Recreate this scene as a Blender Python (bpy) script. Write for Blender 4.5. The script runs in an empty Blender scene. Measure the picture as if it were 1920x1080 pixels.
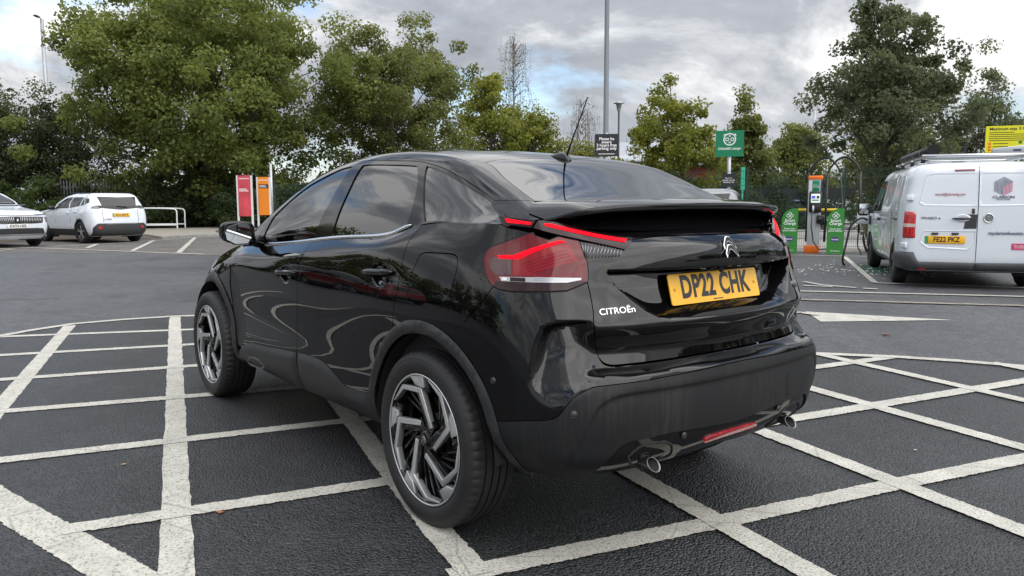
import bpy, bmesh, math, random, json
import numpy as np
from mathutils import Vector, Matrix, Euler
from mathutils.geometry import delaunay_2d_cdt
SC = bpy.context.scene
COL = SC.collection
R = math.radians

# ------------------------------------------------------------------ camera
CAM_POS = Vector((-2.5243, 2.3636, 1.2573)); YAW, PITCH, ROLL, FPX = -.6656, -.1075, -.0032, 1448.94
cd = bpy.data.cameras.new('camera'); cam = bpy.data.objects.new('camera', cd); COL.objects.link(cam)
cd.sensor_width = 36; cd.lens = FPX/1920*36; cd.clip_start = .05; cd.clip_end = 3000
_f = Vector((math.cos(PITCH)*math.cos(YAW), math.cos(PITCH)*math.sin(YAW), math.sin(PITCH)))
_r = _f.cross(Vector((0, 0, 1))).normalized(); _u = _r.cross(_f)
_r2 = _r*math.cos(ROLL)+_u*math.sin(ROLL); _u2 = -_r*math.sin(ROLL)+_u*math.cos(ROLL)
cam.matrix_world = Matrix(((_r2.x, _u2.x, -_f.x, CAM_POS.x), (_r2.y, _u2.y, -_f.y, CAM_POS.y), (_r2.z, _u2.z, -_f.z, CAM_POS.z), (0, 0, 0, 1)))
SC.camera = cam

# ------------------------------------------------------------------ sky: broken cloud over a blue sky
SUN_EL, SUN_AZ = R(47), R(190)        # azimuth counter-clockwise from +X
W = bpy.data.worlds.new('World'); SC.world = W; W.use_nodes = True
def build_sky():
    nt = W.node_tree; nt.nodes.clear(); N = nt.nodes.new; K = nt.links.new
    out = N('ShaderNodeOutputWorld'); bg = N('ShaderNodeBackground'); bg.inputs['Strength'].default_value = .10
    sky = N('ShaderNodeTexSky'); sky.sky_type = 'NISHITA'; sky.sun_disc = False
    sky.sun_elevation = SUN_EL; sky.sun_rotation = R(90)-SUN_AZ
    sky.air_density = 1.0; sky.dust_density = .6; sky.ozone_density = 1.2
    tc = N('ShaderNodeTexCoord'); sep = N('ShaderNodeSeparateXYZ'); K(tc.outputs['Generated'], sep.inputs[0])
    def M(op, a, b=None, c=None):
        n = N('ShaderNodeMath'); n.operation = op
        for i, v in enumerate((a, b, c)):
            if v is None: continue
            if isinstance(v, (int, float)): n.inputs[i].default_value = v
            else: K(v, n.inputs[i])
        return n.outputs[0]
    z = M('MAXIMUM', sep.outputs['Z'], 0.0)
    den = M('ADD', M('MULTIPLY', z, .55), .62)
    px = M('DIVIDE', sep.outputs['X'], den); py = M('DIVIDE', sep.outputs['Y'], den)
    cmb = N('ShaderNodeCombineXYZ'); K(px, cmb.inputs[0]); K(py, cmb.inputs[1]); K(M('MULTIPLY', z, 2.4), cmb.inputs[2])
    def noise(scale, detail, rough, dist, off):
        mp = N('ShaderNodeMapping'); mp.inputs['Location'].default_value = off; K(cmb.outputs[0], mp.inputs[0])
        n = N('ShaderNodeTexNoise'); n.inputs['Scale'].default_value = scale; n.inputs['Detail'].default_value = detail
        n.inputs['Roughness'].default_value = rough; n.inputs['Distortion'].default_value = dist
        K(mp.outputs[0], n.inputs['Vector']); return n.outputs['Fac']
    def ramp(x, stops):
        r = N('ShaderNodeValToRGB'); e = r.color_ramp.elements
        while len(e) < len(stops): e.new(.5)
        for k, (p, c) in zip(e, stops): k.position = p; k.color = (*c, 1) if len(c) == 3 else c
        K(x, r.inputs[0]); return r.outputs[0]
    cover = ramp(noise(1.9, 10, .60, .35, (4.4, 7.7, 1.1)), [(.36, (0, 0, 0)), (.46, (1, 1, 1))])
    shade = ramp(noise(2.0, 10, .62, .45, (11.3, .9, .6)), [(.34, (.35, .375, .43)), (.45, (.46, .485, .535)), (.515, (.70, .72, .745)), (.57, (1.08, 1.08, 1.08))])
    gain = N('ShaderNodeMixRGB'); gain.blend_type = 'MULTIPLY'; gain.inputs[0].default_value = 1; K(shade, gain.inputs[1]); shade = gain.outputs[0]
    # an overcast sky brightens towards the zenith (CIE: 1 + 2 sin elevation)
    cie = M('MULTIPLY', M('ADD', M('MULTIPLY', z, 2.0), 1.0), 3.8); K(cie, gain.inputs[2])
    mix = N('ShaderNodeMixRGB'); K(cover, mix.inputs[0]); K(sky.outputs[0], mix.inputs[1]); K(shade, mix.inputs[2])
    # the far cloud near the horizon is a pale grey deck
    hz = ramp(z, [(0.0, (1, 1, 1)), (.16, (0, 0, 0))])
    mh = N('ShaderNodeMath'); mh.operation = 'MULTIPLY'; K(hz, mh.inputs[0]); mh.inputs[1].default_value = .55
    mix2 = N('ShaderNodeMixRGB'); K(mh.outputs[0], mix2.inputs[0]); K(mix.outputs[0], mix2.inputs[1]); mix2.inputs[2].default_value = (3.5, 3.7, 4.0, 1)
    K(mix2.outputs[0], bg.inputs['Color']); K(bg.outputs[0], out.inputs[0])
build_sky()
sl = bpy.data.lights.new('sun', 'SUN'); sl.energy = 1.5; sl.angle = R(85); sl.color = (1, .975, .94)
sun = bpy.data.objects.new('sun', sl); COL.objects.link(sun)
sun.rotation_euler = Vector((math.cos(SUN_EL)*math.cos(SUN_AZ), math.cos(SUN_EL)*math.sin(SUN_AZ), math.sin(SUN_EL))).to_track_quat('Z', 'Y').to_euler()
SC.view_settings.view_transform = 'Standard'; SC.view_settings.look = 'None'; SC.view_settings.exposure = 1.05; SC.view_settings.gamma = 1
SC.render.engine = 'CYCLES'; SC.cycles.use_denoising = True
SC.cycles.max_bounces = 8; SC.cycles.transparent_max_bounces = 16

# ------------------------------------------------------------------ helpers
def tag(o, label=None, cat=None, group=None, kind=None):
    if label: o['label'] = label
    if cat: o['category'] = cat
    if group: o['group'] = group
    if kind: o['kind'] = kind
    return o
def link(name, me, mat=None, parent=None, loc=None, rot=None):
    o = bpy.data.objects.new(name, me); COL.objects.link(o)
    if mat is not None and me is not None: me.materials.clear(); me.materials.append(mat)
    if parent is not None: o.parent = parent
    if loc is not None: o.location = loc
    if rot is not None: o.rotation_euler = rot
    return o
def empty(name, label, cat, loc=(0, 0, 0), rz=0, group=None):
    o = bpy.data.objects.new(name, None); COL.objects.link(o); o.location = loc; o.rotation_euler = (0, 0, rz); o.empty_display_size = .2
    return tag(o, label, cat, group)
def copy_tree(o, parent=None):
    c = o.copy(); COL.objects.link(c)
    if parent is not None: c.parent = parent
    for ch in o.children: copy_tree(ch, c)
    return c
class MB:
    """collects vertices and faces for one mesh"""
    def __init__(s): s.v, s.f, s.sm = [], [], []
    def add(s, vs, fs, smooth=False):
        b = len(s.v); s.v += [tuple(map(float, p)) for p in vs]; s.f += [tuple(i+b for i in f) for f in fs]; s.sm += [smooth]*len(fs); return s
    def box(s, c, d, rot=None):
        x, y, z = d[0]/2, d[1]/2, d[2]/2
        vs = [Vector((i*x, j*y, k*z)) for k in (-1, 1) for i, j in ((-1, -1), (1, -1), (1, 1), (-1, 1))]
        if rot is not None: vs = [rot @ p for p in vs]
        return s.add([p+Vector(c) for p in vs], [(3, 2, 1, 0), (4, 5, 6, 7), (0, 1, 5, 4), (1, 2, 6, 5), (2, 3, 7, 6), (3, 0, 4, 7)])
    def rings(s, rs, closed=True, caps=True, smooth=True):
        n = len(rs[0]); vs = [p for r in rs for p in r]; fs = []
        m = n if closed else n-1
        for i in range(len(rs)-1):
            for j in range(m): fs.append((i*n+j, i*n+(j+1) % n, (i+1)*n+(j+1) % n, (i+1)*n+j))
        b = len(s.v); s.add(vs, fs, smooth)
        if caps and closed: s.f += [tuple(b+j for j in range(n))[::-1], tuple(b+(len(rs)-1)*n+j for j in range(n))]; s.sm += [False, False]
        return s
    def tube(s, pts, r, n=8, caps=True, smooth=True):
        pts = [Vector(p) for p in pts]; rr = r if isinstance(r, (list, tuple)) else [r]*len(pts); rs = []; up = None
        for i, p in enumerate(pts):
            t = (pts[min(i+1, len(pts)-1)]-pts[max(i-1, 0)]).normalized()
            if up is None: up = t.orthogonal().normalized()
            up = (up-t*up.dot(t)); up = up.normalized() if up.length > 1e-6 else t.orthogonal().normalized()
            w = t.cross(up)
            rs.append([p+(up*math.cos(a)+w*math.sin(a))*rr[i] for a in [2*math.pi*k/n for k in range(n)]])
        return s.rings(rs, True, caps, smooth)
    def cyl(s, a, b, r, n=16, r2=None, smooth=True): return s.tube([a, b], [r, r if r2 is None else r2], n, True, smooth)
    def lathe(s, prof, n=48, axis='y', c=(0, 0, 0), smooth=True):
        rs = []
        for r, h in prof:
            ring = []
            for k in range(n):
                a = 2*math.pi*k/n; p = (r*math.cos(a), h, r*math.sin(a)) if axis == 'y' else (r*math.cos(a), r*math.sin(a), h)
                ring.append((p[0]+c[0], p[1]+c[1], p[2]+c[2]))
            rs.append(ring)
        return s.rings(rs, True, False, smooth)
    def prism(s, poly, h, o=(0, 0, 0), ex=(1, 0, 0), ey=(0, 1, 0), ez=(0, 0, 1), smooth=False):
        """polygon in (ex, ey), extruded by h along ez"""
        o, ex, ey, ez = map(Vector, (o, ex, ey, ez)); n = len(poly)
        a = [o+ex*p[0]+ey*p[1] for p in poly]; b = [p+ez*h for p in a]
        fs = [tuple(range(n))[::-1], tuple(range(n, 2*n))]+[(i, (i+1) % n, n+(i+1) % n, n+i) for i in range(n)]
        return s.add(a+b, fs, smooth)
    def mesh(s, name='m', autosmooth=None):
        me = bpy.data.meshes.new(name); me.from_pydata(s.v, [], s.f); me.update()
        me.polygons.foreach_set('use_smooth', s.sm)
        return me
    def build(s, name, mat, parent=None, loc=None, rot=None, bevel=0, fix=True):
        me = s.mesh(name)
        if fix:
            bm = bmesh.new(); bm.from_mesh(me)
            if bevel:
                bmesh.ops.remove_doubles(bm, verts=bm.verts, dist=1e-5)
                bmesh.ops.recalc_face_normals(bm, faces=bm.faces)
                ed = [e for e in bm.edges if len(e.link_faces) == 2 and e.calc_face_angle(0) > .5]
                bmesh.ops.bevel(bm, geom=ed, offset=bevel, segments=2, affect='EDGES', profile=.5, clamp_overlap=True)
                for f in bm.faces: f.smooth = True
            else: bmesh.ops.recalc_face_normals(bm, faces=bm.faces)
            bm.to_mesh(me); bm.free()
            if bevel: me.shade_flat() if False else None
        return link(name, me, mat, parent, loc, rot)
def sharp(o, ang=35):
    o.data.set_sharp_from_angle(angle=R(ang)); return o
_txt = {}
def text_mesh(body, size=1, extrude=.001, align='CENTER', off=0, sx=1.0, space=1.0, line=.9):
    cu = bpy.data.curves.new('t', 'FONT'); cu.body = body; cu.size = size; cu.extrude = extrude; cu.align_x = align; cu.align_y = 'CENTER'; cu.offset = off; cu.space_character = space; cu.space_line = line
    cu.resolution_u = 4
    o = bpy.data.objects.new('t', cu); COL.objects.link(o); dg = bpy.context.evaluated_depsgraph_get()
    me = bpy.data.meshes.new_from_object(o.evaluated_get(dg)); bpy.data.objects.remove(o); bpy.data.curves.remove(cu)
    if sx != 1.0:
        for v in me.vertices: v.co.x *= sx
    return me
def frame(x, y, z, o):
    """matrix with the given axes"""
    x, y, z, o = map(Vector, (x, y, z, o))
    return Matrix(((x.x, y.x, z.x, o.x), (x.y, y.y, z.y, o.y), (x.z, y.z, z.z, o.z), (0, 0, 0, 1)))
def text(name, body, mat, parent, mtx, size, extrude=.001, **k):
    me = text_mesh(body, size, extrude, **k); o = link(name, me, mat, parent); o.matrix_local = mtx; return o

# ------------------------------------------------------------------ materials
def mat(name, col, rough=.5, metal=0, coat=0, spec=.5, emit=None, es=0, noise=None, bump=None, cior=1.5):
    """noise = (scale, amount[, detail]) multiplies the colour; bump = (scale, strength, distance)"""
    m = bpy.data.materials.new(name); m.use_nodes = True; nt = m.node_tree; b = nt.nodes['Principled BSDF']
    c = (*col, 1) if len(col) == 3 else col
    b.inputs['Base Color'].default_value = c; b.inputs['Roughness'].default_value = rough; b.inputs['Metallic'].default_value = metal
    b.inputs['Coat Weight'].default_value = coat; b.inputs['Coat Roughness'].default_value = .012; b.inputs['Coat IOR'].default_value = cior; b.inputs['Specular IOR Level'].default_value = spec
    if emit: b.inputs['Emission Color'].default_value = (*emit, 1); b.inputs['Emission Strength'].default_value = es
    if noise or bump: tc = nt.nodes.new('ShaderNodeTexCoord')
    if noise:
        n = nt.nodes.new('ShaderNodeTexNoise'); n.inputs['Scale'].default_value = noise[0]; n.inputs['Detail'].default_value = noise[2] if len(noise) > 2 else 4
        n.inputs['Roughness'].default_value = .65
        nt.links.new(tc.outputs['Object'], n.inputs['Vector'])
        r = nt.nodes.new('ShaderNodeMapRange'); r.inputs[1].default_value = .3; r.inputs[2].default_value = .7; r.inputs[3].default_value = 1-noise[1]; r.inputs[4].default_value = 1+noise[1]
        nt.links.new(n.outputs['Fac'], r.inputs[0])
        mx = nt.nodes.new('ShaderNodeMixRGB'); mx.blend_type = 'MULTIPLY'; mx.inputs[0].default_value = 1; mx.inputs[1].default_value = c
        nt.links.new(r.outputs[0], mx.inputs[2]); nt.links.new(mx.outputs[0], b.inputs['Base Color'])
        rr = nt.nodes.new('ShaderNodeMapRange'); rr.inputs[3].default_value = max(.02, rough*(1-noise[1]*.5)); rr.inputs[4].default_value = min(1, rough*(1+noise[1]*.5))
        nt.links.new(n.outputs['Fac'], rr.inputs[0]); nt.links.new(rr.outputs[0], b.inputs['Roughness'])
    if bump:
        n2 = nt.nodes.new('ShaderNodeTexNoise'); n2.inputs['Scale'].default_value = bump[0]; n2.inputs['Detail'].default_value = 4
        nt.links.new(tc.outputs['Object'], n2.inputs['Vector'])
        bp = nt.nodes.new('ShaderNodeBump'); bp.inputs['Strength'].default_value = bump[1]; bp.inputs['Distance'].default_value = bump[2]
        nt.links.new(n2.outputs['Fac'], bp.inputs['Height']); nt.links.new(bp.outputs[0], b.inputs['Normal'])
    return m
def glass(name, tint, ior=1.5, rough=0.0, refl=(1, 1, 1)):
    """thin tinted pane: see-through by its tint, mirror by Fresnel"""
    m = bpy.data.materials.new(name); m.use_nodes = True; nt = m.node_tree; nt.nodes.clear(); N = nt.nodes.new; K = nt.links.new
    out = N('ShaderNodeOutputMaterial'); t = N('ShaderNodeBsdfTransparent'); t.inputs[0].default_value = (*tint, 1)
    g = N('ShaderNodeBsdfGlossy'); g.inputs['Roughness'].default_value = rough; g.inputs['Color'].default_value = (*refl, 1)
    f = N('ShaderNodeFresnel'); f.inputs[0].default_value = ior; mx = N('ShaderNodeMixShader')
    K(f.outputs[0], mx.inputs[0]); K(t.outputs[0], mx.inputs[1]); K(g.outputs[0], mx.inputs[2]); K(mx.outputs[0], out.inputs[0])
    return m
M_ = {}
def mm(): 
    g = M_
    g['paint'] = mat('black_paint', (.0030, .0030, .0034), .5, coat=1.0, spec=0.0, cior=1.48)
    g['gloss'] = mat('gloss_black_trim', (.006, .006, .0065), .06)
    g['matte'] = mat('dark_grey_plastic', (.016, .0165, .018), .46, noise=(9, .22), bump=(420, .12, .002))
    g['dark'] = mat('black_void', (.008, .008, .008), .85)
    g['rubber'] = mat('tyre_rubber', (.014, .014, .015), .62, noise=(14, .25))
    g['chrome'] = mat('chrome', (.75, .75, .76), .12, 1)
    g['satin'] = mat('satin_metal', (.55, .55, .56), .28, 1)
    g['alloy'] = mat('machined_alloy', (.66, .67, .68), .32, .8)
    g['steel'] = mat('brushed_steel', (.20, .20, .20), .35, 1)
    g['seat'] = mat('seat_cloth', (.022, .022, .024), .9)
    g['win'] = glass('window_glass', (.30, .33, .32), 2.25)
    g['tint'] = glass('privacy_glass', (.045, .048, .05), 2.0)
    g['redlens'] = mat('red_lens', (.115, .002, .004), .06, coat=.35, spec=.3)
    g['redclear'] = mat('red_reflector', (.21, .003, .006), .10, coat=.3, spec=.3)
    g['lensdark'] = mat('dark_lens', (.020, .005, .007), .12, spec=.35)
    g['redlit'] = mat('lit_red_light_guide', (.3, .002, .004), .4, spec=.05, emit=(1, .003, .012), es=1.0)
    g['clear'] = mat('clear_reflector', (.42, .42, .43), .22, .6)
    g['yellow'] = mat('yellow_plate', (.80, .42, .012), .28, coat=.4)
    g['plateblack'] = mat('plate_black', (.012, .012, .014), .35)
    g['white'] = mat('white_paint', (.78, .79, .80), .28, coat=.6, noise=(2.5, .03))
    g['whitelet'] = mat('white_lettering', (.80, .80, .80), .5)
mm()

# ---------- smooth surfaces through control nets (natural cubic splines both ways) ----------
_SM = {}
def spline_matrix(t, q):
    """rows: basis of the natural cubic spline through knots t, evaluated at q"""
    t = np.asarray(t, float); n = len(t); h = np.diff(t); key = t.tobytes()
    if key not in _SM: _SM[key] = _second(t, n, h)
    M = _SM[key]
    q = np.minimum(np.maximum(np.asarray(q, float), t[0]-.05), t[-1]+.05)
    k = np.minimum(np.maximum(np.searchsorted(t, q)-1, 0), n-2)
    a = (t[k+1]-q)/h[k]; b = (q-t[k])/h[k]
    I = np.eye(n)
    return a[:, None]*I[k]+b[:, None]*I[k+1]+((a**3-a)*h[k]**2/6)[:, None]*M[k]+((b**3-b)*h[k]**2/6)[:, None]*M[k+1]
def _second(t, n, h):
    A = np.zeros((n, n)); B = np.zeros((n, n))
    A[0, 0] = A[-1, -1] = 1
    for i in range(1, n-1):
        A[i, i-1] = h[i-1]; A[i, i] = 2*(h[i-1]+h[i]); A[i, i+1] = h[i]
        B[i, i-1] = 6/h[i-1]; B[i, i] = -6/h[i-1]-6/h[i]; B[i, i+1] = 6/h[i]
    return np.linalg.solve(A, B)

def sstep(a, b, x):
    t = np.clip((x-a)/(b-a), 0, 1); return t*t*(3-2*t)

def narrow(y): return y-np.sign(y)*.04*sstep(.60, .86, np.abs(y))

class Surf:
    def __init__(s, U, V, net): s.U, s.V, s.net = np.array(U), np.array(V), np.array(net)   # net[col,row,3]
    def base(s, u, v):
        Bu = spline_matrix(s.U, u); Bv = spline_matrix(s.V, v)
        return np.einsum('ni,nj,ijk->nk', Bu, Bv, s.net)
    def disp(s, u, v, P): return P
    def __call__(s, u, v):
        u = np.atleast_1d(np.asarray(u, float)); v = np.atleast_1d(np.asarray(v, float))
        return s.disp(u, v, s.base(u, v))
    def normal(s, u, v, e=.004):
        a = s(u+e, v)-s(u-e, v); b = s(u, v+e)-s(u, v-e)
        n = np.cross(a, b); n /= np.linalg.norm(n, axis=1)[:, None]+1e-12
        return n

# ---------- skirt: front bumper, along the left flank, round the rear corner to the centre line ----------
ROWS = [.30, .36, .46, .60, .74, .88, 1.0, 1.10, 1.17]
def make_skirt():
    def belt(x): return np.interp(x, [-.6, -.44, .06, .24, .385, 1.0, 1.75, 2.1, 2.37, 2.8, 3.2, 3.5],
                                     [1.19, 1.19, 1.186, 1.146, 1.132, 1.092, 1.032, 1.03, 1.00, .90, .80, .72])
    prof = [.800, .842, .868, .866, .868, .867, .853, .832, .788]
    cols = []
    # front end
    for x, y, w in [(3.47, .0, 0), (3.44, .30, 0), (3.36, .52, 0), (3.20, .68, 0), (2.95, .79, 0), (2.67, .832, 0)]:
        c = []
        for j in range(9):
            zt = belt(x); f = j/8
            zz = [.26, .34, .44, .54, zt-.28, zt-.18, zt-.10, zt-.045, zt][j]
            pull = [.05, .015, 0, 0, .0, .01, .03, .06, .11][j]
            k = y/.832
            c.append((x-pull*(1-k)*1.2, max(0, y*(1-pull*k)), zz))
        cols.append(c)
    side = [(2.2, [.800, .840, .850, .842, .848, .852, .840, .815, .755]),
            (1.75, [.800, .842, .862, .850, .856, .863, .853, .834, .788]),
            (1.25, [.800, .842, .870, .862, .866, .869, .857, .836, .788]),
            (.75, prof), (.35, [.800, .842, .868, .868, .874, .877, .861, .838, .786]),
            (.03, [.80, .845, .866, .870, .879, .880, .862, .825, .778]),
            (-.22, [.795, .842, .862, .868, .876, .876, .856, .816, .770])]
    for x, ys in side:
        zt = belt(x)
        zz = [.30, .36, .46, .60, .74, .88, min(1.0, zt-.085), zt-.045 if x > .2 else zt-.075, zt]
        cols.append([(x, y, z) for y, z in zip(ys, zz)])
    L = {
      .36: [(-.45, .800), (-.60, .775), (-.69, .715), (-.745, .615), (-.785, .50), (-.805, .34), (-.815, .17), (-.815, 0)],
      .46: [(-.45, .850), (-.60, .822), (-.70, .758), (-.765, .655), (-.812, .525), (-.842, .36), (-.855, .18), (-.858, 0)],
      .60: [(-.45, .858), (-.60, .830), (-.703, .768), (-.775, .662), (-.825, .53), (-.853, .36), (-.866, .18), (-.868, 0)],
      .74: [(-.445, .860), (-.585, .826), (-.685, .758), (-.745, .655), (-.795, .53), (-.83, .36), (-.848, .18), (-.853, 0)],
      .88: [(-.43, .854), (-.56, .812), (-.645, .742), (-.697, .645), (-.752, .53), (-.798, .36), (-.822, .18), (-.828, 0)],
      1.0: [(-.405, .832), (-.525, .790), (-.605, .720), (-.664, .62), (-.717, .515), (-.764, .36), (-.792, .18), (-.800, 0)],
      1.10: [(-.385, .795), (-.485, .755), (-.565, .69), (-.638, .595), (-.695, .49), (-.748, .34), (-.779, .17), (-.788, 0)],
      1.17: [(-.37, .770), (-.465, .732), (-.545, .662), (-.612, .575), (-.665, .475), (-.716, .33), (-.748, .165), (-.757, 0)]}
    rz = {.30: .33, .36: .37}
    for i in range(8):
        c = []
        for r in ROWS:
            if r == .30:
                x, y = L[.36][i]; k = .93; c.append((x*k, y*.94, .335+.0*i))
            else:
                x, y = L[r][i]; z = {.36: .385}.get(r, r)
                if r == 1.10: z = 1.115
                if r == 1.17:
                    k = [0, 0, .15, .55, 1, 1, 1, 1][i]; z = 1.19*(1-k)+1.166*k; x = x+.045*k
                c.append((x, y, z))
        cols.append(c)
    # beyond the centre line: mirrored columns keep the tangent across y = 0
    for i in (-2, -3): cols.append([(p[0], -p[1], p[2]) for p in cols[-2 if i == -2 else -4]])
    net = np.array(cols); net[:, :, 1] = narrow(net[:, :, 1])
    row = net[:, 3]
    U = np.concatenate([[0], np.cumsum(np.linalg.norm(np.diff(row[:, :2], axis=0), axis=1))])
    return U, net
U_SK, NET_SK = make_skirt()
U_CENTRE = U_SK[-3]

def seg_dist(px, py, poly):
    """distance to polyline"""
    d = np.full(px.shape, 1e9)
    for (ax, ay), (bx, by) in zip(poly[:-1], poly[1:]):
        vx, vy = bx-ax, by-ay
        t = np.clip(((px-ax)*vx+(py-ay)*vy)/(vx*vx+vy*vy+1e-12), 0, 1)
        d = np.minimum(d, np.hypot(px-ax-t*vx, py-ay-t*vy))
    return d
def inside(px, py, poly):
    c = np.zeros(px.shape, bool)
    for (ax, ay), (bx, by) in zip(poly, poly[1:]+poly[:1]):
        k = ((ay > py) != (by > py)) & (px < (bx-ax)*(py-ay)/((by-ay) if by != ay else 1e-12)+ax)
        c ^= k
    return c
def sdf(px, py, poly):
    d = seg_dist(px, py, list(poly)+[poly[0]]); return np.where(inside(px, py, list(poly)), d, -d)

def rounded(p, n=2):
    for _ in range(n):
        q = []
        for a, b in zip(p, p[1:]+p[:1]): q += [(a[0]*.75+b[0]*.25, a[1]*.75+b[1]*.25), (a[0]*.25+b[0]*.75, a[1]*.25+b[1]*.75)]
        p = q
    return p
class Skirt(Surf):
    fold = rounded([(-.3, .648), (.0, .648), (.40, .649), (.57, .650), (.645, .62), (.675, .56), (.70, .48), (.735, .38), (.74, .25), (.3, .25), (-.3, .25)])
    rec = rounded([(-.3, 1.030), (.0, 1.030), (.50, 1.0352), (.536, 1.0362), (.531, 1.026), (.49, .955), (.395, .872), (.30, .857), (0, .857), (-.3, .858)], 1)
    scoop = rounded([(-.2, .882), (.0, .882), (.603, .882), (.66, .880), (.735, .872), (.765, .835), (.789, .71), (.791, .656), (.776, .61), (.74, .584), (.70, .63), (.66, .662), (.59, .674), (.3, .685), (0, .69), (-.2, .69)])
    def disp(s, u, v, P):
        P = P.copy()
        y = np.abs(P[:, 1]); z = P[:, 2]
        m = (P[:, 0] < -.30) & (z < 1.08)
        if m.any():
            yy, zz = y[m], z[m]
            # recess that carries the number plate: deep at its top, running out to the grab ledge
            d = sdf(yy, zz, s.rec)
            floor = .070+.012*np.clip((zz-.86)/.17, 0, 1)
            wid = .055-.045*sstep(.93, 1.01, zz)
            dx = floor*sstep(0, 1, np.clip(d/wid, 0, 1))
            # lower tailgate skin tucks in above the bumper shelf; the scooped corner has a hard upper and outer lip
            d2 = sdf(yy, zz, s.scoop)
            top = sstep(.60, .69, yy)
            depth = np.where(d2 > 0, (1-top)*sstep(.865, .755, zz)+top*sstep(0, .020, d2), 0)
            shelf = sstep(.694, .716, zz)*(1-top)+top*sstep(.60, .80, zz+.25*(yy-.70))
            dn = (.066*(1-top)+.058*top)*depth*shelf
            # fold across the bumper
            d3 = sdf(yy, zz, s.fold)
            dn += .010*sstep(0, .018, d3)
            # inward direction in plan
            a = sstep(.45, .80, yy)*1.05
            P[m, 0] += dx+dn*np.cos(a)
            P[m, 1] -= np.sign(P[m, 1])*dn*np.sin(a)
        return P

SKIRT = Skirt(U_SK, ROWS, NET_SK)

# ---------- cabin: cross-sections from the waistline over the roof rail to the centre line ----------
def make_cabin():
    S = [
     (2.30, [(.765, 1.012), (.75, 1.022), (.725, 1.035), (.70, 1.05), (.66, 1.055), (.58, 1.06), (.30, 1.068), (0, 1.07)]),
     (1.95, [(.785, 1.030), (.775, 1.075), (.745, 1.125), (.715, 1.165), (.672, 1.188), (.60, 1.200), (.30, 1.214), (0, 1.218)]),
     (1.50, [(.788, 1.052), (.770, 1.145), (.730, 1.235), (.690, 1.312), (.640, 1.362), (.575, 1.377), (.30, 1.392), (0, 1.398)]),
     (1.10, [(.788, 1.084), (.762, 1.200), (.715, 1.312), (.662, 1.408), (.612, 1.454), (.545, 1.474), (.30, 1.496), (0, 1.503)]),
     (.70, [(.788, 1.112), (.760, 1.230), (.708, 1.345), (.652, 1.442), (.602, 1.484), (.535, 1.502), (.30, 1.520), (0, 1.526)]),
     (.30, [(.785, 1.142), (.755, 1.240), (.703, 1.335), (.650, 1.415), (.602, 1.462), (.53, 1.480), (.30, 1.494), (0, 1.500)]),
     (.05, [(.777, 1.186), (.742, 1.245), (.703, 1.308), (.660, 1.365), (.610, 1.415), (.53, 1.432), (.30, 1.442), (0, 1.447)]),
     (-.15, [(.772, 1.187), (.742, 1.222), (.712, 1.258), (.675, 1.296), (.622, 1.338), (.54, 1.352), (.30, 1.366), (0, 1.372)]),
     (-.32, [(.760, 1.189), (.735, 1.207), (.708, 1.228), (.675, 1.249), (.625, 1.273), (.55, 1.287), (.30, 1.303), (0, 1.31)]),
     (-.46, [(.732, 1.190), (.712, 1.201), (.69, 1.212), (.66, 1.224), (.615, 1.238), (.55, 1.248), (.30, 1.262), (0, 1.267)]),
     (-.58, [(.655, 1.190), (.640, 1.196), (.625, 1.203), (.60, 1.211), (.57, 1.220), (.52, 1.230), (.30, 1.246), (0, 1.252)]),
    ]
    cols = []
    for x, pts in S[::-1][::-1]:
        c = [(x, y, z) for y, z in pts]
        c += [(x, -pts[6][0], pts[6][1]), (x, -pts[5][0], pts[5][1])]
        cols.append(c)
    net = np.array(cols); net[:, :, 1] = narrow(net[:, :, 1])
    U = np.array([-x for x, _ in S]); U = U-U[0]
    r = net[4]; V = np.concatenate([[0], np.cumsum(np.linalg.norm(np.diff(r, axis=0), axis=1))])
    return U, V, net
U_CB, V_CB, NET_CB = make_cabin()
V_CENTRE = V_CB[-3]
CABIN = Surf(U_CB, V_CB, NET_CB)

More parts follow.
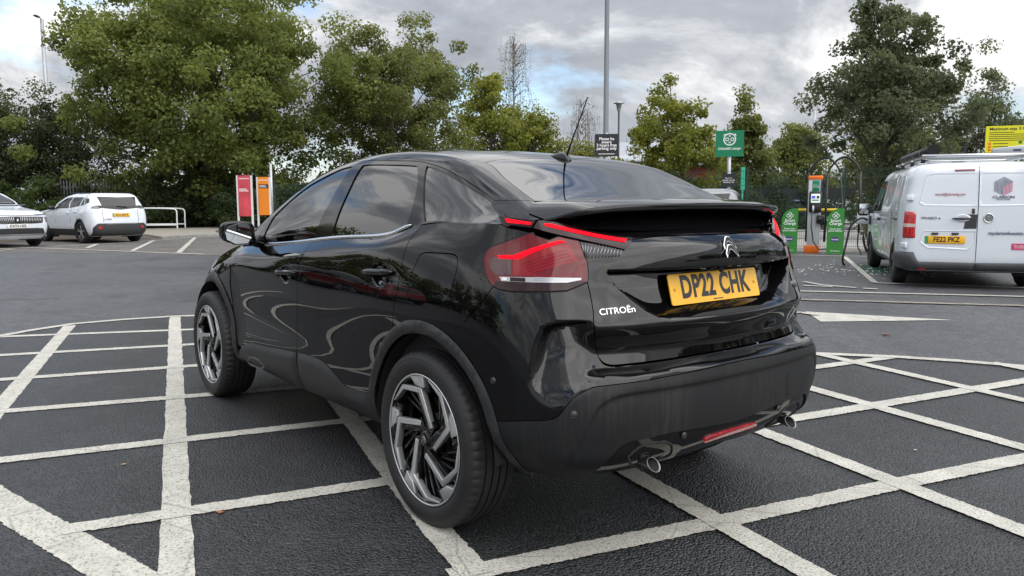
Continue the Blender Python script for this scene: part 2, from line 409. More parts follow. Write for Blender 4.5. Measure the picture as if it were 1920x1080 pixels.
LN = {
 'doorF': [(1.7276,1.1597),(1.8132,1.0372),(1.7846,0.9197),(1.8008,0.8563),(1.8733,0.8078),(1.8982,0.7002),(1.9292,0.6049),(1.9724,0.5302),(1.9418,0.4577),(1.8776,0.4106)],
 'strip': [(1.7329,0.8991),(1.7222,0.8378),(1.7091,0.7803),(1.7146,0.7303),(1.742,0.5595),(1.8264,0.4068)],
 'doorG': [(2.8725,1.1578),(2.8524,1.1354),(2.8429,1.0913),(2.819,0.9807),(2.801,0.9223),(2.7955,0.845),(2.7756,0.7254),(2.758,0.6218),(2.7613,0.5104),(2.7445,0.4268)],
 'doorH': [(3.8676,1.1577),(3.8415,1.1321),(3.8267,1.0924),(3.8232,1.0563),(3.8234,1.0132),(3.8156,0.9301),(3.7932,0.8633),(3.7836,0.8234)],
 'bline': [(4.4405,0.9815),(4.3684,0.9181),(4.3168,0.8799),(4.2826,0.8464)],
 'flap': [(3.9382,1.0611),(3.9236,1.0296),(3.9104,0.993),(3.8986,0.931),(3.8937,0.9116),(3.9122,0.8922),(3.971,0.8906),(4.045,0.895),(4.1156,0.9),(4.1557,0.9099),(4.1701,0.9251),(4.188,0.9651),(4.1958,1.0122),(4.1924,1.0422),(4.1738,1.063),(4.1385,1.0692),(4.0459,1.0692),(3.967,1.0674)],
 'lamp': [(4.6389,1.1437),(4.5678,1.1262),(4.4747,1.1084),(4.3991,1.0939),(4.3713,1.0775),(4.3704,1.0587),(4.388,1.0284),(4.4103,1.0028),(4.4405,0.9821),(4.4825,0.973),(4.5411,0.9701),(4.6894,0.9744),(4.7545,0.977),(4.8306,1.0024),(4.8308,1.0197),(4.8225,1.0587),(4.8129,1.0713),(4.799,1.1192),(4.733,1.1324),(4.7017,1.12),(4.6462,1.1337)],
 'lampstrip': [(4.4574,1.073),(4.5492,1.0749),(4.7379,1.1201),(4.7566,1.1146),(4.5709,1.0626),(4.4674,1.0625)],
 'lampclear': [(4.4741,1.0123),(4.6538,1.0158),(4.8058,1.0137),(4.8049,1.0063),(4.7552,0.9992),(4.6298,0.9986),(4.4867,0.9985)],
 'lampinner': [(4.5409,1.0597),(4.7647,1.1099),(4.7824,1.0744),(4.8042,1.0444),(4.806,1.0182),(4.5406,1.0161)],
 'lampwedge': [(4.642,1.0246),(4.7335,1.0498),(4.7963,1.0592),(4.8018,1.0226),(4.6544,1.0203)],
 'barA': [(4.453,1.1957),(4.6478,1.1839),(4.6311,1.1585),(4.5322,1.1658),(4.5099,1.1593),(4.4782,1.1654)],
 'barAs': [(4.495,1.1888),(4.6323,1.1758),(4.6258,1.1675),(4.5094,1.1737)],
 'barB': [(4.6568,1.1825),(4.7026,1.1879),(5.0301,1.1278),(4.9744,1.087),(4.7928,1.1247),(4.6381,1.1574)],
 'barBs': [(4.6792,1.1722),(4.7025,1.1746),(4.9975,1.1215),(4.9817,1.1089),(4.7024,1.1618),(4.6858,1.1645)],
 'vent': [(4.8001,1.1183),(4.8897,1.1043),(4.968,1.0871),(4.9708,1.0772),(4.9553,1.0696),(4.8223,1.0654),(4.8114,1.0817)],
 'gateUp': [(4.799,1.1192),(4.8129,1.0713),(4.8225,1.0587),(4.8308,1.0197),(4.8306,1.0024)],
 'gateLow': [(4.8309,0.9998),(4.8433,0.9648),(4.8506,0.9103)],
 'gateLow2': [(4.8462,0.863),(4.8472,0.8262),(4.8554,0.7811),(4.8635,0.7502)],
 'mattetop': [(4.4486,0.5274),(4.5701,0.55),(4.6495,0.5628),(4.6791,0.5727),(4.6964,0.5908),(4.7309,0.6332),(4.7601,0.6519),(4.8053,0.6693),(4.8618,0.6738),(5.0182,0.6781),(5.4692,0.6885)],
 'bumplow': [(4.7967,0.3312),(4.8896,0.4462),(4.9267,0.4728),(5.0192,0.4786),(5.1163,0.4832),(5.4692,0.462)],
 'niche': [(4.9323,0.3962),(4.9975,0.4468),(5.1016,0.4423),(5.1293,0.4241),(5.1463,0.3869),(5.1529,0.3415),(5.0819,0.3286),(4.9718,0.3358)],
 'fog': [(5.2971,0.3968),(5.319,0.408),(5.4543,0.4043)],
 'sens1': [(4.4247,0.6607)],
 'sens2': [(4.7359,0.5871)],
 'sens3': [(5.1849,0.4604)],
 'sillF': [(1.781,0.3491),(1.8854,0.4051),(2.049,0.4559),(2.3307,0.4804),(2.5731,0.4999),(2.7682,0.5114)],
 'sillR': [(2.7818,0.5134),(2.9765,0.5214),(3.1091,0.5085),(3.2146,0.4726),(3.3007,0.44),(3.4166,0.4384),(3.5204,0.4485)],
 'sillbot': [(1.6376,0.3),(1.9275,0.3),(2.6391,0.3042),(3.0424,0.3),(3.3538,0.3)],
 'bump': [(1.9728,0.3506),(2.0781,0.3859),(2.2107,0.3889),(2.2648,0.3629),(2.2023,0.338),(2.0624,0.3171),(1.9293,0.3171)],
 'handF': [(2.5308,0.9125),(2.7855,0.9165)],
 'handR': [(3.5178,0.9717),(3.7668,0.9875)],
 'bowlF': [(2.6501,0.9464),(2.7102,0.9241),(2.7011,0.8781),(2.6514,0.8557),(2.6008,0.8633),(2.5623,0.9015),(2.5936,0.9396)],
 'bowlR': [(3.6045,1.0099),(3.66,1.0173),(3.7047,1.0025),(3.7205,0.9758),(3.7068,0.938),(3.6729,0.922),(3.6196,0.924),(3.5827,0.9542),(3.5737,0.9919)],
 'arch_in_R': [(3.5785,0.3157),(3.5788,0.3761),(3.5875,0.4359),(3.6046,0.494),(3.6298,0.5491),(3.6626,0.6),(3.7023,0.6457),(3.7481,0.6854),(3.7991,0.7181),(3.8543,0.7432),(3.9124,0.7602),(3.9723,0.7687),(4.0328,0.7687),(4.0928,0.7601),(4.151,0.7432),(4.2061,0.7182),(4.257,0.6853),(4.3027,0.6453),(4.3428,0.6),(4.3768,0.5513),(4.4027,0.4974),(4.4148,0.4295),(4.4312,0.348),(4.4879,0.2746)],
 'arch_mid_R': [(3.5665,0.3149),(3.5668,0.3771),(3.5758,0.4385),(3.5934,0.4982),(3.6193,0.5548),(3.653,0.6072),(3.6939,0.6542),(3.741,0.695),(3.7934,0.7287),(3.8501,0.7544),(3.9099,0.7718),(3.9714,0.7806),(4.0336,0.7806),(4.0952,0.7718),(4.1552,0.7544),(4.2119,0.7287),(4.2642,0.695),(4.3112,0.6538),(4.3523,0.607),(4.3872,0.5569),(4.4141,0.5018),(4.4267,0.4327),(4.4429,0.3485),(4.5018,0.2739)],
 'arch_out_R': [(3.5269,0.362),(3.5338,0.4271),(3.5495,0.4907),(3.5739,0.5517),(3.6064,0.6088),(3.6465,0.6608),(3.6934,0.7068),(3.7462,0.7459),(3.8039,0.7773),(3.8654,0.8004),(3.9293,0.8149),(3.9944,0.8204),(4.0597,0.817),(4.1243,0.8045),(4.1869,0.7835),(4.2459,0.7542),(4.2999,0.7169),(4.3481,0.672),(4.3898,0.6213),(4.4253,0.5677),(4.4532,0.5098),(4.4659,0.4379),(4.4817,0.3486),(4.5472,0.272)],
 'arch_in_F': [(0.8842,0.3364),(0.887,0.3873),(0.8969,0.4497),(0.9148,0.5152),(0.9408,0.6114),(0.9742,0.7825),(1.0143,0.8294),(1.0606,0.8652),(1.1122,0.8932),(1.1679,0.9106),(1.2266,0.9152),(1.287,0.9056),(1.3478,0.8806),(1.4079,0.8418),(1.4661,0.7971),(1.5212,0.7531),(1.5721,0.7092),(1.6179,0.6619),(1.6575,0.6087),(1.6903,0.5508),(1.7155,0.4916),(1.7326,0.4319),(1.7413,0.3718),(1.7414,0.3121)],
 'arch_mid_F': [(0.8713,0.3358),(0.8744,0.3882),(0.8847,0.4526),(0.9031,0.52),(0.93,0.6624),(0.9643,0.7964),(1.0057,0.8426),(1.0533,0.8799),(1.1063,0.9095),(1.1636,0.9279),(1.224,0.9328),(1.2861,0.923),(1.3487,0.8975),(1.4105,0.8572),(1.4703,0.8095),(1.5269,0.763),(1.5793,0.7176),(1.6263,0.6691),(1.6671,0.6148),(1.7008,0.5557),(1.7267,0.4952),(1.7443,0.4342),(1.7533,0.3723),(1.7534,0.3105)],
 'arch_out_F': [(0.8175,0.3333),(0.822,0.3918),(0.8338,0.4641),(0.8548,0.541),(0.8851,0.7853),(0.9236,0.8461),(0.9698,0.8971),(1.0228,0.9445),(1.082,0.9823),(1.146,1.0055),(1.2133,1.0114),(1.2826,0.9992),(1.3522,0.9694),(1.4209,0.9228),(1.4874,0.8629),(1.5504,0.8041),(1.6086,0.7514),(1.6609,0.6985),(1.7063,0.6397),(1.7438,0.5755),(1.7726,0.51),(1.7922,0.4435),(1.8021,0.3748),(1.8022,0.3047)],
 'lampcentre': [(5.4692,0.5037)],
 'slot': [(5.1275,0.8776),(5.2519,0.8805),(5.3651,0.8817),(5.5176,0.8809),(5.6102,0.8757),(5.5635,0.8732),(5.4287,0.8713),(5.284,0.8711),(5.18,0.872)],
 'name': [(4.8659,0.9029),(4.9392,0.9059),(5.0148,0.9094)],
 'model': [(5.8297,0.9139)],
 'winF_a': [(0.4618,0.0113),(0.4822,0.1314),(0.5396,0.2815),(0.7009,0.3364),(0.8888,0.3597),(1.089,0.3615),(1.268,0.3687),(1.3961,0.3618)],
 'winF_b': [(1.3961,0.3618),(1.1681,0.0124)],
 'winF_c': [(1.1681,0.0124),(0.8385,0.0198),(0.4618,0.0113)],
 'winR_a': [(1.3756,0.012),(1.5041,0.353)],
 'winR_b': [(1.5041,0.353),(1.7603,0.3453),(1.9929,0.3529)],
 'winR_c': [(1.9929,0.3529),(2.042,0.2837),(2.0739,0.1722),(2.0773,0.0861),(2.0683,0.0223)],
 'winR_d': [(2.0683,0.0223),(1.9568,0.0134),(1.8291,0.0126),(1.3756,0.012)],
 'winQ_a': [(2.2047,0.0188),(2.0589,0.3609)],
 'winQ_b': [(2.0589,0.3609),(2.2346,0.3534),(2.3674,0.3559),(2.4901,0.3578),(2.5439,0.3466)],
 'winQ_c': [(2.5439,0.3466),(2.6144,0.2282),(2.6696,0.0367)],
 'winQ_d': [(2.6696,0.0367),(2.4681,0.0221),(2.2047,0.0188)],
 'dlo': [(0.4069,0.1321),(0.4164,0.3669),(0.6148,0.3821),(0.8159,0.4024),(1.0278,0.3995),(1.2063,0.4114),(1.4136,0.3904),(1.7368,0.3676),(2.0014,0.3748),(2.0975,0.3735),(2.238,0.3717),(2.3782,0.3733),(2.4948,0.3723),(2.552,0.3628),(2.6185,0.2708),(2.6916,0.0)],
 'rg_edge': [(2.2757,0.5093),(2.2991,0.5185),(2.4294,0.4953),(2.5559,0.4829),(2.669,0.4693)],
 'rg_top': [(2.2757,0.5093),(2.2453,0.584),(2.2211,0.7774),(2.2071,0.9221)],
 'cpl': [(2.552,0.3628),(2.6167,0.4052),(2.6626,0.4625)],
 'corner': [(2.6739,0.4657),(2.7649,0.3982),(2.8251,0.2589)],
 'spoilroot': [(2.6739,0.4657)],
 'UC': 5.4692,
 'VC': 1.0162,
}

# ------------------------------------------------------------------ panels cut from the smooth surfaces
def catmull(pts, h):
    P = np.array(pts, float); n = len(P); out = [P[0]]
    if n == 2:
        k = max(1, int(np.ceil(np.linalg.norm(P[1]-P[0])/h))); return [tuple(P[0]+(P[1]-P[0])*i/k) for i in range(k+1)]
    for i in range(n-1):
        p0 = P[i-1] if i else 2*P[0]-P[1]; p1, p2 = P[i], P[i+1]; p3 = P[i+2] if i+2 < n else 2*P[-1]-P[-2]
        k = max(1, int(np.ceil(np.linalg.norm(p2-p1)/h)))
        a = max(np.linalg.norm(p1-p0), 1e-6)**.5; b = max(np.linalg.norm(p2-p1), 1e-6)**.5; c = max(np.linalg.norm(p3-p2), 1e-6)**.5
        m1 = (p2-p0)*0; m1 = b*((p1-p0)/a-(p2-p0)/(a+b)+(p2-p1)/b); m2 = b*((p2-p1)/b-(p3-p1)/(b+c)+(p3-p2)/c)
        for j in range(1, k+1):
            t = j/k; out.append((2*t**3-3*t**2+1)*p1+(t**3-2*t**2+t)*m1+(-2*t**3+3*t**2)*p2+(t**3-t**2)*m2)
    return [tuple(p) for p in out]
def outline(segs, h):
    poly = []
    for s in segs:
        q = catmull(s, h)
        if poly and np.hypot(q[0][0]-poly[-1][0], q[0][1]-poly[-1][1]) < 1e-4: q = q[1:]
        poly += q
    if np.hypot(poly[0][0]-poly[-1][0], poly[0][1]-poly[-1][1]) < 1e-4: poly.pop()
    return poly
def parea(p): return .5*sum(a[0]*b[1]-b[0]*a[1] for a, b in zip(p, p[1:]+p[:1]))
def shrink(poly, g, keep):
    s = 1 if parea(poly) > 0 else -1; n = len(poly); out = []
    for i in range(n):
        if keep(poly[i]): out.append(poly[i]); continue
        a, b, c = map(np.array, (poly[i-1], poly[i], poly[(i+1) % n]))
        t = c-a; L = np.linalg.norm(t)+1e-9; nrm = np.array([-t[1], t[0]])/L*s
        out.append(tuple(b+nrm*g))
    return out
def panel(S, segs, h=.025, gap=.002, off=0.0, flange=.014, holes=(), edge_h=None, centre=None, mode='both', creases=()):
    """left panel (and its mirror image): returns (left mesh data, right mesh data) or one merged mesh when it reaches the centre line"""
    cu = centre
    keep = (lambda p: False) if cu is None else (lambda p: abs(p[cu[0]]-cu[1]) < 1e-3)
    poly = shrink(outline(segs, edge_h or h*.7), gap, keep)
    if parea(poly) < 0: poly = poly[::-1]
    hp = [outline(k, edge_h or h*.7) for k in holes]; hp = [shrink(k, -gap, lambda p: False) for k in hp]
    hp = [k if parea(k) < 0 else k[::-1] for k in hp]
    lo = np.min(poly, axis=0); hi = np.max(poly, axis=0)
    gx, gy = np.meshgrid(np.arange(lo[0], hi[0], h), np.arange(lo[1], hi[1], h*.87)); gx = gx+(np.arange(gx.shape[0]) % 2)[:, None]*h/2
    gx, gy = gx.ravel(), gy.ravel()
    ok = sdf(gx, gy, poly) > h*.45
    for k in hp: ok &= sdf(gx, gy, k) < -h*.45
    pts = [Vector(p) for p in poly]; edges = [(i, (i+1) % len(poly)) for i in range(len(poly))]
    for k in hp:
        b = len(pts); pts += [Vector(p) for p in k]; edges += [(b+i, b+(i+1) % len(k)) for i in range(len(k))]
    for k in creases:
        ka = np.array(k); ka = ka[sdf(ka[:, 0], ka[:, 1], poly) > h*.3]; k = [tuple(p) for p in ka]
        if len(k) < 2: continue
        ok &= seg_dist(gx, gy, k) > h*.42
        b = len(pts); pts += [Vector(p) for p in k]; edges += [(b+i, b+i+1) for i in range(len(k)-1) if np.hypot(*(ka[i+1]-ka[i])) < .05]
    nb = len(pts); pts += [Vector(p) for p in zip(gx[ok], gy[ok])]
    V, E, F, *_ = delaunay_2d_cdt(pts, edges, [], 0, 1e-7)
    V = np.array([tuple(v) for v in V]); F = [tuple(f) for f in F]
    if not F: raise RuntimeError('empty panel')
    c = np.array([V[list(f)].mean(0) for f in F]); keepf = inside(c[:, 0], c[:, 1], poly)
    for k in hp: keepf &= ~inside(c[:, 0], c[:, 1], list(k))
    F = [f for f, q in zip(F, keepf) if q]
    F = [f if np.cross(V[f[1]]-V[f[0]], V[f[2]]-V[f[0]]) > 0 else f[::-1] for f in F]
    N = S.normal(V[:, 0], V[:, 1])
    of = off(V[:, 0], V[:, 1], sdf(V[:, 0], V[:, 1], poly)) if callable(off) else off*np.ones(len(V))
    P = S(V[:, 0], V[:, 1])+N*of[:, None]
    if callable(off):    # the relief bends the normals: take them from the faces
        acc = np.zeros_like(P)
        for f in F:
            q = np.cross(P[f[1]]-P[f[0]], P[f[2]]-P[f[0]])
            for i in f: acc[i] += q
        N = acc/(np.linalg.norm(acc, axis=1)[:, None]+1e-12)
    onc = np.array([keep(p) for p in V])
    if cu is not None: P[onc, 1] = 0; N[onc, 1] = 0; N /= np.linalg.norm(N, axis=1)[:, None]
    # boundary flange turned inwards
    cnt = {}
    for f in F:
        for a, b in zip(f, f[1:]+f[:1]): cnt[(a, b)] = 1
    be = [(a, b) for (a, b) in cnt if (b, a) not in cnt]
    if cu is not None: be = [(a, b) for a, b in be if not (onc[a] and onc[b])]
    vs = P.tolist(); ns = N.tolist(); fs = list(F)
    if flange:
        mp = {}
        for a, b in be:
            T = P[b]-P[a]; T /= np.linalg.norm(T)+1e-12; O = np.cross(T, N[a])
            for q in (a, b):
                if q not in mp:
                    mp[q] = (len(vs), len(vs)+1); p0 = P[q]; p1 = P[q]-N[q]*flange
                    vs += [p0.tolist(), p1.tolist()]; ns += [O.tolist(), O.tolist()]
            fs.append((mp[b][0], mp[a][0], mp[a][1], mp[b][1]))
    vs, ns = np.array(vs), np.array(ns)
    def mesh(v, n, f):
        me = bpy.data.meshes.new('panel'); me.from_pydata(v.tolist(), [], f); me.update()
        me.polygons.foreach_set('use_smooth', [True]*len(f)); me.normals_split_custom_set_from_vertices(n.tolist()); return me
    mir = np.array([1, -1, 1]); fm = [tuple(f[::-1]) for f in fs]
    if cu is not None:
        m2 = np.arange(len(vs))+len(vs); idx = np.nonzero(onc)[0]; m2[idx] = idx
        return mesh(np.r_[vs, vs*mir], np.r_[ns, ns*mir], fs+[tuple(int(m2[i]) for i in f) for f in fm])
    if mode == 'left': return mesh(vs, ns, fs)
    if mode == 'right': return mesh(vs*mir, ns*mir, fm)
    return mesh(vs, ns, fs), mesh(vs*mir, ns*mir, fm)

SK_C = (0, LN['UC']); CB_C = (1, LN['VC']); UC, VC = LN['UC'], LN['VC']
def rev(l): return list(l)[::-1]
def upto(arc, test):   # the stretch of an arc whose points satisfy the test
    return [p for p in arc if test(p)]

def rear_uv(pts):
    # (|y|, z) on the undisplaced rear -> (u, v)
    g = rear_uv.__dict__
    if 'T' not in g:
        uu, vv = np.meshgrid(np.linspace(4.3, LN['UC'], 260), np.linspace(.30, 1.17, 150), indexing='ij'); B = SKIRT.base(uu.ravel(), vv.ravel()); g['T'] = (uu.ravel(), vv.ravel(), B)
    u, v, B = g['T']; T_ = np.array(pts); i = np.array([np.hypot(B[:, 1]-y, B[:, 2]-z).argmin() for y, z in pts]); a, b = u[i].copy(), v[i].copy(); e = 1e-4
    for _ in range(5):
        f0 = SKIRT.base(a, b)[:, 1:]-T_; fa = (SKIRT.base(a+e, b)[:, 1:]-T_-f0)/e; fb = (SKIRT.base(a, b+e)[:, 1:]-T_-f0)/e; det = fa[:, 0]*fb[:, 1]-fa[:, 1]*fb[:, 0]
        a = a-(f0[:, 0]*fb[:, 1]-f0[:, 1]*fb[:, 0])/det; b = b-(fa[:, 0]*f0[:, 1]-fa[:, 1]*f0[:, 0])/det
    return [(float(p), float(q)) for p, q in zip(a, b)]
def yz_creases():
    out = []
    sc, fold, rec = Skirt.scoop, Skirt.fold, Skirt.rec
    for pl, offs in ((sc, (.0, .008, .020)), (fold, (0., .009, .018)), (rec, (0., .005, .010))):
        pl = pl if parea(pl) > 0 else pl[::-1]
        for o in offs:
            q = outline(poly_segs(pl), .008); q = shrink(q, o, lambda p: False) if o else q
            q = [p for p in q if p[0] > .012]
            if q: out.append(rear_uv(q))
    return out
def poly_segs(l): c = list(l)+[l[0]]; return [[a, b] for a, b in zip(c[:-1], c[1:])]
CREASE = yz_creases()
def build_car():
    car = empty('car', 'black crossover hatchback parked on the white hatched marking in the foreground', 'car')
    P, Mt = M_['paint'], M_
    def both(name, S, segs, m, **k):
        l, r = panel(S, segs, **k); return link(name, l, m, car), link(name, r, m, car)
    amF, amR = LN['arch_mid_F'], LN['arch_mid_R']
    F, G, H = LN['doorF'], LN['doorG'], LN['doorH']+[(LN['doorH'][-1][0]-.008, .765), (LN['doorH'][-1][0]-.018, .712)]
    T = 1.17; lamp = LN['lamp']
    # flank panels
    both('front_wing', SKIRT, [[(.62, T), (F[0][0], T), F[0]], F[:4], [F[3], LN['strip'][0]], LN['strip'], [LN['strip'][-1], (1.80, .33), amF[-1]], rev(amF), [amF[0], (.62, .31)], [(.62, .31), (.62, T)]], P, h=.03)
    fb = panel(SKIRT, [[(0, T), (.618, T)], [(.618, T), (.618, .31)], [(.618, .31), (0, .31)], [(0, .31), (0, T)]], h=.05, mode='both')
    link('front_bumper', fb[0], P, car); link('front_bumper', fb[1], P, car)
    both('wing_vent_trim', SKIRT, [LN['strip'], [LN['strip'][-1], F[-1]], rev(F[3:]), [F[3], LN['strip'][0]]], Mt['matte'], h=.03, off=-.004)
    def dish(depth, w): return lambda u, v, d: -depth*sstep(0, w, d)-.0005
    bF = [LN['bowlF']+LN['bowlF'][:1]]; bR = [LN['bowlR']+LN['bowlR'][:1]]
    fd = both('front_door', SKIRT, [[(F[0][0], T), (G[0][0], T), G[0]], G, [G[-1], (G[-1][0], .345)], [(G[-1][0], .345), (F[-1][0], .345), F[-1]], rev(F), [F[0], (F[0][0], T)]], P, h=.028, holes=[bF])
    rd = both('rear_door', SKIRT, [[(G[0][0], T), (H[0][0], T), H[0]], H, [H[-1]]+rev(upto(amR, lambda p: p[0] < H[-1][0]-.01 and p[1] > .34)), [(3.57, .345), (G[-1][0], .345)], [(G[-1][0], .345), G[-1]], rev(G), [G[0], (G[0][0], T)]], P, h=.028, holes=[bR])
    for dr, b in ((fd, bF), (rd, bR)):
        l, r = panel(SKIRT, [b[0]], h=.010, gap=-.001, off=dish(.022, .032), flange=.004)
        link('handle_bowl', l, P, dr[0]); link('handle_bowl', r, P, dr[1])
    # door pulls
    for dr, k in ((fd, 'handF'), (rd, 'handR')):
        (u0, v0), (u1, v1) = LN[k]
        for s, q in ((1, dr[0]), (-1, dr[1])):
            rs = []
            for t in np.linspace(0, 1, 17):
                u, v = u0+(u1-u0)*t, v0+(v1-v0)*t; p = SKIRT(u, v)[0]; n = SKIRT.normal(np.array([u]), np.array([v]))[0]
                e = max(1-abs(2*t-1)**5, .0)**.5; out = .006+.015*e; a = .0115*max(e, .25); 
                up = np.array([0, 0, 1.]); up -= n*(up@n); up /= np.linalg.norm(up)
                c = p+n*out; rs.append([tuple((c+up*a*math.cos(w)*(1.15)+n*.010*max(e, .3)*math.sin(w))*np.array([1, s, 1])) for w in np.linspace(0, 2*math.pi, 12, endpoint=False)])
            MB().rings(rs).build('handle', Mt['gloss'], q)
    flap = [LN['flap']+LN['flap'][:1]]
    bl = LN['bline']; barA = LN['barA']
    both('rear_quarter', SKIRT, [[H[0], (H[0][0], T)], [(H[0][0], T), (4.46, T), barA[5], barA[4], (4.58, 1.152), lamp[0]], lamp[:9], bl, [bl[-1]]+rev(upto(amR, lambda p: H[-1][0]+.01 < p[0] < bl[-1][0]-.005 and p[1] > .6))+[H[-1]], rev(H)], P, h=.022, holes=[flap])
    l, r = panel(SKIRT, [flap[0]], h=.02, gap=.002, flange=.01); link('fuel_flap', l, P, car)
    link('fuel_flap_blank', r, P, car)
    # bumper
    mt = LN['mattetop']; gl = LN['gateLow']+LN['gateLow2']; shelf_b = [gl[-1], (4.878, .730), (4.91, .7195), (5.0, .7175), (UC, .7175)]; shelf_t = [gl[-1], (4.880, .734), (4.912, .7235), (5.0, .7215), (UC, .7215)]
    a_up = upto(amR, lambda p: p[0] > 4.2 and .53 < p[1] < bl[-1][1]-.005); a_lo = upto(amR, lambda p: p[0] > 4.2 and p[1] < .525)
    up = panel(SKIRT, [lamp[8:14], [lamp[13]]+gl, shelf_b, [(UC, .7175), (UC, .6885)], rev(mt), [mt[0], a_up[-1]], rev(a_up)+[bl[-1]], rev(bl)], h=.010, edge_h=.009, centre=SK_C, gap=.0018, creases=CREASE)
    bump = link('rear_bumper', up, P, car)
    bw = LN['bumplow']
    lowp = panel(SKIRT, [mt, [(UC, .6885), (UC, .462)], rev(bw), [bw[0], (4.72, .302), (4.55, .300), a_lo[-1]], rev(a_lo)+[mt[0]]], h=.012, edge_h=.011, centre=SK_C, gap=.0012, off=.001, creases=CREASE)
    lowb = link('lower_bumper', lowp, M_['bumper'], car)
    dif = panel(SKIRT, [bw, [(UC, .462), (UC, .325)], [(UC, .325), (5.3, .310), (5.0, .303), (4.80, .303)], [(4.80, .303), bw[0]]], h=.014, centre=SK_C, gap=.0005, off=-.006)
    dfo = link('diffuser', dif, Mt['gloss'], car)
    # tailgate
    gu = LN['gateUp']; bB = LN['barB']
    tg = panel(SKIRT, [[(bB[5][0], bB[5][1])]+[gu[0]], gu, [gu[-1]]+gl, shelf_t, [(UC, .7215), (UC, 1.138)], [(UC, 1.138), (5.15, 1.138), bB[2]], [bB[2], (4.85, 1.158), (4.74, 1.172), bB[1]], [bB[1], bB[0], bB[5]]], h=.0095, edge_h=.009, centre=SK_C, gap=.002, creases=CREASE)
    gate = link('tailgate', tg, P, car)
    sh = panel(SKIRT, [[bB[2], (5.15, 1.142), (UC, 1.142)], [(UC, 1.142), (UC, 1.175)], [(UC, 1.175), (5.0, 1.174), (4.80, 1.18), (4.72, 1.19)], [(4.72, 1.19), (4.85, 1.160), bB[2]]], h=.012, centre=SK_C, gap=.001)
    link('tailgate_shelf', sh, P, gate)
    # ---- lamps
    def lampset(side):
        q = 'left' if side > 0 else 'right'
        def pn(name, segs, m, parent, off, h=.014, fl=.006, smooth=False):
            cl = segs+[segs[0]]; ss = [cl] if smooth else [[a, b] for a, b in zip(cl[:-1], cl[1:])]
            return link(name, panel(SKIRT, ss, h=h, gap=.0008, off=off, flange=fl, mode=q), m, parent)
        o = pn('tail_lamp', lamp, Mt['redlens'], car, .004, fl=.02)
        cl = lamp+lamp[:1]; link('lamp_seal', panel(SKIRT, [[a_, b_] for a_, b_ in zip(cl[:-1], cl[1:])], h=.02, gap=-.0035, off=.0012, flange=.006, mode=q), Mt['dark'], o)
        pn('lamp_chamber', [(4.405, 1.062), (4.45, 1.068), (4.535, 1.062), (4.535, 1.018), (4.46, 1.016), (4.42, 1.03)], Mt['lenspurple'], o, .0050, fl=.001)
        pn('lamp_divider', [(4.5375, 1.070), (4.5425, 1.070), (4.5425, 1.016), (4.5375, 1.016)], Mt['redclear'], o, .0066, fl=.001)
        for i_ in range(5):
            t_ = i_/5; pn('lamp_rib', [(4.585+.010*i_, 1.050-.006*i_), (4.76+.004*i_, 1.093-.009*i_), (4.76+.004*i_, 1.0905-.009*i_), (4.585+.010*i_, 1.0475-.006*i_)], Mt['redlens'], o, .0060, fl=.0005)
        pn('lamp_inner', LN['lampinner'], Mt['redclear'], o, .0050, fl=.001)
        pn('lamp_facet', LN['lampwedge'], Mt['redlens'], o, .0058, fl=.001)
        pn('light_guide', LN['lampstrip'], Mt['redlit'], o, .0068, fl=.002)
        pn('reversing_lamp', LN['lampclear'], Mt['clear'], o, .0062, fl=.002)
        for (u0, u1, w0, w1) in ((4.53, 4.60, .9995, 1.0125), (4.49, 4.515, 1.001, 1.011), (4.635, 4.80, 1.0045, 1.0062), (4.635, 4.78, 1.0095, 1.0108)): pn('lamp_cell', [(u0, w1), (u1, w1), (u1, w0), (u0, w0)], Mt['lensdark'] if u1-u0 > .06 else Mt['whitelet'], o, .0070, fl=.0005)
        low = [p for p in lamp[8:14]]+[LN['lampclear'][3], LN['lampclear'][5], LN['lampclear'][6], (4.46, 1.0)]
        pn('lamp_base', low, Mt['lensdark'], o, .0052, fl=.001)
        a = pn('upper_lamp', LN['barA'], Mt['lensdark'], car, .006, fl=.03)
        pn('light_guide', LN['barAs'], Mt['redlit'], a, .0085, fl=.002)
        b = pn('upper_lamp', LN['barB'], Mt['lensdark'], gate, .008, fl=.03)
        pn('light_guide', LN['barBs'], Mt['redlit'], b, .0105, fl=.002)
        v = pn('lamp_vent', LN['vent'], Mt['gloss'], gate, .002, fl=.004)
        # ribs of the vent
        top = np.array(LN['vent'][:3]); bot = np.array([LN['vent'][6], LN['vent'][5], LN['vent'][4]])
        for i in range(13):
            t = (i+.5)/13; tt = np.array([np.interp(t, [0, .5, 1], top[:, k]) for k in (0, 1)]); bb = np.array([np.interp(t, [0, .25, 1], bot[:, k]) for k in (0, 1)])
            if tt[1]-bb[1] < .006: continue
            pts = []
            for w in (0.06, .5, .94):
                c = tt+(bb-tt)*w; n = SKIRT.normal(c[:1], c[1:])[0]; pts.append((SKIRT(c[0], c[1])[0]+n*.004)*np.array([1, side, 1]))
            MB().tube(pts, .0026, 6).build('rib', Mt['satin'] if False else M_['ribs'], v)
    lampset(1); lampset(-1)
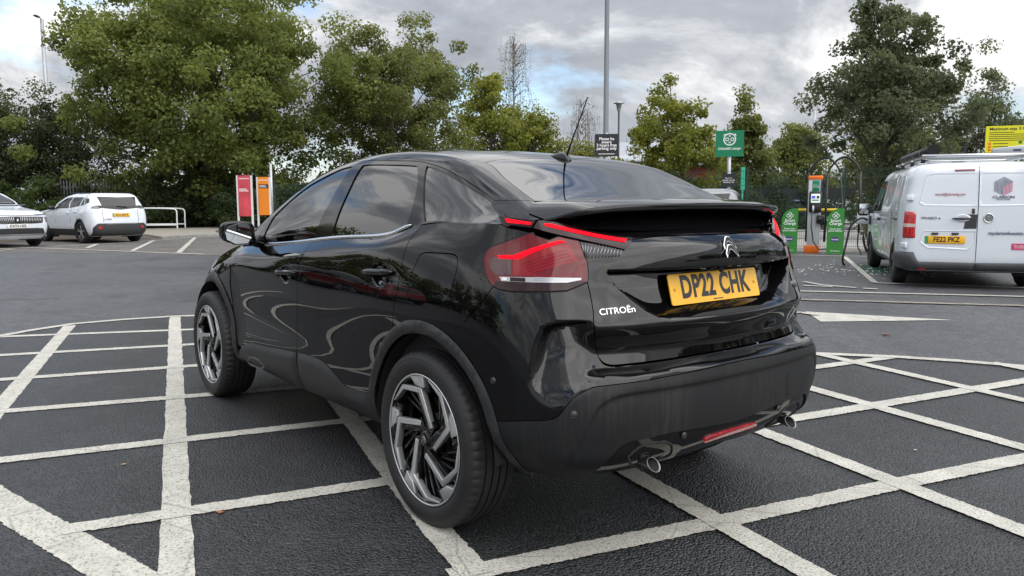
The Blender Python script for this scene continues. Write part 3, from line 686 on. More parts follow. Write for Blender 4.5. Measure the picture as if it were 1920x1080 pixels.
    # ---- arches and sills in grey plastic
    for k, nm in (('R', 'rear'), ('F', 'front')):
        ao, ai = LN['arch_out_'+k], LN['arch_in_'+k]
        l, r = panel(SKIRT, [ao, [ao[-1], ai[-1]], rev(ai), [ai[0], ao[0]]], h=.02, gap=0, flange=.022, off=lambda u, v, d: .004+.010*sstep(0, .012, d))
        link('wheel_arch_trim', l, Mt['matte'], car); link('wheel_arch_trim', r, Mt['matte'], car)
        cx, cz, ri = ((-.03, .345, .424), (2.655, .34, .424))[k == 'F']
        for s in (1, -1):
            m = MB(); ang = np.radians(np.linspace(2, 178, 40) if k == 'R' else np.linspace(0, 182, 40)); yo = .815 if k == 'R' else .80
            m.rings([[(cx+ri*math.cos(a), s*y, cz+ri*math.sin(a)) for a in ang] for y in (yo, .50)], closed=False, caps=False)
            b = len(m.v); m.v += [(cx+ri*math.cos(a), s*.50, cz+ri*math.sin(a)) for a in ang]+[(cx, s*.50, cz)]
            m.f += [(b+i, b+i+1, b+len(ang)) for i in range(len(ang)-1)]; m.sm += [False]*(len(ang)-1)
            m.build('wheel_arch_liner', Mt['dark'], car, fix=False)
    sF, sR = LN['sillF'], LN['sillR']
    so = lambda u, v, d: .003+.013*sstep(0, .035, d)
    l, r = panel(SKIRT, [sF, [sF[-1], (G[-1][0]+.012, .30)], [(G[-1][0]+.012, .30), (1.72, .30)], [(1.72, .30), (1.73, .335), sF[0]]], h=.02, gap=.001, off=so, flange=.03)
    airb = (link('front_sill_trim', l, Mt['matte'], car), link('front_sill_trim', r, Mt['matte'], car))
    l, r = panel(SKIRT, [sR, [sR[-1], (3.545, .41), (3.57, .305)], [(3.57, .305), (G[-1][0]+.014, .30)], [(G[-1][0]+.014, .30), sR[0]]], h=.02, gap=.001, off=so, flange=.03)
    link('rear_sill_trim', l, Mt['matte'], car); link('rear_sill_trim', r, Mt['matte'], car)
    l, r = panel(SKIRT, [LN['bump']+LN['bump'][:1]], h=.012, gap=0, off=lambda u, v, d: .017-.006*sstep(.006, .02, d), flange=.012)
    link('air_bump', l, Mt['satin_grey'], airb[0]); link('air_bump', r, Mt['satin_grey'], airb[1])
    # ---- cabin
    q = lambda *n: [LN[i] for i in n]
    wf, wr, wq = q('winF_a', 'winF_b', 'winF_c'), q('winR_a', 'winR_b', 'winR_c', 'winR_d'), q('winQ_a', 'winQ_b', 'winQ_c', 'winQ_d')
    dlo = LN['dlo']
    fr = [[(dlo[0][0]-.02, .004), dlo[0]], dlo, [dlo[-1], (dlo[-1][0], .003)], [(dlo[-1][0], .003), (2.2, .003), (1.2, .003), (dlo[0][0]-.02, .004)]]
    l, r = panel(CABIN, fr, h=.03, edge_h=.02, gap=.001, off=0, flange=.01, holes=[wf, wr, wq])
    frs = (link('window_frame', l, Mt['gloss'], car), link('window_frame', r, Mt['gloss'], car))
    for nm, w, m in (('front_window', wf, 'win'), ('rear_window', wr, 'tint'), ('quarter_window', wq, 'tint')):
        l, r = panel(CABIN, w, h=.03, gap=-.004, off=-.005, flange=0); link(nm, l, Mt[m], car); link(nm, r, Mt[m], car)
    # bright strip along the waistline
    for s in (1, -1):
        rs = []
        for u in np.linspace(LN['winF_a'][0][0]-.03, 2.115, 70):
            v = .002+.016*sstep(1.93, 2.10, u)*1.0; p = CABIN(u, v)[0]; n = CABIN.normal(np.array([u]), np.array([v]))[0]
            t = np.array([0, 0, 1.]); t -= n*(t@n); t /= np.linalg.norm(t); w = .0085 if u < 2.08 else .0085*max((2.117-u)/.035, .1)
            rs.append([tuple((p+n*a+t*b*w)*np.array([1, s, 1])) for a, b in ((-.004, -1), (.005, -1), (.0065, 0), (.005, 1), (-.004, 1))])
        MB().rings(rs, closed=True).build('waist_strip', Mt['chrome'], car)
    ws_v = float(V_CB[4])+.012; ws_u = 1.02
    re, rt = LN['rg_edge'], LN['rg_top']; cp = LN['cpl']
    roof = panel(CABIN, [[(dlo[0][0]-.02, .004), dlo[0]], dlo[:14], cp, [cp[-1], re[-1]], rev(re), rt+[(2.2035, VC)], [(2.2035, VC), (ws_u, VC)], [(ws_u, VC), (ws_u-.02, .75), (ws_u-.10, ws_v+.04), (ws_u-.14, ws_v)], [(ws_u-.14, ws_v), (.6, ws_v-.005), (.25, ws_v-.02), (.06, ws_v-.03)], [(.06, ws_v-.03), (.06, .004)], [(.06, .004), (dlo[0][0]-.02, .004)]], h=.03, edge_h=.02, centre=CB_C, gap=.002)
    link('roof', roof, P, car)
    wsg = panel(CABIN, [[(.06, VC), (.06, ws_v-.02)], [(.06, ws_v-.02), (.25, ws_v-.01), (.6, ws_v+.005), (ws_u-.14, ws_v+.01)], [(ws_u-.14, ws_v+.01), (ws_u-.10, ws_v+.045), (ws_u-.02, .75), (ws_u, VC)], [(ws_u, VC), (.06, VC)]], h=.04, centre=CB_C, gap=.001, off=-.003)
    link('windscreen', wsg, Mt['win'], car)
    dl, dr_ = panel(CABIN, [dlo[13:], [dlo[-1], (2.70, .004)], [(2.70, .004), LN['corner'][-1]], rev(LN['corner']), [LN['corner'][0], cp[-1]], rev(cp)], h=.02, gap=.0012)
    link('rear_pillar', dl, P, car); link('rear_pillar', dr_, P, car)
    rg = panel(CABIN, [rev(rt), re, [re[-1], (2.700, .56), (2.715, .75), (2.72, VC)], [(2.72, VC), (2.2035, VC)], [(2.2035, VC), rt[-1]]], h=.03, edge_h=.015, centre=CB_C, gap=.001, off=.0)
    rg = link('rear_glass', rg, Mt['tint'], gate)
    return car, gate, bump, lowb, dfo
M_['satin_grey'] = mat('satin_grey_insert', (.16, .165, .17), .38)
M_['ribs'] = mat('grey_ribs', (.20, .205, .215), .3, .6)
def bumper_mat():
    m = mat('weathered_bumper_plastic', (.021, .0215, .023), .56, spec=.32, bump=(420, .12, .002)); nt = m.node_tree; N = nt.nodes.new; K = nt.links.new; b = nt.nodes['Principled BSDF']
    tc = N('ShaderNodeTexCoord'); mp = N('ShaderNodeMapping'); mp.inputs['Scale'].default_value = (26, 26, 1.6); K(tc.outputs['Object'], mp.inputs[0])
    n = N('ShaderNodeTexNoise'); n.inputs['Scale'].default_value = 2.2; n.inputs['Detail'].default_value = 5; K(mp.outputs[0], n.inputs['Vector'])
    n2 = N('ShaderNodeTexNoise'); n2.inputs['Scale'].default_value = 3.5; n2.inputs['Detail'].default_value = 3; K(tc.outputs['Object'], n2.inputs['Vector'])
    mu = N('ShaderNodeMath'); mu.operation = 'MULTIPLY'; K(n.outputs['Fac'], mu.inputs[0]); K(n2.outputs['Fac'], mu.inputs[1])
    r = N('ShaderNodeValToRGB'); r.color_ramp.elements[0].position = .22; r.color_ramp.elements[0].color = (.0105, .011, .012, 1); r.color_ramp.elements[1].position = .46; r.color_ramp.elements[1].color = (.025, .025, .025, 1)
    K(mu.outputs[0], r.inputs[0]); K(r.outputs[0], b.inputs['Base Color']); return m
M_['lenspurple'] = mat('smoked_lens', (.05, .006, .014), .05, coat=.5)
M_['bumper'] = bumper_mat()
CAR, GATE, BUMP, LOWB, DIFF = build_car()

# ------------------------------------------------------------------ the rest of the black car
def loft(rows, smooth=True):
    m = MB(); n = len(rows[0]); m.add([p for r in rows for p in r], [(i*n+j, i*n+j+1, (i+1)*n+j+1, (i+1)*n+j) for i in range(len(rows)-1) for j in range(n-1)], smooth); return m
def cr1(ts, vs, q): return spline_matrix(ts, np.atleast_1d(q)) @ np.array(vs)
def build_car_details():
    P, Mt = M_['paint'], M_
    car, gate = CAR, GATE
    # bonnet between the wing tops
    us = np.linspace(0.0, 1.70, 26); rows = []
    for u in us:
        e = SKIRT(u, 1.17)[0]; ew = max(e[1], .02); cr = .075*min(1, ew/.7)
        rows.append([(e[0], y*ew, e[2]+cr*(1-abs(y)**2.4)) for y in np.linspace(-1, 1, 25)])
    loft(rows).build('bonnet', P, car)
    # scuttle under the windscreen
    MB().box((2.16, 0, 1.0), (.25, 1.40, .06)).build('scuttle', Mt['dark'], car)
    # ---- spoiler that splits the rear window
    ys = np.concatenate([np.linspace(-.66, -.5, 12), np.linspace(-.46, .46, 24), np.linspace(.5, .66, 12)]); rows = []
    K = [0, .20, .36, .46, .52, .565, .60, .635, .665]
    xl = [-.690, -.685, -.675, -.660, -.645, -.622, -.592, -.560, -.530]; zl = [1.262, 1.261, 1.258, 1.254, 1.249, 1.241, 1.229, 1.216, 1.206]
    xr = [-.415, -.413, -.408, -.400, -.395, -.392, -.395, -.42, -.455]
    for y in ys:
        a = abs(y); X, Z, X0 = (float(cr1(K, k, a)[0]) for k in (xl, zl, xr))
        # root on the cabin surface
        u = 2.3-X0; vv = np.linspace(0, VC, 240); q = CABIN(0*vv+u, vv); zr = float(np.interp(-a, -q[:, 1], q[:, 2]))
        th = .024*sstep(.67, .55, a)+.004; c = []
        for t in np.linspace(0, 1, 9):
            c.append((X0+(X-X0)*t, y, zr+.004+(Z-zr-.004)*t+.008*math.sin(math.pi*t)*sstep(.66, .5, a)))
        c += [(X-.003, y, Z-.006), (X-.001, y, Z-th*.7), (X+.010, y, Z-th)]
        for t in (.25, .6, 1.0): c.append((X+.010+(-.50-X)*t*.85, y, Z-th-.010*t-.012*sstep(.45, .66, a)*t))
        rows.append(c)
    sp = loft(rows).build('spoiler', P, gate); sharp(sp, 40)
    # lower pane under the spoiler
    rows = []
    for y in np.linspace(-.60, .60, 33):
        a = abs(y); x1 = float(cr1([0, .2, .4, .5, .6], [-.715, -.705, -.668, -.635, -.585], a)[0]); z1 = 1.166+.010*sstep(.3, .6, a)
        rows.append([(x1+(x1+.14-x1)*t, y, z1+.082*t-.012*math.sin(math.pi*t)) for t in np.linspace(0, 1, 7)])
    loft(rows).build('lower_rear_glass', Mt['blackglass'], gate)
    # roof aerial
    m = MB(); rs = []
    for t in np.linspace(0, 1, 13):
        x = .205-.145*t; w = .032*math.sin(math.pi*min(max(t*.92+.05, 0), 1))**.6; hgt = .004+.026*sstep(.0, .7, t)*(1-.75*sstep(.86, 1, t)); zb = float(CABIN(2.3-x, VC)[0][2])-.004
        rs.append([(x, w*math.cos(a), zb+hgt*max(0, math.sin(a))) for a in np.linspace(0, math.pi, 11)])
    ab = m.rings(rs, closed=True).build('aerial_base', Mt['gloss'], car)
    MB().tube([(.085, 0, 1.476), (.05, 0, 1.54), (-.048, 0, 1.718)], [.0052, .0036, .0026], 8).build('aerial_mast', Mt['dark'], ab)
    # ---- number plate with its print
    tl = .264; c = Vector((-.7392, 0, .9546)); ez = Vector((-math.cos(tl), 0, -math.sin(tl)*-1)); ez = Vector((-math.cos(tl), 0, math.sin(tl)))
    ey = Vector((math.sin(tl), 0, math.cos(tl))); ex = Vector((0, -1, 0))
    def rrect(w, h, r, n=5):
        return [(sx*(w/2-r)+r*math.cos(a), sy*(h/2-r)+r*math.sin(a)) for sx, sy, a0 in ((1, 1, 0), (-1, 1, 90), (-1, -1, 180), (1, -1, 270)) for a in [R(a0+90*k/n) for k in range(n+1)]]
    pl = MB().prism(rrect(.520, .111, .009), .004, c, ex, ey, ez).build('number_plate', Mt['yellow'], gate)
    fr = frame(ex, ey, ez, c+ez*.0042)
    text('plate_lettering', 'DP22 CHK', Mt['plateblack'], pl, fr @ Matrix.Translation((0, .003, 0)), .112, .0004, off=.0042, sx=.74, space=1.06)
    MB().box((0, -.0475, .0004), (.055, .0035, .0008)).build('small_print', Mt['plateblack'], pl).matrix_local = fr
    for s in (-1, 1): MB().lathe([(.0001, .003), (.004, .0028), (.0055, .001), (.0055, 0)], 12, 'z').build('plate_screw', Mt['yellow_dark'], pl).matrix_local = fr @ Matrix.Translation((s*.235, 0, 0))
    # lamps and camera above the plate
    for y in (.09, -.12):
        MB().box((-.752, y, 1.026), (.012, .018, .006)).build('plate_lamp', Mt['whitelet'], gate)
    MB().cyl((-.775, .03, 1.026), (-.79, .03, 1.020), .011, 12).build('camera_eye', Mt['gloss'], gate)
    # grab slot in the ledge
    k = [(UC-.24, .866), (UC-.18, .8725), (UC-.08, .8755), (UC, .8765)]; k2 = [(UC, .8635), (UC-.10, .8635), (UC-.19, .8645), (UC-.24, .866)]
    link('grab_slot', panel(SKIRT, [k, [(UC, .8765), (UC, .8635)], k2], h=.010, centre=SK_C, gap=0, off=.0012, flange=.002), Mt['dark'], gate)
    # maker's name and chevrons
    def onskirt(uv, side=1):
        u, v = np.array([uv[0]]), np.array([uv[1]]); p = SKIRT(u, v)[0]; n = SKIRT.normal(u, v)[0]; return Vector(p), Vector(n)
    (p0, n0), (p1, _), (p2, _) = (onskirt(q) for q in LN['name'])
    exn = (p2-p0).normalized(); eyn = n0.cross(exn).normalized(); ezn = exn.cross(eyn).normalized()
    if eyn.z < 0: eyn, ezn = -eyn, -ezn
    ezn = exn.cross(eyn)
    text('maker_lettering', 'CITROËn', Mt['satin'], gate, frame(exn, eyn, ezn, (p0+p2)/2+ezn*.003), .030, .0022, off=.0002, sx=(p2-p0).length/.128)
    pm = onskirt((LN['name'][1][0]-.015, LN['name'][1][1]+.02))[0]; nm = onskirt((LN['name'][1][0], LN['name'][1][1]))[1]
    pm = Vector((pm.x, -pm.y, pm.z)); nm = Vector((nm.x, -nm.y, nm.z)); exm = Vector((0, 0, 1)).cross(nm).normalized()
    text('model_lettering', 'C4', Mt['chrome'], gate, frame(exm, nm.cross(exm), nm, pm+nm*.003), .042, .0022, off=.0004)
    zc = 1.088; pc, nc = onskirt((UC, zc)); nc = Vector((nc.x, 0, nc.z)).normalized(); exb = Vector((0, -1, 0)); eyb = nc.cross(exb)
    def chev(y0, s=1.0, ins=0.0):
        w, hh, t = .035, .048, .022
        o = [(0, hh*.5-ins*1.3), (.012-ins*.3, hh*.44-ins), (w-ins, -hh*.22), (w-ins, -hh*.22-t*.9+ins*2.2), (.012, hh*.5-t-.006+ins), (0, hh*.5-t+ins)]
        return [(x, y+y0) for x, y in o]+[(-x, y+y0) for x, y in rev(o[1:-1])]
    for y0 in (.015, -.016):
        b = MB().prism(chev(y0), .006, pc+nc*.001, exb, eyb, nc).build('chevron_badge', Mt['chrome'], gate, bevel=.0012)
        MB().prism(chev(y0, ins=.0042), .0012, pc+nc*.0068, exb, eyb, nc).build('badge_infill', Mt['gloss'], b)
    # ---- tail pipes, fog lamp, sensors
    for s in (1, -1):
        ni = LN['niche']; l = panel(SKIRT, [ni+ni[:1]], h=.012, gap=0, off=lambda u, v, d: -.001-.030*sstep(0, .03, d), flange=.010, mode='left' if s > 0 else 'right')
        link('exhaust_niche', l, Mt['dark'], DIFF)
        c0 = Vector((-.815, s*.412, .376)); d = Vector((-1, s*-.06, -.10)).normalized(); a = d.cross(Vector((0, 0, 1))).normalized(); b = a.cross(d)
        rs = []
        for t, r in ((-.16, .0195), (-.03, .0205), (.0, .0222), (.0025, .0222), (.0025, .0200), (-.006, .0196)):
            rs.append([c0+d*(t-.020*math.sin(w))+(a*1.30*math.cos(w)+b*.90*math.sin(w))*r for w in np.linspace(0, 2*math.pi, 28, endpoint=False)])
        MB().rings(rs, caps=False).build('tail_pipe', Mt['steel'], DIFF)
        MB().rings([[c0-d*.006+d*(-.020*math.sin(w))+(a*1.30*math.cos(w)+b*.90*math.sin(w))*.0197 for w in np.linspace(0, 2*math.pi, 20, endpoint=False)], [c0-d*.06+(a*math.cos(w)+b*math.sin(w))*.0005 for w in np.linspace(0, 2*math.pi, 20, endpoint=False)]], caps=False).build('pipe_bore', Mt['dark'], DIFF)
    fg = [(UC-.165, .395), (UC-.15, .412), (UC-.08, .418), (UC, .419)]; fg2 = [(UC, .388), (UC-.10, .386), (UC-.15, .384), (UC-.165, .395)]
    link('fog_lamp', panel(SKIRT, [fg, [(UC, .419), (UC, .388)], fg2], h=.008, centre=SK_C, gap=0, off=.003, flange=.01), Mt['fog'], DIFF)
    for uv, r, par in ((LN['sens1'][0], .0115, BUMP), (LN['sens2'][0], .0125, LOWB), (LN['sens3'][0], .0115, DIFF)):
        p, n = onskirt(uv)
        for s in (1, -1):
            pp = Vector((p.x, p.y*s, p.z)); nn = Vector((n.x, n.y*s, n.z)); fx = nn.cross(Vector((0, 0, 1))).normalized()
            o = MB().lathe([(.0001, .0012), (r*.82, .0014), (r*.84, -.001), (r*.94, .0024), (r, .0022), (r, -.003)], 20, 'z').build('parking_sensor', Mt['sensor'], par); o.matrix_local = frame(fx, nn.cross(fx), nn, pp+nn*.0012)
    # tow-eye cover on the right of the bumper
    cc = [(u, v) for u, v in ((UC-.40, .60), (UC-.325, .60), (UC-.325, .505), (UC-.40, .505))]
    ring = [(cc[0][0]+.0375+a*.0375, .5525+b*.0475) for a, b in [(math.copysign(abs(math.cos(t))**.4, math.cos(t)), math.copysign(abs(math.sin(t))**.4, math.sin(t))) for t in np.linspace(0, 2*math.pi, 28, endpoint=False)]]
    link('tow_eye_cover', panel(SKIRT, [ring+ring[:1]], h=.012, gap=0, off=.0022, flange=.003, mode='right'), Mt['bumper'], LOWB)
    # ---- door mirrors
    for s in (1, -1):
        m = MB(); rs = []
        c = Vector((1.76, .925, 1.108))
        for t in np.linspace(-1, 1, 15):     # along y, inner to outer
            k = (1-abs(t)**3.2)**.5 if abs(t) < 1 else .05
            y = .925+.098*t; hh = .064*(.50+.50*k)*(1.0-.12*max(0, t)); dd = .075*(.45+.55*k)*(1-.25*max(0, t))
            zc_ = 1.110+.006*t
            rs.append([(1.745+dd*1.25*max(math.cos(w), -.42)+.02*t*-1.2, s*y, zc_+hh*math.copysign(abs(math.sin(w))**.75, math.sin(w))) for w in np.linspace(0, 2*math.pi, 24, endpoint=False)])
        mi = m.rings(rs).build('door_mirror', P, car)
        yy = [(.865, 1.085), (.885, 1.052), (.955, 1.050), (1.0, 1.075), (1.008, 1.115), (.985, 1.145), (.915, 1.162), (.878, 1.152), (.864, 1.12)]
        rim = MB().rings([[(1.712-.012*(y-.9)*8*0, s*(.935+(y-.935)*k), 1.108+(z-1.108)*k) for y, z in yy] for k in (1.10, )]+[[(1.690, s*(.935+(y-.935)*k), 1.108+(z-1.108)*k) for y, z in yy] for k in (1.06, 1.0)], caps=False).build('mirror_rim', Mt['gloss'], mi)
        MB().prism([(s*y, z) for y, z in yy], .003, (1.694, 0, 0), (0, 1, 0), (0, 0, 1), (1, 0, 0)).build('mirror_glass', Mt['mirror'], mi)
        MB().tube([(1.80, s*.83, 1.065), (1.83, s*.79, 1.055), (1.85, s*.755, 1.05)], [.030, .034, .040], 12).build('mirror_arm', Mt['gloss'], mi)
        MB().box((1.77, s*1.020, 1.118), (.05, .012, .012)).build('mirror_indicator', Mt['clear'], mi)
    # ---- wheels
    def wheel(x, s, steer=0):
        Rr, Rt = .260, .348; yo = .828
        def pt(r, deg, y): a = R(deg); return (r*math.sin(a), y, r*math.cos(a))     # clockwise from the top seen from outside (front is on the left)
        w = empty('t', 'x', 'x')
        COL.objects.unlink(w); bpy.data.objects.remove(w)
        m = MB().lathe([(Rr-.002, -.004), (Rr, 0), (Rr-.006, .001), (Rr-.014, -.006), (Rr-.020, -.03), (Rr-.030, -.17), (Rr-.02, -.195), (Rr, -.20)], 72)
        rim = m.build('wheel', Mt['gloss'], car)
        # machined lip
        MB().lathe([(Rr-.001, .0008), (Rr-.002, .0025), (Rr-.006, .0025), (Rr-.008, .0)], 72).build('rim_lip', Mt['alloy'], rim)
        def strip(pts, wd, y0, y1, m, name, par=rim, bev=.0015):
            # ribbon of varying width in the wheel plane
            L_, R_2 = [], []
            q = [Vector((r*math.sin(R(a)), r*math.cos(R(a)))) for r, a in pts]
            for i, p in enumerate(q):
                t = (q[min(i+1, len(q)-1)]-q[max(i-1, 0)]).normalized(); n = Vector((-t.y, t.x)); ww = wd[i] if isinstance(wd, (list, tuple)) else wd
                L_.append(p+n*ww/2); R_2.append(p-n*ww/2)
            mb = MB(); n = len(q)
            yt = [y1[i] if isinstance(y1, (list, tuple)) else y1 for i in range(n)]
            rs = [[(a.x, y0, a.y), (a.x, yt[i], a.y), (b.x, yt[i], b.y), (b.x, y0, b.y)] for i, (a, b) in enumerate(zip(L_, R_2))]
            return mb.rings(rs, smooth=False).build(name, m, par, bevel=bev)
        def plate_(pts, y0, y1, m, name, bev=.0015):
            q = [(r*math.sin(R(a)), r*math.cos(R(a))) for r, a in pts]
            return MB().prism(q, y1-y0, (0, y0, 0), (1, 0, 0), (0, 0, 1), (0, 1, 0)).build(name, m, rim, bevel=bev)
        for k in range(5):
            A = 12+72*k
            # machined arm: straight from the hub to an elbow, then out along the lip to the next spoke end
            strip([(.066, A-52), (.192, A-5), (.236, A+27), (.247, A+50)], [.020, .027, .019, .006], -.030, [-.012, -.004, -.002, -.001], Mt['alloy'], 'spoke')
            strip([(.052, A-36), (.190, A+4)], [.030, .020], -.055, -.015, Mt['gloss'], 'spoke_flank')
            plate_([(.207, A-15), (.213, A+1), (.2545, A+9), (.2545, A-13)], -.028, -.001, Mt['alloy'], 'spoke_end')
            plate_([(.200, A-13), (.206, A-17), (.2545, A-14), (.2545, A-19), (.196, A-24)], -.045, -.010, Mt['gloss'], 'spoke_end_flank')
            for j, da in enumerate((22, 34, 46)):
                strip([(.095, A+da-30), (.244, A+da-2)], [.010, .014], -.085, -.030-.004*j, Mt['gloss'], 'fin', bev=.002)
            strip([(.02, A-30), (.085, A-48)], [.05, .034], -.06, -.016, Mt['gloss'], 'hub_arm')
        MB().lathe([(.0001, -.006), (.024, -.007), (.031, -.011), (.034, -.018), (.060, -.030), (.066, -.06)], 36).build('hub_cap', Mt['gloss'], rim)
        for y0 in (.005, -.007):
            MB().prism([(0, .010+y0), (.014, -.004+y0), (.014, -.009+y0), (0, .004+y0), (-.014, -.009+y0), (-.014, -.004+y0)], .0015, (0, -.0062, 0), (1, 0, 0), (0, 0, 1), (0, 1, 0)).build('hub_chevron', Mt['chrome'], rim)
        MB().lathe([(.0001, -.10), (.155, -.10), (.158, -.104), (.158, -.12), (.0001, -.12)], 40).build('brake_disc', Mt['disc'], rim)
        # tyre: sidewall, shoulder blocks, grooved tread
        n = 240; prof = [(Rr-.004, -.006), (Rr+.004, .001), (Rr+.018, .0075), (Rr+.036, .0105), (Rr+.052, .0095), (Rr+.0575, .0068), (Rr+.060, .0080), (Rr+.068, .0030), (Rt-.0105, -.004), (Rt-.005, -.012)]
        tread = [(Rt-.0015, -.026, 1), (Rt, -.038, 1), (Rt, -.0480, 0), (Rt-.007, -.0485, 0), (Rt-.007, -.0565, 0), (Rt+.001, -.057, 0), (Rt+.0015, -.080, 0), (Rt-.007, -.0805, 0), (Rt-.007, -.0895, 0), (Rt+.0015, -.090, 0), (Rt+.0015, -.113, 0), (Rt-.007, -.1135, 0), (Rt-.007, -.1225, 0), (Rt+.001, -.123, 0), (Rt, -.146, 0), (Rt-.007, -.1465, 0), (Rt-.007, -.154, 0), (Rt, -.155, 0), (Rt-.004, -.185, 1)]
        inner = [(Rt-.014, -.198), (Rr+.03, -.212), (Rr, -.20)]
        rs = []
        for i, (r, y) in enumerate(prof):
            cut = i >= 8
            rs.append([pt(r-(.0035 if cut and q % 4 == 0 else 0), 360*q/n, y) for q in range(n)])
        for r, y, c in tread:
            rs.append([pt(r-(.005 if c and q % 4 == 0 else 0), 360*q/n, y) for q in range(n)])
        for r, y in inner: rs.append([pt(r, 360*q/n, y) for q in range(n)])
        ty = MB().rings(rs, caps=False).build('tyre', Mt['rubber'], rim); sharp(ty, 30)
        rim.location = (x, s*yo, .347)
        if s < 0: rim.rotation_euler = (0, 0, math.pi)
        return rim
    wheel(0, 1); wheel(0, -1); wheel(2.67, 1); wheel(2.67, -1)
    # ---- underside and cabin fittings
    MB().box((1.33, 0, .33), (3.2, 1.28, .10)).box((-.52, 0, .43), (.36, .7, .08)).box((3.05, 0, .38), (.5, 1.2, .1)).build('underbody', Mt['dark'], car)
    MB().box((1.30, 0, .58), (2.9, 1.50, .02)).build('cabin_floor', Mt['dark'], car)
    MB().box((1.98, 0, .86), (.30, 1.42, .24)).box((1.86, 0, .96), (.16, 1.36, .06)).build('dashboard', Mt['seat'], car, bevel=.03)
    for y in (.37, -.37):
        st = MB().box((1.25, y, .72), (.50, .50, .16)).build('front_seat', Mt['seat'], car, bevel=.05)
        MB().box((.98, y, .98), (.15, .48, .58), Matrix.Rotation(R(-14), 3, 'Y')).build('backrest', Mt['seat'], st, bevel=.05)
        MB().box((.88, y, 1.315), (.09, .26, .17), Matrix.Rotation(R(-10), 3, 'Y')).build('headrest', Mt['seat'], st, bevel=.035)
    bn = MB().box((.36, 0, .74), (.48, 1.28, .16)).build('rear_bench', Mt['seat'], car, bevel=.05)
    MB().box((.10, 0, 1.0), (.15, 1.28, .52), Matrix.Rotation(R(-20), 3, 'Y')).build('backrest', Mt['seat'], bn, bevel=.05)
    for y in (.40, -.40): MB().box((-.02, y, 1.27), (.08, .24, .12), Matrix.Rotation(R(-14), 3, 'Y')).build('headrest', Mt['seat'], bn, bevel=.03)
    MB().box((-.28, 0, 1.09), (.50, 1.30, .02)).build('parcel_shelf', Mt['seat'], car)
    sw = MB(); sw.tube([(1.66+.06*math.sin(a)*-.9, -.37+.18*math.cos(a), 1.0+.18*math.sin(a)*.9) for a in np.linspace(0, 2*math.pi, 33)], .014, 8, caps=False)
    sw.tube([(1.66, -.55, 1.0), (1.66, -.19, 1.0)], .016, 6); sw.build('steering_wheel', Mt['seat'], car)
    # inner liner of the doors so that the far side reads dark through the glass
    for s in (1, -1): MB().box((.95, s*.735, .80), (2.2, .02, .46)).build('door_card', Mt['seat'], car)
M_['blackglass'] = mat('black_rear_pane', (.004, .004, .005), .03)
M_['yellow_dark'] = mat('yellow_screw_cap', (.55, .27, .01), .4)
M_['fog'] = mat('red_fog_lens', (.35, .008, .012), .08, coat=1, noise=(60, .6))
M_['sensor'] = mat('sensor_ring', (.045, .046, .05), .3)
M_['mirror'] = mat('mirror_glass', (.75, .78, .78), .01, 1)
M_['disc'] = mat('brake_disc', (.25, .25, .25), .4, 1)
build_car_details()

# ---------- other vehicles: bodies from stacked plan outlines (front x, rear x, half width, front and rear corner radius) ----------
def shell(levels, bow_f=.05, bow_r=.03):
    cols = []
    n = 16
    for j in range(n): cols.append([])
    for z, xf, xr, hw, rf, rr in levels:
        k = .2929; a, b = xf-rf, xr+rr
        pts = [(xf, 0), (xf-bow_f*.25, (hw-rf)*.5), (xf-bow_f, hw-rf), (xf-bow_f*.8-rf*k*.75, hw-rf*k), (a-bow_f*.4, hw)]
        pts += [(a+(b-a)*t, hw) for t in (.17, .33, .5, .67, .83)]
        pts += [(b, hw), (xr+bow_r+rr*k, hw-rr*k), (xr+bow_r, hw-rr), (xr+bow_r*.6, (hw-rr)*.75), (xr+bow_r*.25, (hw-rr)*.4), (xr, 0)]
        for j, p in enumerate(pts): cols[j].append((p[0], p[1], z))
    for q in (-2, -4): cols.append([(p[0], -p[1], p[2]) for p in cols[q]])
    net = np.array(cols); row = net[:, 3]
    U = np.concatenate([[0], np.cumsum(np.linalg.norm(np.diff(row[:, :2], axis=0), axis=1))])
    V = [0]
    for i in range(1, len(levels)):
        m = net[9:14, i].mean(0)-net[9:14, i-1].mean(0); V.append(V[-1]+max(np.linalg.norm(m), .01))
    S = Surf(U, V, net); S.uc = float(U[-3]); return S
SUV_LV = [(.22, 3.30, -.66, .76, .30, .22), (.32, 3.41, -.80, .83, .32, .24), (.46, 3.45, -.835, .872, .32, .24), (.62, 3.46, -.83, .885, .32, .22), (.78, 3.44, -.815, .885, .32, .20), (.90, 3.36, -.80, .88, .34, .20),
          (.98, 3.05, -.79, .87, .34, .20), (1.06, 2.35, -.775, .85, .34, .20), (1.20, 2.02, -.715, .795, .30, .19), (1.35, 1.68, -.64, .735, .26, .18), (1.46, 1.36, -.575, .685, .22, .17), (1.525, 1.02, -.50, .60, .20, .16), (1.55, .75, -.30, .40, .15, .12), (1.556, .45, -.02, .12, .04, .04)]
VAN_LV = [(.26, 3.95, -.82, .86, .30, .12), (.36, 4.08, -.90, .93, .32, .13), (.52, 4.15, -.925, .955, .34, .13), (.75, 4.15, -.925, .96, .34, .12), (.98, 4.08, -.92, .96, .36, .12), (1.10, 3.80, -.915, .955, .36, .12), (1.22, 3.42, -.91, .945, .34, .12),
          (1.38, 3.12, -.895, .915, .30, .13), (1.55, 2.86, -.878, .88, .28, .14), (1.70, 2.62, -.855, .845, .26, .15), (1.80, 2.40, -.81, .78, .22, .16), (1.85, 2.15, -.68, .64, .2, .15), (1.868, 1.8, -.35, .38, .12, .1), (1.872, 1.2, .1, .1, .03, .03)]
SUV = shell(SUV_LV); VAN = shell(VAN_LV, .06, .015)

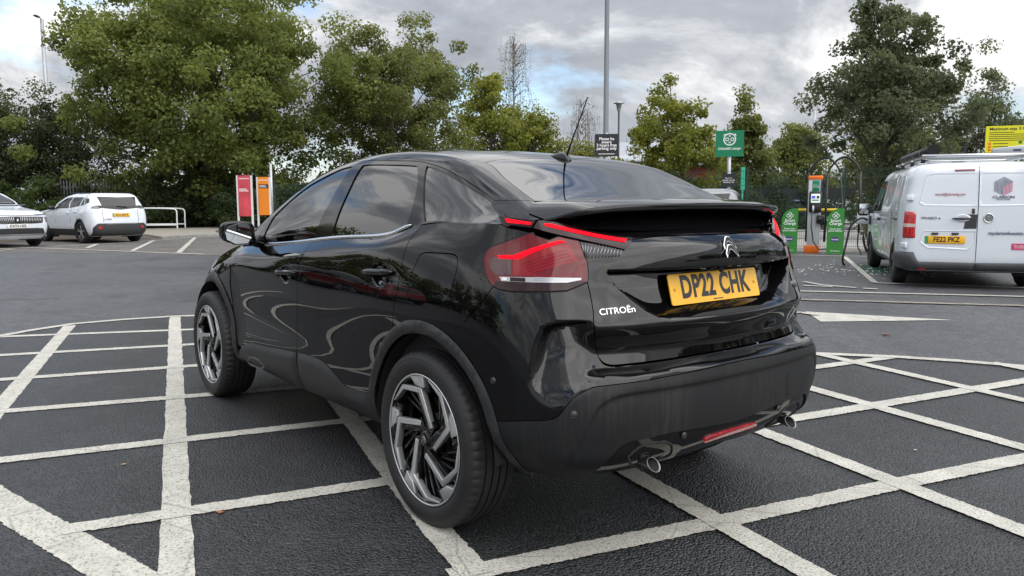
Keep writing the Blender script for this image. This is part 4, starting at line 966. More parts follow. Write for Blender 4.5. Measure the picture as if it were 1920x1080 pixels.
FL = {
 's_win1': [(0.844,0.951),(0.843,0.975),(0.843,1.253),(0.844,1.383),(0.845,1.418),(1.936,1.017)],
 's_win2': [(2.147,1.031),(0.845,1.431),(3.404,1.369),(3.572,1.1)],
 's_win3': [(3.647,1.105),(3.699,1.337),(4.378,1.132)],
 's_win4': [(3.792,1.352),(4.873,1.317),(4.982,1.194),(4.472,1.14)],
 's_rear': [(5.016,1.346),(6.254,1.387),(6.254,1.033),(6.254,1.013),(5.191,1.027)],
 's_band': [(4.861,0.948),(4.933,1.028),(5.128,1.041),(6.254,0.99),(6.254,0.927),(5.204,0.954)],
 's_plate': [(5.61,0.798),(6.091,0.811),(6.077,0.692),(5.61,0.679)],
 's_bump': [(4.905,0.357),(5.043,0.479),(6.254,0.51),(6.254,0.383),(6.254,0.292),(4.845,0.191)],
 's_strip': [(5.336,0.497),(6.254,0.52),(6.254,0.485),(5.339,0.452)],
 's_fog': [(5.044,0.392),(5.146,0.407),(5.11,0.316),(5.024,0.301)],
 's_gate': [(5.192,0.933),(5.221,0.783),(5.22,0.512)],
 's_name': [(5.309,0.609),(5.52,0.613)],
 's_d1': [(1.54,0.975),(2.677,0.725),(2.653,0.363)],
 's_d2': [(3.831,1.085),(4.064,0.807),(4.01,0.682)],
 's_h1': [(2.13,0.814),(2.528,0.807)],
 's_h2': [(3.421,0.882),(3.839,0.883)],
 'v_win': [(5.93,1.464),(6.036,1.486),(6.719,1.487),(6.732,0.997),(6.024,1.009),(5.953,1.042)],
 'v_lamp': [(5.768,0.921),(5.91,0.911),(5.932,0.878),(5.938,0.54),(5.923,0.525),(5.746,0.528)],
 'v_lampw': [(5.777,0.741),(5.93,0.737),(5.927,0.687),(5.765,0.69)],
 'v_brake': [(6.345,1.541),(6.659,1.546),(6.665,1.516),(6.359,1.512)],
 'v_box': [(6.584,0.875),(6.728,0.875),(6.723,0.671),(6.563,0.669)],
 'v_hand': [(6.403,0.814),(6.64,0.815)],
 'v_recess': [(6.047,0.635),(6.715,0.634),(6.712,0.495),(6.623,0.364),(6.1,0.388),(6.0,0.464)],
 'v_plate': [(6.067,0.563),(6.589,0.558),(6.588,0.446),(6.062,0.458)],
 'v_bump': [(5.184,0.29),(5.73,0.322),(5.909,0.32),(5.943,0.224),(5.97,0.184),(6.889,0.176)],
 'v_bumpb': [(5.254,0.0),(5.423,0.0),(6.048,0.0),(6.953,0.0)],
 'v_seam': [(6.732,1.574),(6.736,0.997),(6.722,0.184)],
 'v_fogl': [(5.921,0.067),(6.047,0.071),(6.035,0.03),(5.906,0.021)],
 'v_t1': [(6.142,1.17),(6.548,1.167)],
 'v_t2': [(5.995,0.82),(6.26,0.818)],
 'v_hinge1': [(5.821,1.116)],
 'v_hinge2': [(5.794,0.421)],
 'v_lock': [(6.675,0.922)],
 'v_swin1': [(1.172,1.029),(1.172,1.145),(1.278,1.507),(1.506,1.563),(1.974,1.032)],
 'v_swin2': [(2.364,1.032),(1.782,1.527),(2.148,1.578),(5.643,1.493),(5.708,1.462),(5.724,1.01)],
 'v_rail': [(3.985,0.851),(5.481,0.851)],
 'v_sh': [(2.348,0.865)],
 'v_logo': [(6.389,1.281)],
 'v_l2': [(6.406,1.124)],
 'v_l3': [(6.409,1.092)],
 'v_emb': [(6.596,0.822)],
 'v_web': [(6.396,0.606)],
 'v_pink': [(6.188,0.416)],
}
FPOSE = {'suv': ([27.214, -3.245, 0.0], 15.0, 1.09), 'van': ([2.623, -10.597, 0.0], -57.0, 1.0)}

# ------------------------------------------------------------------ other vehicles
M_['vwhite'] = mat('white_vehicle_paint', (.66, .70, .75), .22, coat=.8, noise=(3, .025))
M_['plastic'] = mat('charcoal_plastic', (.028, .029, .031), .5)
M_['vglass'] = glass('vehicle_glass', (.10, .11, .11), 1.6)
M_['platewhite'] = mat('white_plate', (.75, .75, .72), .3)
M_['green'] = mat('plate_green', (.03, .28, .08), .4)
M_['vred'] = mat('van_lamp_red', (.42, .012, .014), .12, coat=1)
M_['amberclear'] = mat('lamp_clear_strip', (.62, .52, .48), .15, .2, coat=1)
M_['blackrack'] = mat('black_rack_plastic', (.02, .02, .022), .4)
M_['alu'] = mat('rack_aluminium', (.62, .63, .64), .3, 1)
M_['textgrey'] = mat('grey_lettering', (.09, .09, .11), .5)
M_['textred'] = mat('dull_red_lettering', (.36, .10, .12), .5)
M_['navy'] = mat('navy_logo', (.05, .06, .12), .5)
M_['pink'] = mat('pink_sticker', (.52, .05, .14), .45)
def uvof(S, fn, u, v, n=20):
    a = np.array([u, v], float)
    for _ in range(n):
        f0 = fn(S(a[:1], a[1:])[0]); e = 1e-4
        J = np.stack([(fn(S(a[:1]+e, a[1:])[0])-f0)/e, (fn(S(a[:1], a[1:]+e)[0])-f0)/e], 1)
        st = np.linalg.lstsq(J, -f0, rcond=None)[0]; m = np.linalg.norm(st); a = a+(st if m < .15 else st*.15/m)
    return (float(a[0]), float(np.clip(a[1], S.V[0], S.V[-1])))
def side_uv(S, pts):
    out = []
    for x, z in pts:
        r = S.net[:, 3, 0][4:12]; u0 = float(np.interp(-x, -r, S.U[4:12])); v0 = float(np.interp(z, S.net[8, :, 2], S.V)); out.append(uvof(S, lambda P: np.array([P[0]-x, P[2]-z]), u0, v0))
    return out
def end_uv(S, pts, front=True):
    out = []
    for y, z in pts:
        idx = list(range(0, 5)) if front else list(range(10, 16)); c = S.net[idx, 3]; o = np.argsort(c[:, 1])
        u0 = float(np.interp(y, c[o, 1], S.U[idx][o])); v0 = float(np.interp(z, S.net[8, :, 2], S.V)); out.append(uvof(S, lambda P: np.array([P[1]-y, P[2]-z]), u0, v0))
    return out
def poly(l, close=True):
    c = list(l)+([l[0]] if close else []); return [[a, b] for a, b in zip(c[:-1], c[1:])]
def ring_uv(S, cx, cz, r, n=32): return side_uv(S, [(cx+r*math.cos(t), max(cz+r*math.sin(t), S.net[8, 0, 2]+.004)) for t in np.linspace(0, 2*math.pi, n, endpoint=False)])
def on(S, uv, side=1, off=.002):
    u, v = np.array([uv[0]]), np.array([uv[1]]); p = S(u, v)[0]*np.array([1, side, 1]); n = S.normal(u, v)[0]*np.array([1, side, 1]); return Vector(p)+Vector(n)*off, Vector(n)
def flat(S, uv, side=1, off=.003, tilt=True):
    p, n = on(S, uv, side, off); ex = Vector((0, 0, 1)).cross(n).normalized(); return frame(ex, n.cross(ex), n, p)
def simple_wheel(par, x, y, r, rr, s, face):
    o = MB().lathe([(rr-.004, .0), (rr+.01, .012), (r-.05, .022), (r-.012, .004), (r, -.02), (r, -.16), (r-.02, -.18), (rr, -.18)], 40).build('wheel', M_['rubber'], par, (x, s*y, r))
    if s < 0: o.rotation_euler = (0, 0, math.pi)
    MB().lathe([(.0001, -.05), (rr*.5, -.05), (rr*.8, -.06), (rr-.004, -.01)], 32).build('rim', M_['gloss'], o)
    for k in range(5):
        a = 2*math.pi*k/5+.3
        for d in (-.16, .16):
            q = [(.03, a-.5), (rr*.55, a+d*.5-.05), (rr*.96, a+d-.05), (rr*.96, a+d+.06), (rr*.55, a+d*.5+.07), (.03, a+.5)]
            MB().prism([(r_*math.cos(t), r_*math.sin(t)) for r_, t in q], .02, (0, -.018, 0), (1, 0, 0), (0, 0, 1), (0, 1, 0)).build('spoke', face, o)
    MB().lathe([(.0001, .003), (.03, .002), (.035, -.02)], 16).build('hub_cap', face, o)
    return o
def body(S, root, paint, arches, h=.06):
    hol = [poly(ring_uv(S, cx, cz, r)) for cx, cz, r in arches]
    segs = [[(0, S.V[0]), (S.uc, S.V[0])], [(S.uc, S.V[0]), (S.uc, S.V[-1])], [(S.uc, S.V[-1]), (0, S.V[-1])], [(0, S.V[-1]), (0, S.V[0])]]
    # arches reach the lower edge: cut them out of the outline instead of as closed holes
    bot = []
    for cx, cz, r in sorted(arches, key=lambda t: -t[0]):
        zb = S.net[8, 0, 2]; a0 = math.asin(max(-1, min(1, (zb+.001-cz)/r)))
        bot += side_uv(S, [(cx+r*math.cos(t), cz+r*math.sin(t)) for t in np.linspace(a0, math.pi-a0, 22)])
    for i, p in enumerate(bot):
        if i % 22 in (0, 21): bot[i] = (p[0], S.V[0])
    lo = [(0, S.V[0])]+bot+[(S.uc, S.V[0])]
    segs[0:1] = [[a, b] for a, b in zip(lo[:-1], lo[1:])]
    l, r_ = panel(S, segs, h=h, gap=0, flange=0); a = link('body_shell', l, paint, root), link('body_shell', r_, paint, root)
    for cx, cz, r in arches:
        for s in (1, -1):
            m = MB(); ang = np.linspace(-.5, math.pi+.5, 26); yo = float(np.interp(cx, [0, 1], [1, 1]))*S.net[8, 3, 1]-.012
            m.rings([[(cx+r*math.cos(t), s*y, cz+r*math.sin(t)) for t in ang] for y in (yo, yo-.32)], closed=False, caps=False)
            b = len(m.v); m.v += [(cx+r*math.cos(t), s*(yo-.32), cz+r*math.sin(t)) for t in ang]+[(cx, s*(yo-.32), cz)]; m.f += [(b+i, b+i+1, b+26) for i in range(25)]; m.sm += [False]*25
            m.build('wheel_arch_liner', M_['dark'], root, fix=False)
    return a
def pair(name, S, segs, m, root, **k):
    l, r_ = panel(S, segs, **k); return link(name, l, m, root), link(name, r_, m, root)
def arch_trim(S, root, cx, cz, r0, r1, m):
    a = np.linspace(-.12, math.pi+.12, 26); zb = S.net[8, 0, 2]+.004
    o = side_uv(S, [(cx+r1*math.cos(t), max(zb, cz+r1*math.sin(t))) for t in a]); i = side_uv(S, [(cx+r0*math.cos(t), max(zb, cz+r0*math.sin(t))) for t in a])
    pair('wheel_arch_trim', S, poly(o+i[::-1]), m, root, h=.05, gap=0, off=.008, flange=.012)
def suv(name, label, cat, paint, rear=True, front=False):
    root = empty(name, label, cat); S = SUV; uc = S.uc
    body(S, root, paint, [(0, .34, .385), (2.6, .34, .385)])
    for w in ([(1.83, 1.075), (1.62, 1.19), (1.36, 1.31), (1.10, 1.40), (.88, 1.425), (.70, 1.43), (.82, 1.085)], [(.74, 1.09), (.64, 1.43), (.02, 1.42), (.12, 1.15)], [(.06, 1.155), (-.03, 1.41), (-.20, 1.19)], [(-.08, 1.405), (-.40, 1.375), (-.47, 1.26), (-.25, 1.195)]):
        pair('side_window', S, poly(side_uv(S, w)), M_['vglass_dark'], root, h=.05, gap=0, off=.004, flange=.004)
    for cx in (0, 2.6): arch_trim(S, root, cx, .34, .383, .435, M_['plastic'])
    si = side_uv(S, [(2.18, .235), (2.18, .44), (.43, .44), (.43, .235)])
    pair('sill_trim', S, poly(si), M_['plastic'], root, h=.05, gap=0, off=.006, flange=.008)
    for x in (1.62, .60, -.25):     # door gaps
        pts = [on(S, q, 1, .0015)[0] for q in side_uv(S, [(x, .45), (x+.02, .7), (x+.01, 1.0), (x-.06, 1.08)])]
        if x < 0: pts = [on(S, q, 1, .0015)[0] for q in side_uv(S, [(.30, .62), (.20, .78), (.12, 1.0), (.10, 1.14)])]
        for s in (1, -1): MB().tube([(p.x, p.y*s, p.z) for p in pts], .005, 5).build('door_gap', M_['dark'], root)
    for x in (.78, -.02+.30):
        for s in (1, -1):
            p, n = on(S, side_uv(S, [(x, .93 if x > .5 else .97)])[0], 1, .018); MB().box((p.x, p.y*s, p.z), (.20, .02, .028)).build('door_handle', paint, root, bevel=.008)
    for s in (1, -1):
        MB().box((1.72, s*.965, 1.10), (.11, .20, .13)).build('door_mirror', M_['gloss'], root, bevel=.035)
        MB().tube([(1.0, s*.57, 1.505), (.90, s*.57, 1.548), (-.05, s*.56, 1.545), (-.18, s*.55, 1.515)], .014, 6).build('roof_rail', M_['blackrack'], root)
    # windscreen and rear
    ws = end_uv(S, [(0, 1.09), (.70, 1.09), (.62, 1.30), (.54, 1.44), (0, 1.47)])
    link('windscreen', panel(S, [[ws[0], ws[1]], [ws[1], ws[2], ws[3]], [ws[3], (0.0, ws[4][1])], [(0.0, ws[4][1]), (0.0, ws[0][1])]] if False else poly([(0.0, ws[0][1])]+ws[1:4]+[(0.0, ws[4][1])]), h=.06, gap=0, off=.004, flange=.004, centre=(0, 0.0)), M_['vglass_dark'], root)
    rw = FL['s_rear']
    link('rear_window', panel(S, poly([rw[0], (uc, 1.325), (uc, 1.0), rw[4]]), h=.05, gap=0, off=.005, flange=.006, centre=(0, uc)), M_['vglass_dark'], root)
    bd = FL['s_band']; bnd = link('lamp_band', panel(S, poly([bd[0], bd[1], bd[2], (uc, 1.0), (uc, .90), bd[5]]), h=.04, gap=0, off=.008, flange=.008, centre=(0, uc)), M_['gloss'], root)
    pair('tail_lamp', S, poly([bd[0], bd[1], (bd[2][0]-.06, 1.0), (bd[5][0]-.08, .93)]), M_['lampgrey'], root, h=.04, gap=0, off=.011, flange=.006)
    bm = FL['s_bump']; link('rear_bumper', panel(S, poly([(4.72, .05), bm[5], bm[0], bm[1], (uc, .485), (uc, .05)]), h=.05, gap=0, off=.012, flange=.02, centre=(0, uc)), M_['plastic'], root)
    link('bumper_strip', panel(S, poly([(5.28, .475), (uc, .485), (uc, .455), (5.28, .445)]), h=.05, gap=0, off=.02, flange=.01, centre=(0, uc)), M_['satin_grey'], root)
    pair('reflector', S, poly(FL['s_fog']), M_['vred'], root, h=.03, gap=0, off=.018, flange=.01)
    gp = [on(S, q, 1, .001)[0] for q in FL['s_gate']]
    for s in (1, -1): MB().tube([(p.x, p.y*s, p.z) for p in gp], .006, 5).build('tailgate_gap', M_['dark'], root)
    for cx in (0, 2.6):
        for s in (1, -1): simple_wheel(root, cx, .868, .338, .225, s, M_['alloy'])
    MB().box((1.3, 0, .30), (3.6, 1.4, .12)).build('underbody', M_['dark'], root)
    MB().box((1.0, 0, .62), (2.3, 1.4, .3)).box((.75, .36, .95), (.16, .46, .55)).box((.75, -.36, .95), (.16, .46, .55)).box((-.1, 0, .95), (.16, 1.2, .45)).build('seats', M_['seat'], root)
    return root
M_['lampgrey'] = mat('smoked_lamp', (.10, .09, .095), .08, coat=1)
M_['vglass_dark'] = mat('tinted_vehicle_window', (.012, .014, .015), .04, spec=.45)
def plate(root, mtx, txt, m, green=True, w=.52, h=.112):
    p = MB().box((0, 0, .003), (w, h, .006)).build('number_plate', m, root, bevel=.002); p.matrix_local = mtx
    text('plate_lettering', txt, M_['plateblack'], p, Matrix.Translation((.02 if green else 0, 0, .0065)), h*.92, .0004, off=.003, sx=.82)
    if green: MB().box((-w/2+.022, 0, .0066), (.042, h*.96, .001)).build('plate_flash', M_['green'], p)
    return p
def place(o, loc, h, s=1.0): o.location = loc; o.rotation_euler = (0, 0, R(h)); o.scale = (s, s, s)
# small white crossover seen from behind
A = suv('crossover_car', 'white compact crossover with black rear bumper parked by the hedge, seen from behind', 'car', M_['vwhite'])
BASE = A; B = copy_tree(A); B.name = 'crossover_car'; tag(B, 'white crossover facing us at the left edge with slatted grille and white front plate', 'car')
_pre = [copy_tree(A) for _ in range(5)]
l_, h_, s_ = FPOSE['suv']; place(A, l_, h_, s_)
plate(A, flat(SUV, (SUV.uc, .735), 1, .012), 'EK25 BWX', M_['yellow'])
text('model_lettering', 'e-2008', M_['textgrey'], A, flat(SUV, (5.36, .60), 1, .004), .075, .002)
MB().box((-.86, 0, 1.03), (.01, .01, .01)).build('badge', M_['gloss'], A)
MB().tube([(-.77, .10, 1.145), (-.79, -.22, 1.115)], .011, 6).build('rear_wiper', M_['dark'], A)
MB().rings([[(-.20-.10*t, .012*(1-t)*math.cos(a), 1.55+.055*t*.9+.01*math.sin(a)) for a in np.linspace(0, 2*math.pi, 8, endpoint=False)] for t in (0, .5, 1)]).build('aerial_fin', M_['gloss'], A)
# large white crossover seen from the front at the left edge
_g = (26.45, -1.0)
place(B, (0, 0, 0), 199, 1.14)
_off = Matrix.Rotation(R(199), 3, 'Z') @ Vector((2.6*1.14, .88*1.14, 0)); B.location = (_g[0]-_off.x, _g[1]-_off.y, 0)
gr = end_uv(SUV, [(.70, .815), (.66, .66), (.5, .64), (0, .635)]); top = end_uv(SUV, [(0, .83)])[0]
link('grille', panel(SUV, poly([(0.0, top[1]), gr[0], gr[1], gr[2], (0.0, gr[3][1])]), h=.04, gap=0, off=.006, flange=.008, centre=(0, 0.0)), M_['gloss'], B)
for i in range(-15, 16):
    y = .043*i; lean = .12*y
    pts = [on(SUV, end_uv(SUV, [(abs(y+lean*(t-.5)), .645+.165*t)])[0], 1, .010)[0] for t in (0, .5, 1)]
    if abs(i) < 2: continue
    MB().tube([(p.x, p.y*(1 if y > 0 else -1), p.z) for p in pts], .0065*(1-.25*abs(i)/15), 5).build('grille_bar', M_['alu'], B)
f_ = flat(SUV, end_uv(SUV, [(0.0, .735)])[0], 1, .012)
MB().prism([(-.06, .06), (.06, .06), (.06, -.02), (0, -.075), (-.06, -.02)], .012).build('badge', M_['gloss'], B).matrix_local = f_
MB().prism([(-.022, -.035), (.004, -.03), (.024, -.01), (.02, .02), (.0, .038), (-.018, .03), (-.006, .012), (-.028, .0)], .004).build('badge_emblem', M_['alu'], B).matrix_local = f_ @ Matrix.Translation((0, 0, .0125))
plate(B, flat(SUV, end_uv(SUV, [(0.0, .575)])[0], 1, .010), 'KW74 HXS', M_['platewhite'], green=False)
it = end_uv(SUV, [(.72, .36), (.66, .505), (.50, .515), (0, .515), (0, .36)])
link('lower_intake', panel(SUV, poly([it[0], it[1], it[2], (0.0, it[3][1]), (0.0, it[4][1])]), h=.05, gap=0, off=.008, flange=.01, centre=(0, 0.0)), M_['plastic'], B)
for y in (.16, .36, .56):
    pass
ls = end_uv(SUV, [(.74, .375), (.66, .35), (0, .345), (0, .325), (.70, .325)])
link('intake_lip', panel(SUV, poly([ls[0], ls[1], (0.0, ls[2][1]), (0.0, ls[3][1]), ls[4]]), h=.05, gap=0, off=.014, flange=.008, centre=(0, 0.0)), M_['satin_grey'], B)
hl = end_uv(SUV, [(.46, .875), (.80, .90), (.83, .865), (.52, .845)]); pair('headlamp', SUV, poly(hl), M_['lampgrey'], B, h=.04, gap=0, off=.008, flange=.006)
for k in range(3):
    q = end_uv(SUV, [(.715+.035*k, .82), (.735+.035*k, .82), (.775+.03*k, .66), (.757+.03*k, .66)]); pair('running_lamp', SUV, poly(q), M_['lampgrey'], B, h=.03, gap=0, off=.006, flange=.004)
bl_ = end_uv(SUV, [(.80, .885), (.5, .865), (0, .858), (0, .846), (.5, .852), (.8, .872)])
link('bonnet_gap', panel(SUV, poly([bl_[0], bl_[1], (0.0, bl_[2][1]), (0.0, bl_[3][1]), bl_[4], bl_[5]]), h=.05, gap=0, off=.004, flange=.004, centre=(0, 0.0)), M_['dark'], B)
# cars that stand further off or behind the camera
def other(name, label, col, loc, h, s=1.0, rough=.2):
    m = mat(name+'_paint', col, rough, coat=.9); o = _pre.pop(); o.name = name; tag(o, label, 'car'); place(o, loc, h, s)
    for c in o.children_recursive:
        if c.type == 'MESH' and c.material_slots and c.material_slots[0].material == M_['vwhite']: c.material_slots[0].link = 'OBJECT'; c.material_slots[0].material = m
    return o

def van():
    S = VAN; uc = S.uc
    root = empty('panel_van', 'white panel van with roof rack plugged in at the charging bay', 'van'); l, h, s = FPOSE['van']; place(root, l, h, s)
    body(S, root, M_['vwhite'], [(0, .34, .37), (3.275, .34, .37)])
    q = FL
    # rear doors: pressed panels, seam, lamps, bumper
    uw = uc-.008
    w = q['v_win']; pair('rear_door_blank', S, poly([w[0], w[1], (uw, w[2][1]), (uw, w[3][1]), w[4], w[5]]), M_['vwhite'], root, h=.05, gap=0, off=lambda u, v, d: .006-.012*sstep(.004, .03, d), flange=.01)
    pair('tail_lamp', S, poly(q['v_lamp']), M_['vred'], root, h=.03, gap=0, off=lambda u, v, d: .004+.016*sstep(0, .03, d), flange=.012)
    pair('lamp_clear_strip', S, poly(q['v_lampw']), M_['amberclear'], root, h=.03, gap=0, off=.022, flange=.006)
    b = q['v_brake']; link('high_brake_lamp', panel(S, poly([b[0], b[1], b[2], b[3]]), h=.03, gap=0, off=.008, flange=.01, mode='left'), M_['brakered'], root)
    sm = [on(S, (uc, v), 1, .001)[0] for v in np.linspace(.19, 1.60, 14)]; MB().tube([(p.x, 0, p.z) for p in sm], .0045, 5).build('door_seam', M_['dark'], root)
    bx = q['v_box']; link('lock_plate', panel(S, poly(bx), h=.04, gap=0, off=.004, flange=.006, mode='left'), M_['plastic'], root)
    ha, hb = (on(S, k, 1, .028)[0] for k in q['v_hand']); hd = MB().tube([ha, ha*.5+hb*.5, hb], [.008, .017, .013], 8).build('door_handle', M_['plastic'], root)
    fm = flat(S, q['v_hand'][0], 1, .003); MB().lathe([(.0001, .004), (.05, .006), (.075, .012), (.08, .0)], 20, 'z').build('handle_bowl', M_['vwhite'], root).matrix_local = fm @ Matrix.Translation((.14, .01, 0)) @ Matrix.Diagonal((1.3, .7, 1, 1))
    rc = q['v_recess']; link('plate_recess', panel(S, poly(rc), h=.03, gap=0, off=lambda u, v, d: .008-.022*sstep(.004, .04, d), flange=.012, mode='left'), M_['vwhite'], root)
    pc = q['v_plate']; uvp = (sum(k[0] for k in pc)/4, sum(k[1] for k in pc)/4); plate(root, flat(S, uvp, 1, .006), 'FE22 PKZ', M_['yellow'])
    for k in (-.13, .13): MB().box((0, 0, 0), (.09, .03, .03)).build('plate_lamp', M_['plastic'], root, bevel=.008).matrix_local = flat(S, (uvp[0]+k, uvp[1]+.09), 1, .010)
    pb = q['v_bump']; bo = panel(S, poly([(5.18, .02), pb[0], pb[1], pb[2], pb[3], pb[4], (uc, .178), (uc, .02)]), h=.05, gap=0, off=lambda u, v, d: .008+.030*sstep(0, .03, d), flange=.03, centre=(0, uc)); link('rear_bumper', bo, M_['bumpgrey'], root)
    pair('bumper_reflector', S, poly([(5.93, .085), (6.05, .085), (6.05, .055), (5.93, .055)]), M_['vred'], root, h=.03, gap=0, off=.042, flange=.02)
    for k in ('v_hinge1', 'v_hinge2'):
        for sd in (1, -1): MB().box((0, 0, .015), (.10, .085, .045)).build('hinge', M_['vwhite'], root, bevel=.012).matrix_local = flat(S, q[k][0], sd, .002)
    MB().box((0, 0, .004), (.035, .075, .012)).build('lock_barrel', M_['plastic'], root, bevel=.004).matrix_local = flat(S, q['v_lock'][0], 1, .002)
    # lettering
    def ln(a, b, body, m, size, **k):
        c = ((q[a][0][0]+q[a][1][0])/2, q[a][0][1]) if b is None else q[a][0]; return text('lettering', body, m, root, flat(S, c, 1 if b is None else -1, .007), size, .0006, **k)
    ln('v_t1', None, 'recruit@clarionhg.com', M_['textred'], .058, sx=.72, off=.0005); ln('v_t2', None, 'VIVARO e', M_['textgrey'], .052, off=.001, sx=1.15)
    ln('v_l2', 1, 'CLARION', M_['navy'], .052, sx=1.25, off=.001); ln('v_l3', 1, 'RESPONSE', M_['navy'], .030, sx=1.25)
    web = text('lettering', 'myclarionhousing.com', M_['navy'], root, flat(S, (uc-.42, .606), -1, .007), .072, .0006, off=.001, sx=.86)
    # cube logo of nested lines
    f = flat(S, q['v_logo'][0], -1, .007); a = .135
    def lg(pts, m): MB().prism(pts, .0012).build('logo_line', m, root).matrix_local = f
    for k in range(7):
        t0, t1 = k/7, (k+.38)/7
        X, Y = a*.866, a*.5
        # top face: nested strips falling to the centre from both upper edges; left face: nested; right face: vertical bars
        def P(u, v, w): return ((u-v)*X, (u+v)*-Y*-1*0+(w*a)-((1-u)+(1-v))*0-(2-u-v)*0+0)
        tl = lambda t: [(-X*(1-t), Y+t*Y*0-(t*0)), (0, a-t*a+0*t)]
        lg([(-X*(1-t0), Y-t0*Y), (0, a-t0*a), (0, a-t1*a), (-X*(1-t1), Y-t1*Y)], M_['navy']); lg([(X*(1-t0), Y-t0*Y), (0, a-t0*a), (0, a-t1*a), (X*(1-t1), Y-t1*Y)], M_['navy'])
        lg([(-X*(1-t0), Y-t0*Y), (-X*(1-t1), Y-t1*Y), (-X*(1-t1), -Y-t1*Y*-0-(a-Y)*0+(-t1*Y)), (-X*(1-t0), -Y-t0*Y)], M_['navy'])
        lg([(X*t0, -a+t0*Y), (X*t1, -a+t1*Y), (X*t1, t1*Y), (X*t0, t0*Y)], M_['pink'])
    fe = flat(S, q['v_emb'][0], -1, .006)
    em = MB().lathe([(.052, .0), (.056, .008), (.064, .010), (.068, .004), (.068, -.002)], 28, 'z').build('maker_badge', M_['chrome'], root); em.matrix_local = fe
    MB().lathe([(.0001, .002), (.052, .002)], 24, 'z').build('badge_field', M_['satin_grey'], em)
    MB().prism([(-.045, .01), (.0, .035), (.02, .03), (-.005, .005), (.045, -.012), (.0, -.035), (-.02, -.028), (.008, -.005)], .004, (0, 0, .003)).build('badge_emblem', M_['chrome'], em)
    pk = MB().box((0, 0, .001), (.20, .09, .002)).build('sticker', M_['pink'], root); pk.matrix_local = flat(S, q['v_pink'][0], -1, .005)
    text('sticker_lettering', 'This vehicle\nis tracked', M_['whitelet'], pk, Matrix.Translation((0, 0, .0025)), .032, .0003, line=.8)
    # flank
    pair('cab_window', S, poly(side_uv(S, [(2.98, 1.12), (2.80, 1.25), (2.42, 1.58), (2.20, 1.66), (1.85, 1.66), (1.85, 1.12)])), M_['vglass_dark'], root, h=.06, gap=0, off=.004, flange=.006)
    for x0, x1 in ((1.70, .52), (.40, -.62)): pair('side_blank', S, poly(side_uv(S, [(x0, 1.12), (x0-.03, 1.62), (x0-.12, 1.68), (x1+.1, 1.68), (x1+.02, 1.60), (x1, 1.12)])), M_['vwhite'], root, h=.06, gap=0, off=lambda u, v, d: .004-.012*sstep(.004, .03, d), flange=.008)
    ws = end_uv(S, [(.78, 1.14), (.72, 1.35), (.64, 1.6), (0, 1.66), (0, 1.13)]); link('windscreen', panel(S, poly([(0.0, ws[4][1]), ws[0], ws[1], ws[2], (0.0, ws[3][1])]), h=.08, gap=0, off=.004, flange=.004, centre=(0, 0.0)), M_['vglass_dark'], root)
    for x in (1.78, .46):
        for sd in (1, -1):
            pts = [on(S, k, 1, .001)[0] for k in side_uv(S, [(x, .38), (x, .7), (x, 1.1), (x, 1.7)])]; MB().tube([(p.x, p.y*sd, p.z) for p in pts], .0045, 5).build('door_gap', M_['dark'], root)
    for sd in (1, -1):
        p = on(S, side_uv(S, [(1.95, .98)])[0], 1, .02)[0]; MB().box((p.x, p.y*sd, p.z), (.20, .03, .05)).build('door_handle', M_['plastic'], root, bevel=.01)
        pts = [on(S, k, 1, .004)[0] for k in side_uv(S, [(.4, 1.02), (-.55, 1.02)])]; MB().tube([(p_.x, p_.y*sd, p_.z) for p_ in pts], .012, 6).build('door_rail', M_['plastic'], root)
        m = MB().box((2.95, sd*1.14, 1.14), (.12, .20, .24)).build('door_mirror', M_['gloss'], root, bevel=.04); MB().box((2.93, sd*1.0, 1.10), (.08, .16, .07)).build('mirror_arm', M_['plastic'], m)
        MB().box((2.884, sd*1.14, 1.15), (.004, .155, .19)).build('mirror_glass', M_['mirror'], m, bevel=.001)
    for cx in (0, 3.275):
        for sd in (1, -1): simple_wheel(root, cx, .955, .345, .215, sd, M_['satin_grey'])
    # charge port on the left wing with the plug in it
    MB().box((3.28, .985, .93), (.20, .02, .18)).build('charge_port', M_['plastic'], root, bevel=.02)
    MB().box((3.44, 1.10, .965), (.03, .24, .24), Matrix.Rotation(R(25), 3, 'Z')).build('charge_flap', M_['vwhite'], root, bevel=.03)
    MB().box((1.6, 0, .30), (4.6, 1.5, .12)).build('underbody', M_['dark'], root)
    # roof rack: cross bars, side rails, rear roller, pipe carrier, boxed carrier
    rk = MB().tube([(-.62, .72, 1.955), (-.62, -.72, 1.955)], .026, 10).build('rack_roller', M_['alu'], root)
    for x in (-.55, .5, 1.5, 2.2): MB().box((x, 0, 1.925), (.05, 1.40, .04)).build('rack_bar', M_['alu'], root, bevel=.008)
    for sd in (1, -1):
        MB().box((.85, sd*.66, 1.93), (2.9, .035, .05)).build('rack_rail', M_['alu'], root, bevel=.008)
        for x in (-.5, .5, 1.5, 2.2): MB().box((x, sd*.68, 1.885), (.07, .05, .06)).build('rack_foot', M_['blackrack'], root)
    pt = MB().tube([(-.35, .52, 2.06), (2.55, .52, 2.06)], .075, 16).build('pipe_carrier', M_['blackrack'], root)
    MB().tube([(-.375, .52, 2.06), (-.34, .52, 2.06)], .088, 16).build('carrier_cap', M_['dark'], pt)
    for x in (.4, 1.1, 1.8): MB().tube([(x, .52, 2.06), (x+.05, .52, 2.06)], .081, 14).build('carrier_band', M_['satin_grey'], pt)
    for y in (.34, .12): MB().prism([(0, 0), (.05, 0), (.03, .17), (.01, .17)], .02, (-.58, y, 1.96), (0, 1, 0), (0, 0, 1), (1, 0, 0)).build('ladder_stop', M_['blackrack'], root)
